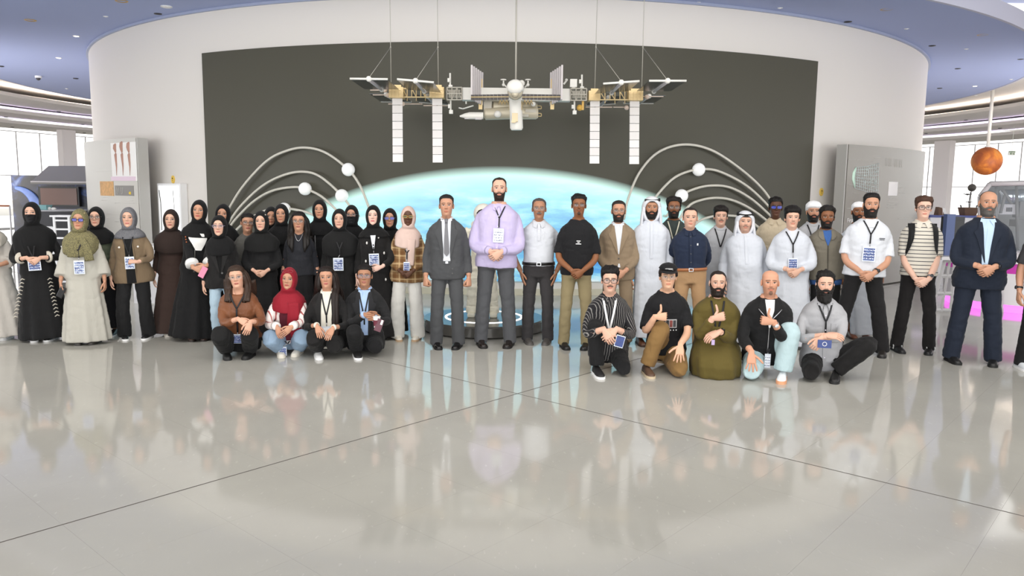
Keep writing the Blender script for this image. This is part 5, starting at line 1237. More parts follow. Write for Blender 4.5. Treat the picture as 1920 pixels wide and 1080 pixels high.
def glasses(F, color='#1d1a1a', w=.0255, h=.019, r=.0019, tint=None, metal=0.0, squar=3.2, down=0.0):
    k = F.hh / .225; g = Geo(); a = np.linspace(0, 2 * PI, 25); y0 = -.1005 * k; ez = (.515 - down) * F.hh; lens = []
    m = mat('glasses_' + color.strip('#'), color, .3, metal); 
    for q in (-1, 1):
        P = np.c_[q * .0335 * k + w * k * np.sign(np.cos(a)) * abs(np.cos(a)) ** (2 / squar), y0 + .12 * abs(w * np.cos(a) + 0) * (np.cos(a) * q > 0), ez + h * k * np.sign(np.sin(a)) * abs(np.sin(a)) ** (2 / squar)]
        lens.append(P[:-1]); g.sweep(Hd(F, P), r, n=6, caps=False)
        g.sweep(Hd(F, np.array([[q * (.0335 + w) * k, y0 + .004, ez + .005], [q * .074 * k * F.face_w, y0 + .02, ez + .005], [q * .080 * k * F.face_w, .01, ez + .004]])), r, n=5)
    g.sweep(Hd(F, np.array([[-(.0335 - w) * k, y0, ez + .004], [0, y0 - .004, ez + .007], [(.0335 - w) * k, y0, ez + .004]])), r, n=5)
    o = obj('glasses', g, m, F.root)
    lm = lens_mat('lens_' + (tint or 'clear').strip('#'), tint or '#eef3f6', .5 if tint else .05)
    for P in lens:
        g = Geo(); g.loft([Hd(F, P), Hd(F, P + [0, .0012, 0])]); obj('lens', g, lm, o, smooth=False)
    return o
def lanyard(F, zb, color='#141317', spread=.066, w=.0075, badge='blue', bw=.085, bh=.118, cx=0.0, off=.012, ztop=.838, gap=.03, bdx=0.0, stem=.0):
    m = mat('lanyard_' + color.strip('#'), color, .6); g = Geo(); H = F.H; zb_ = zb + stem
    for q in (-1, 1):
        rows = np.linspace(ztop, zb_, 16); rings = []
        for z in rows:
            u = (ztop - z) / (ztop - zb_); x = cx + q * (spread * (1 - u) + .003) ; f = np.array([[x - w, fy(F, z * H, x - w, F.ease) - off, z * H], [x + w, fy(F, z * H, x + w, F.ease) - off, z * H]]); rings.append(T(F, np.vstack([f, f[::-1] + [0, .004, 0]])))
        g.loft(rings)
    if stem:
        rings = []
        for z in np.linspace(zb_, zb, 6): f = np.array([[cx - w, fy(F, z * H, cx, F.ease) - off, z * H], [cx + w, fy(F, z * H, cx, F.ease) - off, z * H]]); rings.append(T(F, np.vstack([f, f[::-1] + [0, .004, 0]])))
        g.loft(rings)
    o = obj('lanyard', g, m, F.root)
    if badge:
        x = cx + bdx; z1 = zb * H - gap; y = min(fy(F, z1, x, F.ease), fy(F, z1 - bh, x, F.ease)) - off - .006
        g = Geo(); g.box((0, 0, 0), (bw, .004, bh)); g.v[0] = T(F, g.v[0] + [x, y, z1 - bh / 2]); b = obj('badge', g, mat('badge_sleeve', '#dfe5ee', .2), o, smooth=False)
        g = Geo(); X, Z = bw * .43, bh * .42
        g.add(T(F, np.array([[-X, -.003, -Z], [X, -.003, -Z], [X, -.003, Z], [-X, -.003, Z]]) + [x, y, z1 - bh / 2 - .004]), [(0, 1, 2, 3)])
        c = obj('badge_card', g, badge_mat(badge), o, smooth=False); uv = c.data.uv_layers.new(name='UVMap'); sd = rng.uniform(0, 9)
        for i, (u, v) in enumerate(((0, 0), (1, 0), (1, 1.3), (0, 1.3))): uv.data[i].uv = (u + sd, v + sd)
        g = Geo(); g.sweep([T(F, [cx, fy(F, zb * H, cx, F.ease) - off - .003, zb * H + .004]), T(F, [x, y - .002, z1 + .002])], .0045, n=6); obj('clip', g, mat('clip_metal', '#a9a9ac', .3, .8), o)
    return o
def collar(F, m, z0=.832, z1=.860, ease=.010, name='collar', points=True, spread=.03, drop=.045):
    g = Geo(); n = 28; rings = []
    for z, e in ((z0, ease + .012), ((z0 + z1) / 2, ease + .008), (z1, ease + .006)):
        r = tring(F, z * F.H, 0, n); rx, ry, cy = tdim(F, z * F.H, 0); c = np.array([0, cy, 0]); rr = np.array([.060 if not F.fem else .053, .062 if not F.fem else .055]) * F.hh / .225 * (1 + .35 * (z1 - z) / (z1 - z0)) ; a = np.linspace(0, 2 * PI, n, endpoint=False)
        p = np.c_[(rr[0] + e * .4) * np.cos(a), cy - .004 + (rr[1] + e * .4) * np.sin(a), z * F.H - (.018 * np.clip(-np.sin(a), 0, 1) ** 3)]; rings.append(T(F, p))
    g.loft(rings, caps=False); o = obj(name, g, m, F.root); md = o.modifiers.new('s', 'SOLIDIFY'); md.thickness = .005; md.offset = 0
    if points:
        for q in (-1, 1):
            zt = (z0 + z1) / 2 * F.H; zl = z0 * F.H - drop; 
            A = [np.array([q * .012, fy(F, z0 * F.H, .012, F.ease) - .016, zt - .016]), np.array([q * .062, fy(F, z0 * F.H, .05, F.ease) + .012, zt + .004]), np.array([q * (spread + .042), fy(F, zl + .02, .06, F.ease) - .008, zl + .012]), np.array([q * (spread + .005), fy(F, zl, .03, F.ease) - .012, zl])]
            if q > 0: A = A[::-1]
            A = np.array(A); g = Geo(); g.hexa(T(F, A + [0, .006, 0]), T(F, A)); obj('collar_point', g, m, o, smooth=False)
    return o
def belt(F, m, z=.572, ease=.022, buckle='#c8c8c8', h=.034):
    g = Geo(); g.loft([T(F, tring(F, z * F.H + dz, ease, 36)) for dz in (-h / 2, h / 2)], caps=False); o = obj('belt', g, m, F.root); md = o.modifiers.new('s', 'SOLIDIFY'); md.thickness = .004
    y = fy(F, z * F.H, 0, ease); g = Geo()
    for dx in (-.022, .022): g.box(T(F, [dx, y - .004, z * F.H]), (.006, .006, h + .006))
    for dz in (-h / 2, h / 2): g.box(T(F, [0, y - .004, z * F.H + dz]), (.05, .006, .005))
    obj('buckle', g, mat('buckle' + buckle.strip('#'), buckle, .25, .9), o, smooth=False); return o
def buttons(F, zs, m, x=0.0, off=.012, r=.006, name='button', par=None):
    for z in zs:
        g = Geo(); g.disc((0, -.002, 0), r, .004, 10, axis=1); g.v[0] = T(F, g.v[0] + [x, fy(F, z * F.H, x, F.ease) - off, z * F.H]); obj(name, g, m, par or F.root, smooth=False)
def lapels(F, m, zb=.62, wt=.035, wmid=.085, off=.013, vx=.052, vb=.01, label=None, name='lapel', zt=.838, roll=.0):
    """two lapels along the V of a jacket: vx half width of the V at the neck, vb at its foot"""
    zm = zb + (zt - zb) * .72
    for q in (-1, 1):
        xs = lambda z: vb + (vx - vb) * (z - zb) / (zt - zb)
        rows = [(zt, xs(zt), xs(zt) + wt * .7), (zm + .012, xs(zm + .012), xs(zm) + wmid * .62), (zm, xs(zm), xs(zm) + wmid), (zm - .05, xs(zm - .05), xs(zm - .05) + wmid * .62), (zb, xs(zb), xs(zb) + .008)]
        if q < 0: rows = [(z, -b, -a) for z, a, b in rows]
        patch(F, name, rows, m, off, .010, n=4)
def watch(F, q, strap='#161616', face='#222428', metal=False):
    d = F.W[q] - F.E[q]; d /= np.linalg.norm(d); c = F.W[q] - d * .028; g = Geo(); g.sweep([c - d * .010, c + d * .010], .0335 * F.ak, n=16, caps=False, ref=(0, .3, 1)); o = obj('wristwatch', g, mat('strap_' + strap.strip('#'), strap, .4, .7 if metal else 0), F.root)
    nrm = -np.asarray(F.HS[q][1], float); nrm -= d * (nrm @ d); nrm /= np.linalg.norm(nrm); g = Geo(); s = c + nrm * .031 * F.ak; g.sweep([s, s + nrm * .010], .0185, n=16, ref=d); obj('watch_face', g, mat('watchface_' + face.strip('#'), face, .2), o)
def long_hair(F, length=.62, w=.05, sides=(-1, 1), back=True, front=True):
    m = strand_mat(F.hair_c); g = Geo(); k = F.hh / .225
    for q in sides:
        for j, (x0, y0, r) in enumerate(((.068, -.018, .024), (.078, .006, .032), (.082, .04, .036), (.06, .08, .036))):
            zE = length * F.H + .03 * j; top_ = Hd(F, [q * x0 * .72 * k, y0 * k, .86 * F.hh]); a1 = Hd(F, [q * (x0 + .008) * k, y0 * k, .45 * F.hh]); a2 = Hd(F, [q * (x0 + .02) * k, (y0 + .012) * k, -.02 * F.hh])
            xo = q * (.075 + .018 * j * w / .05); fr = j < 2 and front
            s1 = T(F, [xo, fy(F, .80 * F.H, xo, F.ease) - .018 if fr else .075 + .02 * j, .795 * F.H]); s2 = T(F, [xo * 1.02, fy(F, (zE / F.H + .06) * F.H, xo, F.ease) - .022 if fr else .095, zE + .08]); s3 = T(F, [xo * .92, fy(F, zE, xo, F.ease) - .018 if fr else .10, zE])
            P = catmull([top_, a1, a2, s1, s2, s3], 22); g.sweep(P, ip(np.linspace(0, 1, 22), [0, .15, .5, .85, 1], [r * .4, r, r * 1.15, r, .004]), ip(np.linspace(0, 1, 22), [0, .2, .5, .9, 1], [.010, .018, .020, .014, .003]), n=10)
    if back:
        P = catmull([Hd(F, [0, .085 * k, .8 * F.hh]), Hd(F, [0, .105 * k, .4 * F.hh]), Hd(F, [0, .10 * k, -.1 * F.hh]), T(F, [0, .115, .72 * F.H])], 14); g.sweep(P, [.05] * 6 + [.075] * 8, .022, n=12)
    g2 = g; return obj('long_hair', g2, m, F.root)
def facemask(F, hexc='#17171a'):
    V = F.V; h = np.broadcast_to(F.hs_[:, None], V.shape[:2]); c = np.broadcast_to(np.cos(F.phi), V.shape[:2]); X = V[:, :, 0]; m = (h > -.06) & (h < .435 - .5 * np.clip(abs(X) - .02, 0, 1)) & (c > .22)
    V2 = V.copy(); V2[:, :, 1] = np.where(m, np.minimum(V2[:, :, 1], -.078 * F.hh / .225 + .55 * abs(X)), V2[:, :, 1]); return obj('face_mask', shell(F, V2, np.where(m, .008, -.004), m), cloth(hexc, .7, .1), F.root)
def wrap_cap(F, hexc, t=.02, line=.76, nm='headcloth', low=.3):
    g = hair_shell(F, F.V, F.hs_, F.phi, top=t, side=t * .8, noise=.10, nfreq=40, hb=[line, line - .01, line - .04, line - .08, .58, .55, .52, .48, .42, low]); return obj(nm, g, cloth(hexc), F.root)
def ghutra(F, drape=.74, agal=True, fold=0.0, width=1.0):
    m = cloth('#dadce2', .85, .25); k = F.hh / .225; oc = np.array([0, 0, .50 * F.hh]); n = 40; a = np.linspace(0, 2 * PI, n, endpoint=False); ca, sa = np.cos(a), np.sin(a); rings = []
    def R_(X, Zu, Zd, y, ys=0): return Hd(F, np.c_[np.where(sa < -.2, X * 1.06, X) * ca, y + ys * np.clip(sa, 0, 1), np.where(sa > 0, Zu * sa, Zd * sa)] * k + oc)
    for X, Zu, Zd, y, ys in ((.072, .078, .14, -.030, -.058), (.079, .082, .15, -.046, -.050), (.090, .100, .16, -.046, -.036), (.102, .118, .17, -.022, -.02), (.108, .128, .18, .015, 0), (.104, .128, .19, .055, 0), (.088, .112, .18, .095, 0), (.05, .07, .13, .125, 0), (.015, .02, .04, .135, 0)): rings.append(R_(X * width, Zu, Zd, y, ys))
    g = Geo(); g.loft(rings, caps=False); o = fused_none('ghutra', g, m, F.root)
    g = Geo()
    for q in (-1, 1):          # side falls of cloth onto the shoulders
        P = [Hd(F, [q * .088 * k, -.005, .55 * F.hh]), Hd(F, [q * .104 * k * width, .0, .10 * F.hh]), T(F, [q * .115 * width, .01, .80 * F.H]), T(F, [q * .125 * width, .01, drape * F.H])]
        P = catmull(P, 16); g.sweep(P, np.linspace(.016, .022, 16), np.linspace(.05, .085, 16), n=12)
    P = catmull([Hd(F, [0, .11 * k, .5 * F.hh]), Hd(F, [0, .115 * k, -.05 * F.hh]), T(F, [0, .12, .74 * F.H])], 12); g.sweep(P, np.linspace(.08, .14, 12), .02, n=12); obj('cloth_fall', g, m, o)
    if agal:
        g = Geo()
        for dz in (0, .017):
            b = np.linspace(0, 2 * PI, 33); P = np.c_[.090 * width * np.cos(b), .022 + .112 * np.sin(b) - dz * .3, .865 * F.hh / k + .012 * np.sin(b) * 0 + dz + .016 * np.sin(b)] * k; g.sweep(Hd(F, P), .0095, n=8, caps=False)
        obj('agal', g, mat('agal_black', '#141414', .6), F.root)
    return o
# ------------------------------------------------------------------ people: the group
B = '#161617'; SKL = '#d9ad96'; SKM = '#c39277'; SKT = '#ad7e62'; SKB = '#8a5a3c'; SKD = '#5a3a29'
BLK = cloth('#19191a', .85); BLK2 = cloth('#1e1e20', .8); WHT = cloth('#d9dbe0', .85, .3); SUITG = cloth('#4a4b4d', .8, .3); NAVY = cloth('#1d2432', .8, .3)
SHIRTW = cloth('#d9dce2', .8, .2)
def down_arms(): return 'down'

# ---- standing women, left to right
F = make('person in a pale grey robe cut off by the left edge, one white trainer showing', -30, 388, Y=8.7, fem=True, skin=SKM, arms={'R': 'down', 'L': ('clasp')}, zc=.54, bw=1.02, bodyx=-16)
robe(F, 'robe', cloth('#b9b4ad', .85, .3), .26, .2, .024, 'wide', 2.55, seed=1); hijab(F, '#b9b2a6', .70); shoes(F, '#efefef', '#dedede')

F = make('person in a full black abaya and black face mask, blue badge at the waist', 58, 378, yf=637, fem=True, skin=SKL, arms='clasp', zc=.585, bw=1.02, bodyx=68)
robe(F, 'abaya', cloth('#171718', .8, .35), .285, .22, .024, 'loose', 2.8, seed=2); hijab(F, '#141415', .60, wide=1.08, ease=.03); facemask(F)
lanyard(F, .62, badge='blue', bw=.125, bh=.14, spread=.03, ztop=.70, off=.055, gap=.01, bdx=.01); shoes(F, '#161616', '#e0e0e0')
mtr = cloth('#cfc8ba', .8)
for q in (-1, 1):
    for kx in range(11):
        z = (.46 - .026 * kx); x = q * (.135 + .007 * kx); g = Geo(); y = -.115 - .009 * kx; g.sweep([[x - .022, y - .022, z * F.H - .012], [x, y - .028, z * F.H + .008], [x + .022, y - .018, z * F.H - .004]], .006, n=5); obj('embroidery', g, mtr, F.root)
    d = F.W[q] - F.E[q]; g = Geo(); g.sweep([F.E[q] + d * .55, F.E[q] + d * .63], [.066, .064], n=16); obj('sleeve_trim', g, mtr, F.root)

F = make('person in a pale beige robe, olive patterned headscarf and blue-tinted glasses', 147, 391, yf=643, fem=True, skin=SKM, arms={'R': 'down', 'L': 'down'}, bw=1.06, bodyx=152, htilt=.05)
robe(F, 'robe', cloth('#b7b4aa', .85, .3), .245, .20, .024, 'wide', 2.72, seed=3, pl=.02); hijab(F, '#8a835c', .66, 'speckle', '#67624a', 110, under='#d8c08e', wide=.95)
g = Geo(); 
for q, ze, xo in ((1, .63, .085), (-1, .66, -.055)):
    P = catmull([T(F, [xo * .4, fy(F, .78 * F.H, xo * .4, .03) - .02, .79 * F.H]), T(F, [xo, fy(F, .72 * F.H, xo, .03) - .022, .72 * F.H]), T(F, [xo * 1.2, fy(F, ze * F.H, xo, .03) - .02, ze * F.H])], 12); g.sweep(P, np.linspace(.04, .048, 12), .010, n=10)
obj('scarf_end', g, cloth('#8a835c', .85, .4, 'speckle', '#67624a', 110), F.root)
glasses(F, '#1e2030', .026, .017, .0026, tint='#6a6fd0'); lanyard(F, .655, badge='mixed', bw=.105, bh=.15, spread=.05, ztop=.79, off=.026, stem=.055); shoes(F, '#4a4642', '#3a3734')
ph = (F, -1)
PHONES = [(F, -1, '#17171a', 'black phone held low in the beige-robed person\'s right hand')]

F = make('person in green jacket, black headscarf and glasses, half behind the beige robe', 179, 387, yf=629, fem=True, skin=SKL, arms='down', bodyx=188)
robe(F, 'skirt', cloth('#17171a', .85), .22, .17, .012, 'slim', 1.6, zhem=.10, seed=4); top(F, 'jacket', cloth('#59604f', .85), .47, .022, 'suit'); hijab(F, '#131314', .72); glasses(F, '#3a3230', .026, .018, .0018); shoes(F, '#1d1d1e', '#f0f0f0')

F = make('person in a brown shirt jacket, grey headscarf and black trousers with a badge', 240, 388, yf=634, fem=True, skin=SKL, lip='#c06a68', bw=1.12, arms={'R': 'down', 'L': (('px', 258, 491, -.27), (-.95, -.1, .1), (0, .6, -.8), 'fist')}, bodyx=247, stance=.13)
trousers(F, cloth('#1c1c1d', .85), .014, .088, .078, .092); M_bj = cloth('#7c6a54', .9, .4); top(F, 'shirt_jacket', M_bj, .435, .03, 'loose', 2.9, flare=.1)
patch(F, 'inner_top', [(.82, -.03, .03), (.6, -.045, .045), (.44, -.05, .05)], cloth('#161617'), .016); hijab(F, '#77777a', .775, wide=.66, kind='speckle', hex2='#606167', scale=150, face=1.03)
for q in (-1, 1):
    buttons(F, [.715], mat('button_pearl', '#d9d4cc', .4), q * .098, .014, .011); patch(F, 'front_edge', [(.80, q * .045 - .006, q * .045 + .006), (.44, q * .055 - .006, q * .055 + .006)], M_bj, .012, .014, n=2)
lanyard(F, .655, badge='mixed', bw=.10, bh=.14, spread=.05, ztop=.79, off=.022, gap=.02); shoes(F, '#1b1b1c', '#e9e9e9')

F = make('person in a plain dark brown abaya with matching brown headscarf', 320, 392, yf=627, fem=True, skin=SKL, lip='#b5605a', hair_c='#120d0b', arms={'R': 'down', 'L': 'down'}, bodyx=321, bw=.98)
robe(F, 'abaya', cloth('#3a2c27', .85, .3), .245, .20, .022, 'suit', 2.75, seed=6, pl=.015); hijab(F, '#2f2420', .66, wide=1.12, face=1.03); hair(F, top=.004, side=.003, line=.86, noise=.1); shoes(F, '#c9c2b8', '#c9c2b8')

F = make('tall person in a black abaya over white, with turned-back white cuffs and a pink phone', 372, 374, yf=636, fem=True, skin=SKM, lip='#b0524c', arms={'R': (('px', 362, 503, -.30), (.9, -.1, -.35), (.1, 1, 0), 'grip'), 'L': (('px', 388, 498, -.26), (-.9, -.1, -.3), (0, 1, 0), 'clasp')}, bodyx=366, htilt=.06)
robe(F, 'abaya', cloth('#161617', .85, .35), .27, .21, .022, 'loose', 2.6, seed=7, pl=.022); hijab(F, '#131314', .745, wide=1.0, face=1.02)
patch(F, 'white_front', [(.775, -.075, .10), (.74, -.085, .115), (.70, -.04, .095), (.655, .0, .06)], cloth('#e9e7e4', .85), .018, wave=.003)
for q in (-1, 1):
    d = F.W[q] - F.E[q]; g = Geo(); g.sweep([F.E[q] + d * .60, F.E[q] + d * .70, F.E[q] + d * .86], [.066, .073, .070], n=18); obj('cuff', g, cloth('#e4e4e2', .85), F.root)
g = Geo(); 
for kx in range(7): g.ball(T(F, [-.115 + .006 * kx, fy(F, (.745 - .02 * kx) * F.H, -.11, .03) - .012, (.745 - .018 * kx) * F.H]), .008, 8, 6)
obj('beading', g, mat('bead_rust', '#b3633a', .4), F.root); patch(F, 'front_piping', [(.66, -.012, -.004), (.50, -.012, -.004)], cloth('#6d6d68'), .02, n=1); shoes(F, '#4a342a', '#2a211d')
PHONES.append((F, -1, '#e08aa8', 'pink phone held in the hands of the tall person in black and white'))

F = make('person in a black headscarf half hidden behind the glasses and blazer wearer', 416, 382, Y=9.25, fem=True, skin=SKM, arms='down', htilt=.08)
robe(F, 'abaya', BLK, .22, .17, .018, 'loose', seed=8); hijab(F, '#121213', .72, face=.96)

F = make('person in black headscarf, rimless glasses and black blazer over pale blue jeans', 410, 403, yf=642, fem=True, skin=SKL, lip='#c07870', arms={'R': 'down', 'L': 'down'}, bodyx=415, stance=.07)
trousers(F, cloth('#a9bfce', .85, .4), .012, .07, .066, .084); top(F, 'blazer', cloth('#1f1e1e', .85), .44, .026, 'suit', flare=.1); patch(F, 'inner_top', [(.78, -.03, .04), (.6, -.02, .05), (.5, -.01, .04)], cloth('#101011'), .007)
hijab(F, '#121213', .70, wide=.9); glasses(F, '#b7a6c9', .026, .017, .0012, tint=None); buttons(F, [.565], mat('button_dark', '#4b4a48', .4), .02, .016, .011); shoes(F, '#19191a', '#19191a'); lapels(F, cloth('#262525', .85), .57, zt=.80)

F = make('person with tied-back dark hair, round glasses and grey top, behind black headscarves', 463, 398, Y=9.15, fem=True, skin=SKM, lip='#9a4c48', arms='down', hyaw=.18, htilt=.06)
trousers(F, BLK, .012); top(F, 'top', cloth('#5d5c58', .85), .46, .014, 'shirt'); hair(F, top=.014, side=.007, line=.82, noise=.08, sideburn=.5); glasses(F, '#3a3026', .026, .020, .0016)
g = Geo(); g.ball(Hd(F, [.0, .115, .72 * F.hh]), (.045, .04, .045), 14, 10); obj('hair_bun', g, hair_mat(F.hair_c), F.root)

F = make('person in loose black abaya with clasped hands, behind the brown satin blouse', 489, 395, yf=634, fem=True, skin=SKL, lip='#c27c70', arms='clasp', zc=.52)
robe(F, 'abaya', cloth('#1a1a1b', .85), .235, .19, .024, 'loose', seed=10, pl=.018); hijab(F, '#161616', .69, wide=1.1, under='#e8dcd2', face=.98)

F = make('person in black headscarf mostly hidden, peeping out between two others', 506, 387, Y=9.55, fem=True, skin=SKM, arms='down', htilt=.1, hyaw=.15)
robe(F, 'abaya', BLK, .2, .16, .018, 'loose', seed=11); hijab(F, '#131314', .74)
F = make('person in black headscarf with serious look standing behind the long-haired person', 527, 382, Y=9.3, fem=True, skin=SKM, arms='down')
robe(F, 'abaya', BLK, .22, .17, .018, 'loose', seed=12); hijab(F, '#161617', .70)
F = make('person with long loose black hair, thin glasses and black fitted top', 560, 395, yf=632, fem=True, skin=SKM, lip='#9c5a50', arms={'R': 'down', 'L': 'down'}, zc=.52)
robe(F, 'skirt', cloth('#19191b', .85), .19, .15, .010, 'slim', 1.6, seed=13); top(F, 'top', cloth('#25262b', .8), .50, .014, 'shirt'); hair(F, top=.016, side=.012, line=.83, noise=.08, sideburn=.42); long_hair(F, .69); glasses(F, '#4a4038', .027, .018, .0012)
g = Geo(); g.sweep(catmull([T(F, [x, fy(F, z * F.H, x, .012) - .008, z * F.H]) for x, z in ((-.05, .835), (-.02, .79), (0, .778), (.02, .79), (.05, .835))], 20), .0025, n=5); obj('necklace', g, mat('silver', '#c9c9cc', .3, .9), F.root)

F = make('tall person in black headscarf and zipped black jacket, standing before the Earth limb', 599, 374, Y=9.4, fem=True, skin=SKM, arms='down')
robe(F, 'abaya', BLK, .22, .17, .018, 'loose', seed=14); hijab(F, '#121213', .745, face=.98); patch(F, 'zip_line', [(.80, -.055, -.047), (.60, -.045, -.037)], cloth('#8d8d8f'), .02, n=1)
F = make('person in long black headscarf with a white and blue badge, behind the white-shirted kneeler', 636, 391, yf=633, fem=True, skin=SKL, lip='#b97a70', arms='down', bodyx=638)
robe(F, 'abaya', cloth('#1b1b1b', .85), .24, .19, .022, 'loose', seed=15); hijab(F, '#171717', .64, wide=1.18, ease=.02); lanyard(F, .66, badge='mixed', bw=.115, bh=.15, spread=.03, ztop=.76, off=.05, stem=.05, bdx=-.02, cx=.01)
F = make('person in black headscarf, black face mask and glasses at the back', 659, 384, Y=9.5, fem=True, skin=SKM, arms='down')
robe(F, 'abaya', BLK, .22, .17, .018, 'loose', seed=16); hijab(F, '#141415', .72); facemask(F, '#202022'); glasses(F, '#55555c', .026, .016, .0016)
F = make('person in black headscarf and buttoned black coat with small white motifs over a white shirt', 699, 384, yf=635, fem=True, skin='#e6bfae', lip='#c85f68', arms={'R': 'down', 'L': (('px', 716, 500, -.26), (-.9, -.1, -.3), (0, 1, 0), 'clasp')}, bodyx=704)
robe(F, 'coat', cloth('#1c1b1b', .85), .235, .19, .024, 'loose', seed=17, pl=.016); hijab(F, '#131313', .775); patch(F, 'shirt_front', [(.79, -.03, .03), (.69, -.008, .008)], SHIRTW, .03)
lanyard(F, .675, badge='mixed', bw=.115, bh=.135, spread=.03, ztop=.76, off=.03, stem=.05)
for x, z in ((-.075, .735), (.06, .775), (-.1, .60), (.115, .655), (.09, .30), (.12, .46)):
    g = Geo(); g.ball(T(F, [x, fy(F, max(z, .5) * F.H, x, .024) - .006 - (.03 if z < .5 else 0), z * F.H]), (.010, .006, .017), 8, 6); obj('motif', g, cloth('#e4e2dd'), F.root)
shoes(F, '#1a1a1a', '#1a1a1a')
F = make('person in black headscarf and blue-tinted glasses behind the plaid shirt', 731, 390, Y=9.35, fem=True, skin=SKM, arms='down')
robe(F, 'abaya', BLK, .22, .17, .018, 'loose', seed=18); hijab(F, '#141415', .70); glasses(F, '#6a6a80', .026, .017, .0018, tint='#7d86e6')
F = make('person in brown plaid overshirt, pale pink headscarf and wide white trousers', 766, 386, yf=636, fem=True, skin=SKD, arms='clasp', zc=.50, stance=.12, bodyx=763)
trousers(F, cloth('#d5d3cd', .85, .4), .016, .098, .088, .092, zhem=.03); top(F, 'plaid_shirt', cloth('#74502f', .9, .3, 'plaid', '#c9ad82', 11), .44, .032, 'loose', flare=.06)
patch(F, 'tee_front', [(.74, -.015, .06), (.55, -.012, .05)], cloth('#f0eff0'), .008); hijab(F, '#d6bcb1', .70, wide=.80, face=1.0)
g = Geo(); P = catmull([T(F, [.045, fy(F, z * F.H, .045, .032) - .026, z * F.H]) for z in (.77, .70, .62, .575)], 14); g.sweep(P, np.linspace(.05, .035, 14), .012, n=12); obj('scarf_end', g, cloth('#d6bcb1', .85), F.root)
glasses(F, '#c79a3e', .025, .016, .0020, tint='#6f6a45'); lanyard(F, .62, spread=.02, ztop=.69, badge='blue', bw=.07, bh=.12, off=.04, stem=.05, cx=.0); shoes(F, '#d9d3c6', '#b89a78')

# ---- standing men, left to right
F = make('man in a charcoal suit and grey tie, arms at his sides', 837, 363, yf=651, skin=SKM, stubble=.12, hair_c='#1c1917', arms='fistdown', bodyx=839, stance=.125, face_w=1.0)
trousers(F, SUITG, .012, .075, .072, .088); top(F, 'jacket', SUITG, .455, .024, 'suit', 2.9, flare=.06); hair(F, top=.014, side=.006, line=.86, noise=.12); patch(F, 'shirt_front', [(.845, -.05, .05), (.76, -.05, .05), (.66, -.036, .036), (.60, -.038, .038), (.578, -.04, .04)], SHIRTW, .006)
collar(F, SHIRTW, spread=.02); patch(F, 'tie', [(.838, -.019, .019), (.822, -.014, .014), (.70, -.026, .026), (.63, -.030, .030), (.610, 0, 0)], cloth('#77777b', .5), .014, .008, n=4)
g = Geo(); g.sweep([T(F, [0, fy(F, .838 * F.H, 0, F.ease) - .014, .848 * F.H]), T(F, [0, fy(F, .825 * F.H, 0, F.ease) - .02, .825 * F.H])], [.022, .015], [.012, .012], n=10); obj('tie_knot', g, cloth('#77777b', .5), F.root)
lapels(F, SUITG, .60, vx=.052, vb=.036); patch(F, 'belt_front', [(.581, -.04, .04), (.562, -.04, .04)], mat('belt_black', '#151515', .3), .010, n=4); patch(F, 'buckle', [(.578, -.014, .014), (.565, -.014, .014)], mat('buckle_s', '#b9b9bb', .3, .8), .016, .006, n=2)
buttons(F, [.53, .50], mat('button_dark', '#2b2a2a', .4), .06, .012, .008); shoes(F, '#141313', '#0f0f0f', .15)

F = make('very tall bearded man in a lilac shirt and grey trousers with a white badge', 937, 332, yf=648, skin=SKL, hair_c='#2a1d16', bw=1.08, bd=1.12, belly=.03, arms='clasp', zc=.555, bodyx=931, stance=.17, pad=.008, face_w=1.04, stubble=.75, must=.6, hs=.95)
trousers(F, cloth('#505154', .85), .012, .070, .072, .090, wr=.005); top(F, 'shirt', cloth('#c4b9dc', .8, .35), .475, .026, 'loose', 2.92, flare=.06); hair(F, top=.007, side=.004, line=.90, noise=.1, hb=[.90, .90, .80, .68, .46, .46, .6, .56, .3, .2]); beard(F, t=.0022)
lil = cloth('#c4b9dc', .8, .35); collar(F, lil, spread=.022); patch(F, 'placket', [(.83, -.016, .016), (.49, -.016, .016)], lil, .008, .012, n=2); buttons(F, [.78, .72, .66, .60, .54], mat('button_pale', '#ece6f2', .4)); cuffs(F, lil, .035, .040)
lanyard(F, .715, spread=.055, badge='white', bw=.115, bh=.155, stem=.055, gap=.01, cx=.012); shoes(F, '#241d1a', '#171311', .2)

F = make('man with grey moustache and glasses in a white polo shirt, hands in his pockets', 1011, 370, yf=643, skin=SKT, hair_c='#4a4644', must=.0, arms='pocket', belly=.03, bw=1.03, bodyx=1011, stance=.12)
trousers(F, cloth('#3b393a', .85), .014, .070, .070, .088); top(F, 'polo_shirt', cloth('#cfd2d8', .85, .35), .545, .020, 'tee', 1.85); belt(F, mat('belt_black', '#151515', .3), .562, .026); hair(F, top=.012, side=.008, line=.90, noise=.15, hb=[.90, .90, .82, .68, .45, .45, .6, .56, .3, .2])
wp = cloth('#cfd2d8', .85, .35); collar(F, wp, spread=.025); patch(F, 'placket', [(.83, -.016, .016), (.72, -.016, .016)], wp, .008, n=2); buttons(F, [.80, .76], mat('button_pale', '#ece6f2', .4)); glasses(F, '#8f8a80', .027, .019, .0014)
g = Geo(); P = [Hd(F, [x, -.108 * F.hh / .225 + 6 * x * x, (.305 - 1.0 * abs(x)) * F.hh]) for x in np.linspace(-.03, .03, 9)]; g.sweep(P, [.003, .007, .009, .009, .008, .009, .009, .007, .003], n=8); obj('moustache', g, hair_mat('#6d6864'), F.root); shoes(F, '#4a4643', '#5a5754', .6)

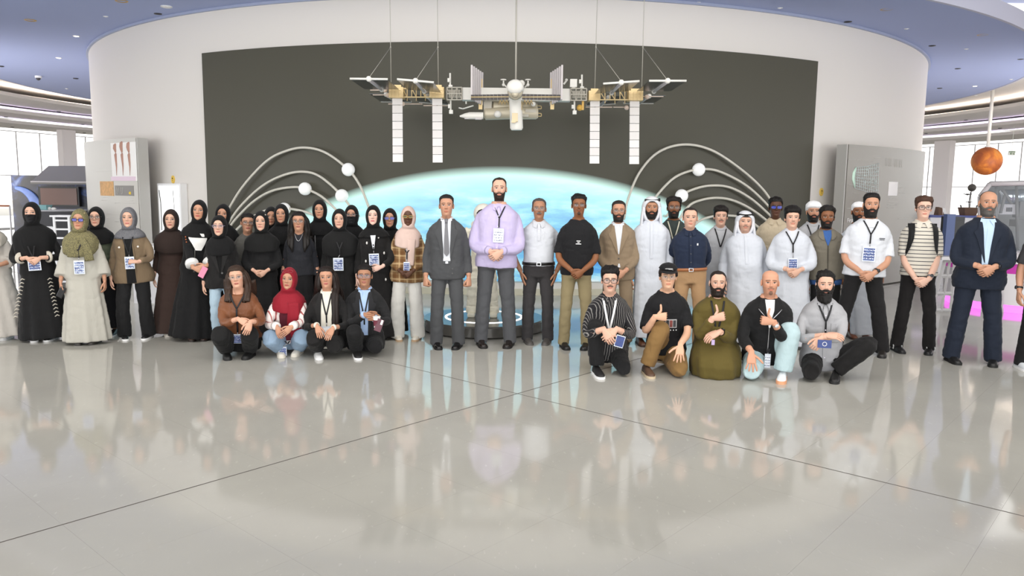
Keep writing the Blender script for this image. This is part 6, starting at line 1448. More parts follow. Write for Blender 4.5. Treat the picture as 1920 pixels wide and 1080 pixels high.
F = make('slim man in a black t-shirt with tiny white print and khaki trousers', 1086, 364, yf=652, skin=SKB, hair_c='#120f0d', must=.45, goat=.85, hs=.93, arms='clasp', zc=.50, bw=.97, bodyx=1083, stance=.13)
trousers(F, cloth('#8f8262', .85, .4), .012, .068, .066, .084); top(F, 'tee', cloth('#1b1b1d', .85), .485, .022, 'tee', 1.9); hair(F, top=.026, side=.008, line=.86, noise=.3, nfreq=130); glasses(F, '#6b6560', .026, .017, .0012)
for k_, (z, w_) in enumerate(((.715, .022), (.705, .012), (.696, .03))): patch(F, 'chest_print', [(z, -w_ + .004, w_ + .004), (z - .005, -w_ + .004, w_ + .004)], mat('print_w', '#e5e5e5', .6), .006, .004, n=2)
shoes(F, '#1d1b1b', '#141414', .3)

F = make('bearded man in a taupe suit and open white shirt with glasses', 1160, 374, yf=645, skin=SKM, hair_c='#2a221e', stubble=.55, must=.6, arms='clasp', zc=.50, bodyx=1161, stance=.12)
TP = cloth('#8a7862', .85, .3); trousers(F, TP, .012, .074, .072, .088); top(F, 'jacket', TP, .455, .024, 'suit', 2.9, flare=.06); hair(F, top=.012, side=.006, line=.87, noise=.1); beard(F, t=.004); patch(F, 'shirt_front', [(.845, -.046, .046), (.74, -.040, .040), (.64, -.006, .006)], SHIRTW, .006); patch(F, 'shirt_tail', [(.575, -.004, .012), (.55, -.012, .02)], SHIRTW, .008)
collar(F, SHIRTW, spread=.024); lapels(F, TP, .64, vx=.048, vb=.005); buttons(F, [.61], mat('button_brown', '#3c3026', .4), 0, .016, .010); glasses(F, '#5a5048', .026, .017, .0012); shoes(F, '#3b2b22', '#2a2019', .2)

F = make('man in white kandura and white headcloth with folded black cord, before the Earth', 1222, 368, yf=646, skin=SKT, hair_c='#14110f', arms='down', bw=1.0, bodyx=1222)
KW = cloth('#cdd1d9', .85, .3); robe(F, 'kandura', KW, .20, .17, .022, 'thobe', seed=22, pl=.010, npl=7, zhem=.10); ghutra(F, .76, False, width=.98); beard(F, t=.006); collar(F, KW, points=False)
g = Geo(); 
for dz in (0, .016): 
    b_ = np.linspace(-2.6, .4, 20); g.sweep(Hd(F, np.c_[.092 * np.cos(b_), .022 + .112 * np.sin(b_), .87 * F.hh + dz + 0 * b_ + .012 * np.sin(b_)]), .008, n=8)
obj('agal', g, mat('agal_black', '#141414', .6), F.root); patch(F, 'placket', [(.83, -.014, .014), (.60, -.014, .014)], KW, .008, n=2); shoes(F, '#5a3a28', '#3a281e')

F = make('bearded man with thick dark hair and glasses, behind the white headcloth and navy shirt', 1264, 369, Y=9.35, skin=SKB, hair_c='#1a1512', arms='down')
trousers(F, BLK); top(F, 'shirt', cloth('#3a4240', .85), .50, .016, 'shirt'); hair(F, top=.034, side=.014, line=.86, noise=.3, nfreq=60); beard(F, t=.007); glasses(F, '#6a675f', .027, .019, .0014); lanyard(F, .70, color='#cfcbb8', badge=None)

F = make('man in a navy long-sleeved shirt, tan belt and khaki trousers, arms behind his back', 1294, 388, yf=650, skin=SKL, hair_c='#2b2420', stubble=.18, arms='back', bw=1.08, bodyx=1297, stance=.12, face_w=1.05, pad=.010)
NV = cloth('#232c40', .85, .3); trousers(F, cloth('#b08d68', .85, .35), .014, .074, .074, .09); top(F, 'shirt', NV, .555, .020, 'shirt'); belt(F, mat('belt_tan', '#a3663c', .4), .567, .028); collar(F, NV, spread=.022); patch(F, 'placket', [(.83, -.015, .015), (.57, -.015, .015)], NV, .008, n=2)
hair(F, top=.006, side=.004, line=.90, noise=.1, hb=[.88, .89, .82, .68, .46, .46, .6, .56, .3, .2]); buttons(F, [.80, .74, .68, .62], mat('button_dark', '#4b4a48', .4)); g = Geo(); g.box(T(F, [.075, fy(F, .745 * F.H, .075, F.ease) - .008, .745 * F.H]), (.016, .004, .024)); obj('chest_emblem', g, mat('print_w', '#e5e5e5', .6), F.root, smooth=False); shoes(F, '#6a4128', '#3a281e', .3)

F = make('young man with moustache in a pale grey kandura with a thin black lanyard', 1352, 386, Y=9.5, skin=SKL, hair_c='#1b1613', must=.75, arms='down')
KG = cloth('#b9babe', .85, .3); robe(F, 'kandura', KG, .21, .17, .02, 'thobe', seed=24, pl=.010); hair(F, top=.034, side=.014, line=.80, noise=.18); collar(F, KG, points=False); lanyard(F, .70, badge=None)

F = make('broad man in white kandura and white headcloth with black head cord', 1397, 395, Y=9.0, skin=SKL, hair_c='#2a1e18', stubble=.35, must=.6, arms='down', bw=1.2, bd=1.2, belly=.04, bodyx=1400, face_w=1.05)
robe(F, 'kandura', KW, .275, .24, .03, 'loose', 2.95, seed=25, pl=.014); ghutra(F, .77, True, width=1.0); collar(F, KW, points=False); patch(F, 'placket', [(.83, -.015, .015), (.62, -.015, .015)], KW, .008, n=2)

F = make('dark-skinned man in blue-tinted glasses and a beige shirt at the back', 1455, 369, Y=9.6, skin=SKD, hair_c='#120e0c', arms='down')
trousers(F, BLK); top(F, 'shirt', cloth('#c3b49b', .85), .50, .018, 'shirt'); collar(F, cloth('#c3b49b', .85), spread=.03); hair(F, top=.022, side=.012, line=.84, noise=.35, nfreq=140); glasses(F, '#2a2a40', .028, .018, .0024, tint='#5a68d8')

F = make('young man in a white kandura with black lanyard and blue badge, hands clasped', 1486, 387, Y=8.75, skin=SKL, hair_c='#15110f', must=.35, arms='clasp', zc=.545, bw=1.08, bodyx=1487)
robe(F, 'kandura', KW, .235, .19, .028, 'loose', seed=27, pl=.012); hair(F, top=.038, side=.016, line=.80, noise=.15); collar(F, KW, points=False); lanyard(F, .69, badge='blue', bw=.10, bh=.13, stem=.06, gap=.06)

F = make('man with black moustache in white head wrap and white kandura at the back', 1526, 377, Y=9.5, skin=SKM, hair_c='#15110f', stubble=.3, arms='down', htilt=0)
robe(F, 'kandura', KG, .22, .18, .02, 'thobe', seed=28, pl=.01); wrap_cap(F, '#eeeef0', .026, .72); beard(F, t=.006); lanyard(F, .72, badge=None); collar(F, KG, points=False)

F = make('young man in an olive-grey zip jacket over a blue t-shirt', 1551, 386, Y=8.85, skin=SKB, hair_c='#191411', stubble=.3, must=.5, arms='down', bodyx=1553)
trousers(F, BLK); patch_m = cloth('#3e63a0', .85); top(F, 'jacket', cloth('#7a7467', .85, .4), .485, .032, 'loose', 2.9, flare=.04)
patch(F, 'tee_front', [(.84, -.05, .05), (.79, -.036, .036), (.735, -.004, .004)], patch_m, .008); patch(F, 'zip_line', [(.735, -.004, .004), (.49, -.004, .004)], cloth('#4a463e'), .007, n=1)
for q in (-1, 1): patch(F, 'jacket_collar', [(.838, min(q * .045, q * .09), max(q * .045, q * .09)), (.80, min(q * .04, q * .098), max(q * .04, q * .098)), (.775, min(q * .034, q * .06), max(q * .034, q * .06))], cloth('#7a7467', .85, .4), .014, n=3)
g = Geo(); g.loft([T(F, tring(F, z * F.H, .02, 32)) for z in (.45, .49)]); obj('tee_hem', g, patch_m, F.root); hair(F, top=.03, side=.012, line=.85, noise=.3, nfreq=70); beard(F, t=.004); shoes(F, '#1d1b1b', '#141414')

F = make('man in white cap and white kandura mostly hidden behind the bearded man in white', 1610, 376, Y=9.4, skin=SKB, hair_c='#15110f', stubble=.4, arms='down', bodyx=1622)
robe(F, 'kandura', KW, .22, .18, .02, 'thobe', seed=30, pl=.01, zhem=.06); wrap_cap(F, '#efeff1', .016, .76); beard(F, t=.005); shoes(F, '#7a4a34', '#4a3024')

F = make('black-bearded man in a loose white t-shirt and black jeans with blue badge', 1635, 360, yf=664, skin=SKM, hair_c='#15110f', arms='clasp', zc=.50, bw=1.06, bodyx=1626, stance=.25, pad=.022)
trousers(F, cloth('#1c1b1c', .85, .4), .014, .078, .076, .09, wr=.005); top(F, 'tee', cloth('#d5d8de', .85, .35), .495, .030, 'tee', 1.95, flare=.03); hair(F, top=.022, side=.007, line=.85, noise=.18, nfreq=80); beard(F, t=.012)
lanyard(F, .70, badge='blue', bw=.13, bh=.16, stem=.06, spread=.07, gap=.03, cx=.0); watch(F, 1); patch(F, 'inner_tee', [(.848, -.05, .05), (.80, -.03, .03)], cloth('#f4f5f7'), .010)
for z, w_ in ((.738, .03), (.730, .026)): patch(F, 'chest_print', [(z, .12 - w_, .12 + w_), (z - .004, .12 - w_, .12 + w_)], mat('print_k', '#26262a', .6), .007, .004, n=2)
shoes(F, '#2a2725', '#1a1918', .3)

F = make('young man in striped cream polo shirt, backpack straps and dark glasses', 1733, 367, yf=660, skin='#e3b9a4', hair_c='#4a3226', arms='clasp', zc=.465, bw=.98, bodyx=1729, stance=.17)
trousers(F, cloth('#1d1b1b', .85, .4), .012, .072, .070, .086, wr=.005); top(F, 'polo_shirt', cloth('#d9d3c6', .85, .3, 'hstripe', '#46444a', 24), .50, .024, 'tee', 1.92); cp = cloth('#d9d3c6', .85, .3); collar(F, cp, spread=.03); hair(F, top=.03, side=.014, line=.82, noise=.3, nfreq=60); glasses(F, '#2a2626', .028, .020, .0022)
for q in (-1, 1): patch(F, 'backpack_strap', [(.835, q * .115 - .03, q * .115 + .03), (.74, q * .125 - .026, q * .125 + .026), (.68, q * .14 - .02, q * .14 + .012), (.63, q * .165 - .008, q * .165 + .004)], cloth('#1a1a1b', .7), .018, .018, n=4)
g = Geo(); g.box(T(F, [0, .20, .68 * F.H]), (.30, .15, .42)); g2 = obj('backpack', g, cloth('#1a1a1b', .7), F.root); md = g2.modifiers.new('b', 'BEVEL'); md.width = .05; md.segments = 3
watch(F, 1, '#7d7f82', '#3a3c40', True)
for q in (-1, 1): shoe(F, q, mat('shoe_stripe', '#1a191a', .4), mat('sole_k', '#1b1a1a', .6))
for q in (-1, 1):
    g = Geo()
    for k_ in range(3): g.box(F.A[q] * [1, 1, 0] + [q * .0 - .04, -.02 - .03 * k_, .055], (.006, .012, .05), rotx(.5)); g.box(F.A[q] * [1, 1, 0] + [.045, -.02 - .03 * k_, .055], (.006, .012, .05), rotx(.5))
    obj('shoe_stripe', g, mat('print_w', '#e5e5e5', .6), F.root, smooth=False)

F = make('bald man with grey beard in a navy suit and pale blue shirt at right', 1854, 358, yf=681, skin=SKM, hair_c='#4a4442', stubble=.1, arms='clasp', zc=.555, bw=1.13, bd=1.1, belly=.035, bodyx=1845, stance=.20, pad=.004, face_w=1.03)
trousers(F, NAVY, .014, .080, .078, .094, wr=.005); top(F, 'jacket', NAVY, .44, .030, 'suit', 2.9, flare=.10); PB = cloth('#b9cfe4', .8, .25); patch(F, 'shirt_front', [(.845, -.055, .055), (.74, -.056, .05), (.66, -.050, .028), (.585, -.040, .012)], PB, .007)
collar(F, PB, spread=.045, drop=.06); patch(F, 'placket', [(.80, -.012, .012), (.60, -.024, -.004)], PB, .011, n=2); lapels(F, NAVY, .60, vx=.058, vb=.014); hair(F, top=.003, side=.003, line=1.2, noise=.1, hb=[1.3, 1.3, 1.3, 1.2, .9, .62, .62, .60, .62, .62], low=.62); beard(F, t=.009, color='#57534f'); watch(F, 1); shoes(F, '#171718', '#121212', .4)

F = make('person cut off by the right edge, dark top sleeve, black trousers and a white trainer', 1978, 375, yf=694, skin=SKM, arms='down', stance=.16)
trousers(F, BLK); top(F, 'tee', cloth('#3c3b3d', .85), .49, .024, 'tee', 1.9); hair(F); shoes(F, '#d9dde2', '#f0f0f0'); watch(F, -1)

# ---- kneeling in front, left group
def kn_foot(F, m, sole, sides):
    for q, kind in sides:
        if kind == 'flat': shoe(F, q, mat('shoe_' + m.strip('#') + '0.5', m, .5), mat('sole_' + sole.strip('#'), sole, .6))
        else: shoe(F, q, mat('shoe_' + m.strip('#') + '0.5', m, .5), mat('sole_' + sole.strip('#'), sole, .6), pos=F.A[q] + np.array([0, .02, .02]), pitch=-1.15, yaw=0)
F = make('woman squatting in a brown satin blouse and black trousers with hair down', 448, 495, yf=663, H=1.66, fem=True, bw=1.12, bd=1.1, skin='#d9a88e', lip='#a8584c', hair_c='#3a2a20', pose='kneel', lean=.15, htilt=-.10, bodyx=448,
         arms={'R': (('px', 446, 598, -.42), (.8, -.3, -.4), (.2, .6, -.6), 'relax'), 'L': (('px', 470, 603, -.44), (-.35, -.3, -1), (-.2, 1, 0), 'relax')}, legs={'R': ('knee', -.145, -.38, .28, -.12, -.16, .09), 'L': ('knee', .145, -.38, .28, .12, -.16, .09)})
trousers(F, cloth('#1b1b1b', .85, .4), .016, .08, .09, .096, wr=.005); top(F, 'blouse', cloth('#7d4f34', .38, .5), .535, .036, 'loose', 2.85, zt=.832, wr=.006, flare=.12); hair(F, top=.02, side=.014, line=.84, noise=.15, sideburn=.4); long_hair(F, .79); glasses(F, '#b9a99a', .027, .018, .0010)
lanyard(F, .60, badge='blue', bw=.12, bh=.10, spread=.07, off=.03, stem=.16, gap=.015, w=.009); kn_foot(F, '#171717', '#171717', ((-1, 'flat'), (1, 'flat')))
F = make('woman squatting in jeans, red headscarf and red-and-white striped shirt', 541, 500, yf=659, H=1.60, fem=True, skin=SKM, lip='#a84a48', hair_c='#1a1311', pose='kneel', lean=.10, htilt=.06, hyaw=-.1,
         arms={'R': (('px', 519, 612, -.42), (.3, -.5, -.8), (.3, 1, 0), 'relax'), 'L': (('px', 548, 612, -.44), (-.6, -.4, -.5), (-.2, 1, 0), 'relax')}, legs={'R': ('knee', -.16, -.34, .22, -.09, -.16, .09), 'L': ('knee', .16, -.33, .22, .10, -.12, .09)})
trousers(F, cloth('#8fa6bd', .85, .5), .018, .095, .10, .098, wr=.006); top(F, 'overshirt', cloth('#ece2de', .85, .3, 'pinstripe', '#a85a58', 13), .50, .03, 'loose', 2.75, flare=.1); patch(F, 'maroon_top', [(.80, -.05, .06), (.70, -.09, .085), (.53, -.085, .08)], cloth('#5a1f2b', .85), .010)
hijab(F, '#8f1a2a', .72, wide=.9, rough=.7, face=1.02); g = Geo(); P = catmull([T(F, [.06, fy(F, z * F.H, .06, .03) - .03, z * F.H]) if z > .6 else T(F, [.12, fy(F, z * F.H, .1, .03) - .03, z * F.H]) for z in (.79, .70, .62, .54)], 14); g.sweep(P, np.linspace(.06, .075, 14), .014, n=12); obj('scarf_end', g, cloth('#8f1a2a', .7), F.root)
cuffs(F, cloth('#f0eae6', .85), .06, .054); g = Geo(); k = F.hh / .225
for q in (-1, 1): a_ = np.linspace(0, 2 * PI, 17); g.sweep(Hd(F, np.c_[q * .034 * k + .027 * k * np.cos(a_), -.088 * k + .012 * np.sin(a_), .93 * F.hh + .014 * k * np.sin(a_)]), .0025, n=6, caps=False)
g.tube(Hd(F, [-.008, -.09 * k, .935 * F.hh]), Hd(F, [.008, -.09 * k, .935 * F.hh]), .0025, 6); obj('sunglasses', g, mat('sunglass_rim', '#8a3b3e', .3), F.root)
lanyard(F, .53, badge='blue', bw=.08, bh=.10, spread=.02, ztop=.55, off=.14, gap=.03, bdx=-.05); kn_foot(F, '#e2dccf', '#e2dccf', ((-1, 'flat'), (1, 'flat')))
F = make('woman kneeling in black blazer and cream shirt, very long dark hair, white badge', 613, 497, yf=663, H=1.62, fem=True, skin=SKM, lip='#b5605c', hair_c='#201612', pose='kneel', lean=.06, htilt=-.03,
         arms={'R': (('px', 594, 610, -.34), (.3, -.55, -.75), (.1, .5, -.8), 'flat'), 'L': (('px', 625, 614, -.36), (-.4, -.5, -.75), (-.1, .5, -.8), 'flat')}, legs={'R': ('knee', -.11, -.36, .25, -.10, -.14, .09), 'L': ('knee', .09, -.36, .15, .08, .08, .11)})
trousers(F, cloth('#1c1b1b', .85, .4), .016, .075, .09, .095); top(F, 'blazer', cloth('#1d1c1c', .85), .46, .026, 'suit', 2.85, flare=.08); CS = cloth('#e2ddcf', .8, .2); patch(F, 'shirt_front', [(.845, -.045, .045), (.74, -.055, .055), (.6, -.07, .06), (.47, -.09, .07)], CS, .007); collar(F, CS, spread=.022)
lapels(F, cloth('#232222', .85), .56, vx=.05, vb=.064); hair(F, top=.016, side=.012, line=.84, noise=.06, sideburn=.42); long_hair(F, .50, sides=(1,)); long_hair(F, .70, sides=(-1,), front=False); lanyard(F, .645, badge='plain', bw=.115, bh=.16, spread=.05, stem=.055, gap=.035); cuffs(F, CS, .012, .040); kn_foot(F, '#d9d9d9', '#f0f0f0', ((-1, 'flat'), (1, 'toe')))
F = make('person kneeling on one knee in a black suit and pale blue shirt, holding a cup', 684, 493, yf=659, H=1.68, fem=False, bw=1.0, skin=SKT, hair_c='#15100e', lip='#a3605a', pose='kneel', lean=.08,
         arms={'R': (('px', 683, 590, -.36), (.9, -.3, -.1), (0, .8, -.5), 'relax'), 'L': (('px', 702, 597, -.40), (-.1, -.9, .25), (-1, -.1, .1), 'grip')}, legs={'R': ('knee', -.09, -.40, .29, -.08, -.25, .09), 'L': ('knee', .13, -.34, .12, .10, .10, .11)})
trousers(F, cloth('#1b1b1c', .85, .4), .014, .075, .085, .094); top(F, 'blazer', cloth('#222223', .85), .45, .028, 'suit', 2.9, flare=.10); BS = cloth('#a9c2e6', .8, .2); patch(F, 'shirt_front', [(.845, -.045, .045), (.74, -.05, .05), (.56, -.04, .04)], BS, .007); collar(F, BS, spread=.022)
lapels(F, cloth('#28282a', .85), .56, vx=.05, vb=.036); hair(F, top=.016, side=.010, line=.82, noise=.06); glasses(F, '#8d93b8', .028, .017, .0012); lanyard(F, .63, badge=None, spread=.05, stem=.06); cuffs(F, BS, .016, .040); kn_foot(F, '#201f1f', '#efefef', ((-1, 'flat'), (1, 'toe')))
CUPF = F

# ---- kneeling in front, right group
F = make('man kneeling in a black pinstripe shirt with white lanyard, round glasses and moustache', 1143, 496, yf=690, H=1.74, skin=SKL, hair_c='#14100e', must=.9, stubble=.12, pose='kneel', lean=.16, pad=.03, bodyx=1143,
         arms={'R': (('px', 1132, 617, -.42), (.5, -.4, -.8), (.3, .8, -.3), 'relax'), 'L': (('px', 1156, 617, -.42), (-.7, -.4, -.6), (-.1, .9, -.3), 'relax')}, legs={'R': ('foot', -.12, -.30, .09, (-.15, -1, .3)), 'L': ('knee', .14, -.36, .08, .10, .08, .11)})
trousers(F, cloth('#1a1a1b', .85, .4), .012, .072, .078, .088); SP = cloth('#222124', .85, .3, 'pinstripe', '#8d8a86', 42); top(F, 'shirt', SP, .47, .026, 'shirt', 2.85, flare=.06); collar(F, SP, spread=.03); hair(F, top=.034, side=.010, line=.84, noise=.35, nfreq=80); glasses(F, '#1d1a1a', .028, .022, .0022, squar=2.4)
lanyard(F, .665, color='#e9e9ea', badge=None, spread=.06, w=.010); kn_foot(F, '#1c1b1c', '#f0f0f0', ((-1, 'flat'), (1, 'toe')))
pz = F.loc(1162, 640, -.46); g = Geo(); R = roty(.25); g.box(pz, (.085, .006, .115), R); b_ = obj('badge', g, mat('badge_sleeve', '#dfe5ee', .2), F.root, smooth=False); g = Geo(); g.box(pz + [0, -.004, 0], (.075, .003, .10), R); c_ = obj('badge_card', g, mat('badge_navy', '#33457f', .4, var=.3, bscale=30), b_, smooth=False)
F = make('young man in a black cap and black t-shirt giving a thumbs-up on one knee', 1252, 492, yf=690, H=1.74, skin='#dcae90', hair_c='#241a15', pose='kneel', lean=.10, bodyx=1252, pad=.02,
         arms={'R': (('px', 1228, 594, -.36), (1, -.12, .05), (.05, 1, 0), 'thumb', (-.35, .3, -1)), 'L': (('px', 1276, 645, -.44), (-.1, -.5, -1), (0, .6, -.4), 'spread')}, legs={'R': ('foot', -.20, -.30, .09, (-.15, -1, .35)), 'L': ('knee', .11, -.42, .08, .02, .06, .11)})
trousers(F, cloth('#86683f', .85, .45), .016, .075, .082, .094, wr=.005); top(F, 'tee', cloth('#1b1b1d', .85), .48, .030, 'tee', 1.9, flare=.04); hair(F, top=.012, side=.020, line=.80, noise=.3, nfreq=60, hb=[.82, .80, .72, .6, .48, .5, .5, .5, .28, .15]); glasses(F, '#b3ab8e', .028, .020, .0014)
V = F.V; h_ = np.broadcast_to(F.hs_[:, None], V.shape[:2]); kp = sst((h_ - .76) / .04); o = obj('cap', shell(F, V, .028 * kp - .006 * (1 - kp), kp > .2), cloth('#161618', .8), F.root)
k = F.hh / .225; a_ = np.linspace(-1.15, 1.15, 15); g = Geo(); inn = np.c_[.082 * np.sin(a_), -.086 * np.cos(a_) - .004, np.full(15, .775 * F.hh / k)]; outr = np.c_[.080 * np.sin(a_), -.086 * np.cos(a_) - .064 * np.cos(a_ * .9), np.full(15, .765 * F.hh / k) - .012 * np.cos(a_)]
g.loft([Hd(F, np.vstack([i_, o_, o_ - [0, 0, .006], i_ - [0, 0, .006]]) * k) for i_, o_ in zip(inn, outr)]); obj('brim', g, cloth('#161618', .8), o)
g = Geo(); P0 = lambda x, z: Hd(F, np.array([x, -.1165 + 4.2 * x * x, z]) * k)
for x in np.linspace(-.034, .030, 9): g.sweep([P0(x - .0025, .197), P0(x, .206 - abs(x) * .1), P0(x + .0025, .197)], .0024, n=5)
g.sweep([P0(-.005, .1945), P0(.02, .194), P0(.038, .188)], .0018, n=5)
obj('cap_lettering', g, mat('print_w', '#e5e5e5', .6), o)
pr = patch(F, 'chest_print', [(.705, -.02, .088), (.655, -.02, .088)], mat('print_lgrey', '#b9b9b9', .6), .008, .004)
for i, cc in enumerate(('#27272a', '#7a3a34', '#3a3a3e')): patch(F, 'print_square', [(.70, -.015 + .034 * i, .013 + .034 * i), (.66, -.015 + .034 * i, .013 + .034 * i)], mat('psq' + cc.strip('#'), cc, .6, var=.4, bscale=40), .011, .003, n=2, parent=pr)
buttons(F, [.642], mat('print_w', '#e5e5e5', .6), -.005, .010, .006, 'print_dot', pr); buttons(F, [.642], mat('print_w', '#e5e5e5', .6), .03, .010, .006, 'print_dot', pr); buttons(F, [.642], mat('print_w', '#e5e5e5', .6), .085, .010, .006, 'print_dot', pr); buttons(F, [.642], mat('print_w', '#e5e5e5', .6), .058, .010, .006, 'print_dot', pr)
kn_foot(F, '#5a4334', '#c9b79a', ((-1, 'flat'),)); shoe(F, 1, mat('shoe_5a43340.5', '#5a4334', .5), mat('sole_c9b79a', '#c9b79a', .6), pos=np.array([-.02, .12, .02]), pitch=-.25, yaw=-.9)
F = make('bearded man kneeling in an olive kandura giving a thumbs-up, dark watch', 1346, 506, yf=694, H=1.74, skin=SKL, hair_c='#231a15', pose='kneel', lean=.06, bw=1.1, pad=.008,
         arms={'R': (('px', 1336, 597, -.36), (.95, -.15, .25), (.1, 1, 0), 'thumb', (-.35, .3, -1)), 'L': (('px', 1350, 622, -.38), (-.85, -.35, -.4), (0, .5, -.9), 'relax', (.4, .3, -1))}, legs={'R': ('knee', -.13, -.34, .09, -.10, .1, .11), 'L': ('knee', .13, -.36, .09, .10, .1, .11)})
OL = cloth('#5f5328', .85, .4); F.ease = .03; g = Geo(); n = 56; a_ = np.linspace(0, 2 * PI, n, endpoint=False); rings = []
for z, rx_, ry_, cy_ in ((.0, .235, .27, -.16), (.03, .245, .285, -.16), (.12, .25, .29, -.17), (.20, .245, .27, -.16), (.27, .225, .23, -.12), (.33, .20, .19, -.07), (.40, .185, .165, -.04), (.47, .18, .155, -.035)):
    wv = .012 * np.sin(11 * a_ + 6 * z) * (1 - z / .5); rings.append(np.c_[(rx_ + wv) * np.sign(np.cos(a_)) * abs(np.cos(a_)) ** .85, cy_ + (ry_ + wv) * np.sin(a_), np.full(n, z)])
g.loft(rings)
zs = np.append(np.arange(.48 * F.H, .85 * F.H, .022), .85 * F.H); g.loft([T(F, tring(F, z, .03, 28)) for z in zs])
for q in (-1, 1): sleeve(F, g, q, SL['loose'], 2.9)
fused('kandura', g, OL, F.root, .0135, 3, .004); hair(F, top=.006, side=.003, line=.88, noise=.1, hb=[.88, .885, .80, .68, .46, .46, .6, .56, .3, .2]); beard(F, t=.011); lanyard(F, .66, badge=None, spread=.06, w=.009); watch(F, 1); collar(F, OL, points=False)
g = Geo(); pz = F.loc(1337, 642, -.44); g.box(pz, (.03, .006, .05)); obj('badge', g, mat('badge_lilac', '#b9a3cc', .4), F.root, smooth=False)
F = make('bald goateed man kneeling in a black zip jacket and pale jeans giving a thumbs-up', 1443, 505, yf=700, H=1.76, skin='#d09a7e', hair_c='#33261f', stubble=.22, must=.55, goat=.75, pose='kneel', lean=.12, bw=1.1, pad=.002, face_w=1.03,
         arms={'R': (('px', 1409, 660, -.40), (0, -.45, -1), (0, .6, -.5), 'spread'), 'L': (('px', 1451, 604, -.40), (-1, -.10, .12), (-.05, 1, 0), 'thumb', (.4, .3, -1))}, legs={'R': ('knee', -.16, -.36, .09, -.10, .08, .11), 'L': ('foot', .14, -.24, .09, (.25, -1, .3))})
trousers(F, cloth('#b4cbcf', .85, .45), .016, .085, .088, .098, wr=.005); BJ = cloth('#19191a', .8, .3); top(F, 'jacket', BJ, .47, .030, 'loose', 2.85, flare=.04); patch(F, 'tee_front', [(.845, -.045, .045), (.78, -.03, .035), (.70, -.004, .01)], cloth('#efefef'), .009)
g = Geo(); g.loft([T(F, tring(F, z * F.H, .026, 32)) for z in (.452, .485)]); obj('tee_hem', g, cloth('#e9e9e9'), F.root)
for q in (-1, 1): patch(F, 'jacket_collar', [(.845, min(q * .045, q * .085), max(q * .045, q * .085)), (.80, min(q * .04, q * .105), max(q * .04, q * .105)), (.755, min(q * .02, q * .03), max(q * .02, q * .03))], BJ, .016, n=3); patch(F, 'zip_edge', [(.80, q * .105 - .003, q * .105 + .003), (.755, q * .03 - .003, q * .03 + .003)], mat('zip_silver', '#a9a9ac', .3, .8), .02, n=1)
patch(F, 'zip_line', [(.70, -.003, .004), (.50, -.003, .004)], mat('zip_silver', '#a9a9ac', .3, .8), .009, .005, n=1); watch(F, 1, '#c2c4c6', '#e9eaec', True)
lanyard(F, .56, badge='white', bw=.055, bh=.14, spread=.01, ztop=.585, off=.045, gap=.005); 
for q, kd in ((1, 'flat'), (-1, 'toe')):
    if kd == 'flat': shoe(F, q, mat('shoe_white', '#e9ecef', .5), mat('sole_orange', '#e0a27a', .6), sole=.03)
    else: shoe(F, q, mat('shoe_white', '#e9ecef', .5), mat('sole_orange', '#e0a27a', .6), pos=F.A[q] + np.array([0, .02, .02]), pitch=-1.15, yaw=0)
F = make('man with a big black beard kneeling in a light grey shirt and black trousers', 1545, 504, yf=702, H=1.76, skin=SKL, hair_c='#14110f', pose='kneel', lean=.14, bodyx=1548, pad=.026,
         arms={'R': (('px', 1546, 629, -.40), (.85, -.3, .05), (0, .6, -.8), 'relax', (-1, .3, -.7)), 'L': (('px', 1541, 633, -.42), (-.55, -.4, -.75), (-.1, .9, -.3), 'grip', (1, .3, -.6))}, legs={'R': ('knee', -.15, -.38, .09, -.10, .08, .11), 'L': ('foot', .10, -.20, .09, (.75, -1, .35))})
trousers(F, cloth('#1a1919', .85, .4), .014, .075, .082, .094, wr=.005); GS = cloth('#a9a9ac', .85, .35); top(F, 'shirt', GS, .45, .026, 'shirt', 2.85, flare=.08); collar(F, GS, spread=.03); patch(F, 'placket', [(.83, -.016, .016), (.47, -.016, .016)], GS, .008, n=2); patch(F, 'chest_pocket', [(.735, .05, .12), (.67, .05, .12)], GS, .006, n=3)
hair(F, top=.026, side=.010, line=.86, noise=.4, nfreq=85); beard(F, t=.019, length=.035, noise=.25); lanyard(F, .68, badge=None, spread=.06, w=.009, stem=.07); buttons(F, [.78, .70, .62, .54], mat('button_pale', '#ece6f2', .4)); kn_foot(F, '#191818', '#141414', ((-1, 'toe'), (1, 'flat')))
g = Geo(); pz = F.loc(1546, 645, -.50); g.box(pz, (.12, .006, .075)); b_ = obj('badge', g, mat('badge_navy', '#33457f', .4, var=.3, bscale=30), F.root, smooth=False); g = Geo(); a2_ = np.linspace(0, 2 * PI, 21); g.sweep(np.c_[pz[0] + .018 * np.cos(a2_), np.full(21, pz[1] - .005), pz[2] + .018 * np.sin(a2_)], .003, n=6, caps=False); obj('badge_ring', g, mat('print_w', '#e5e5e5', .6), b_)

# ---- things held in hands
def world(F, P): return rotz(F.yaw) @ np.asarray(P, float) + np.array([F.X, F.Y, 0])
for F, q, c_, lab in PHONES:
    d = np.asarray(F.HS[q][0], float); d /= np.linalg.norm(d); P = world(F, F.W[q] + d * .105 + np.array([.012, -.03, -.01]))
    g = Geo(); g.box((0, 0, 0), (.066, .010, .13), roty(.5)); o = obj('phone', g, mat('phone_' + c_.strip('#'), c_, .25), smooth=False); o.location = P; md = o.modifiers.new('b', 'BEVEL'); md.width = .004; md.segments = 2; tag(o, lab, 'phone')
    g = Geo(); g.box((.018, .006, .045), (.022, .004, .026), roty(.5)); obj('camera_bump', g, M_dark, o, smooth=False)
F = CUPF; P = world(F, F.W[1] + np.array([.03, -.10, -.02])); a2 = np.linspace(0, 2 * PI, 24, endpoint=False); Q = lambda r, z: np.c_[r * np.cos(a2), r * np.sin(a2), np.full(24, z)]
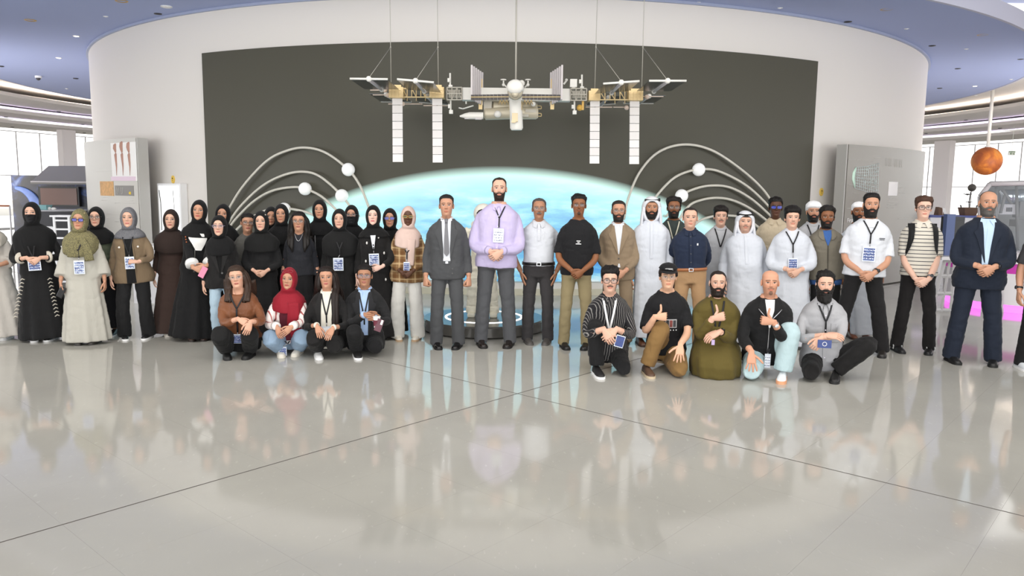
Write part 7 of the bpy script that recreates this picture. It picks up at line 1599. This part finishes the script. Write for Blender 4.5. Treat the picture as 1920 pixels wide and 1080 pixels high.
t = thing('paper_cup', 'white paper cup with a maroon sleeve held by the kneeler in black', 'cup', P - np.array([0, 0, .06]))
g = Geo(); g.loft([Q(.028, 0), Q(.038, .11), Q(.041, .112), Q(.041, .118), Q(.037, .118)]); o = obj('cup', g, mat('cup_white', '#efeeec', .5), t); sharp(o, 40); g = Geo(); g.loft([Q(.0315, .02), Q(.0372, .082)], caps=False); obj('cup_sleeve', g, mat('cup_maroon', '#6b2a3a', .6), t)
pt = world(F, F.W[1] + np.array([.055, -.13, -.05])); g = Geo(); g.box((0, 0, 0), (.07, .012, .13), roty(.35)); o = obj('phone', g, mat('phone_maroon', '#5a2533', .3), smooth=False); o.location = pt; tag(o, 'dark maroon phone held below the paper cup by the kneeler in black', 'phone'); g = Geo(); g.box((.03, -.008, .03), (.022, .004, .05), roty(.35)); obj('phone_sticker', g, mat('print_w', '#e5e5e5', .6), o, smooth=False)

# ---- spacesuit on the platform
AS = thing('astronaut_suit', 'cream white spacesuit standing on the round platform behind the lilac shirt', 'spacesuit', PC + np.array([-.02, .05, .15]))
CR = mat('suit_cream', '#f4efdc', .7, bump=.5, bscale=14, stretch=(1, 1, 2.5)); g = Geo(); s = .80
for q in (-1, 1):
    P = catmull(np.array([[q * .09, 0, .92], [q * .12, -.02, .70], [q * .15, -.03, .46], [q * .165, .0, .2], [q * .17, 0, .05]]) * s, 26); zz = np.linspace(0, 1, 26); g.sweep(P, (.105 - .018 * zz + .006 * np.sin(zz * 44)) * s * 1.05, n=16)
    P = catmull(np.array([[q * .20, 0, 1.40], [q * .33, -.02, 1.22], [q * .38, -.06, 1.0], [q * .36, -.14, .80]]) * s, 22); zz = np.linspace(0, 1, 22); g.sweep(P, (.092 - .015 * zz + .005 * np.sin(zz * 40)) * s, n=14)
a2 = np.linspace(0, 2 * PI, 28, endpoint=False); g.loft([np.c_[rx_ * np.cos(a2), ry_ * np.sin(a2), np.full(28, z)] * s for z, rx_, ry_ in ((.84, .16, .13), (.95, .20, .16), (1.08, .19, .16), (1.25, .22, .18), (1.40, .23, .17), (1.48, .17, .14), (1.52, .12, .12))])
fused('suit_body', g, CR, AS, .013, 3, .005)
g = Geo(); g.ball(np.array([0, 0, 1.66]) * s, np.array([.155, .165, .165]) * s, 24, 16); obj('helmet', g, mat('suit_helmet', '#ece8dc', .35), AS); g = Geo(); g.ball(np.array([0, -.045, 1.66]) * s, np.array([.125, .135, .115]) * s, 20, 14); obj('visor', g, mat('suit_visor', '#1b1712', .08), AS)
g = Geo(); g.box(np.array([0, .22, 1.22]) * s, np.array([.40, .18, .62]) * s); o = obj('life_support_pack', g, CR, AS); md = o.modifiers.new('b', 'BEVEL'); md.width = .03; md.segments = 2
for q in (-1, 1):
    g = Geo(); g.box(np.array([q * .18, -.05, .035]) * s, np.array([.12, .28, .07]) * s); g.sweep(np.array([[q * .172, 0, .05], [q * .17, 0, .17]]) * s, .10 * s, n=14); o = obj('boot', g, CR, AS); md = o.modifiers.new('b', 'BEVEL'); md.width = .015; md.segments = 2
    g = Geo(); hand(g, np.array([q * .36, -.15, .79]) * s, (0, -.3, -1), (-q, .2, 0), q, 'relax', 1.1); obj('glove', g, mat('suit_glove', '#d9d2bf', .6), AS)
g = Geo(); g.box(np.array([0, -.20, 1.22]) * s, np.array([.22, .07, .16]) * s); g.sweep(np.array([[.08, -.22, 1.16], [.16, -.2, 1.0], [.12, -.12, .92]]) * s, .014, n=8); obj('chest_control_box', g, mat('suit_box', '#c9c3b2', .5), AS, smooth=False)
flush_queue()
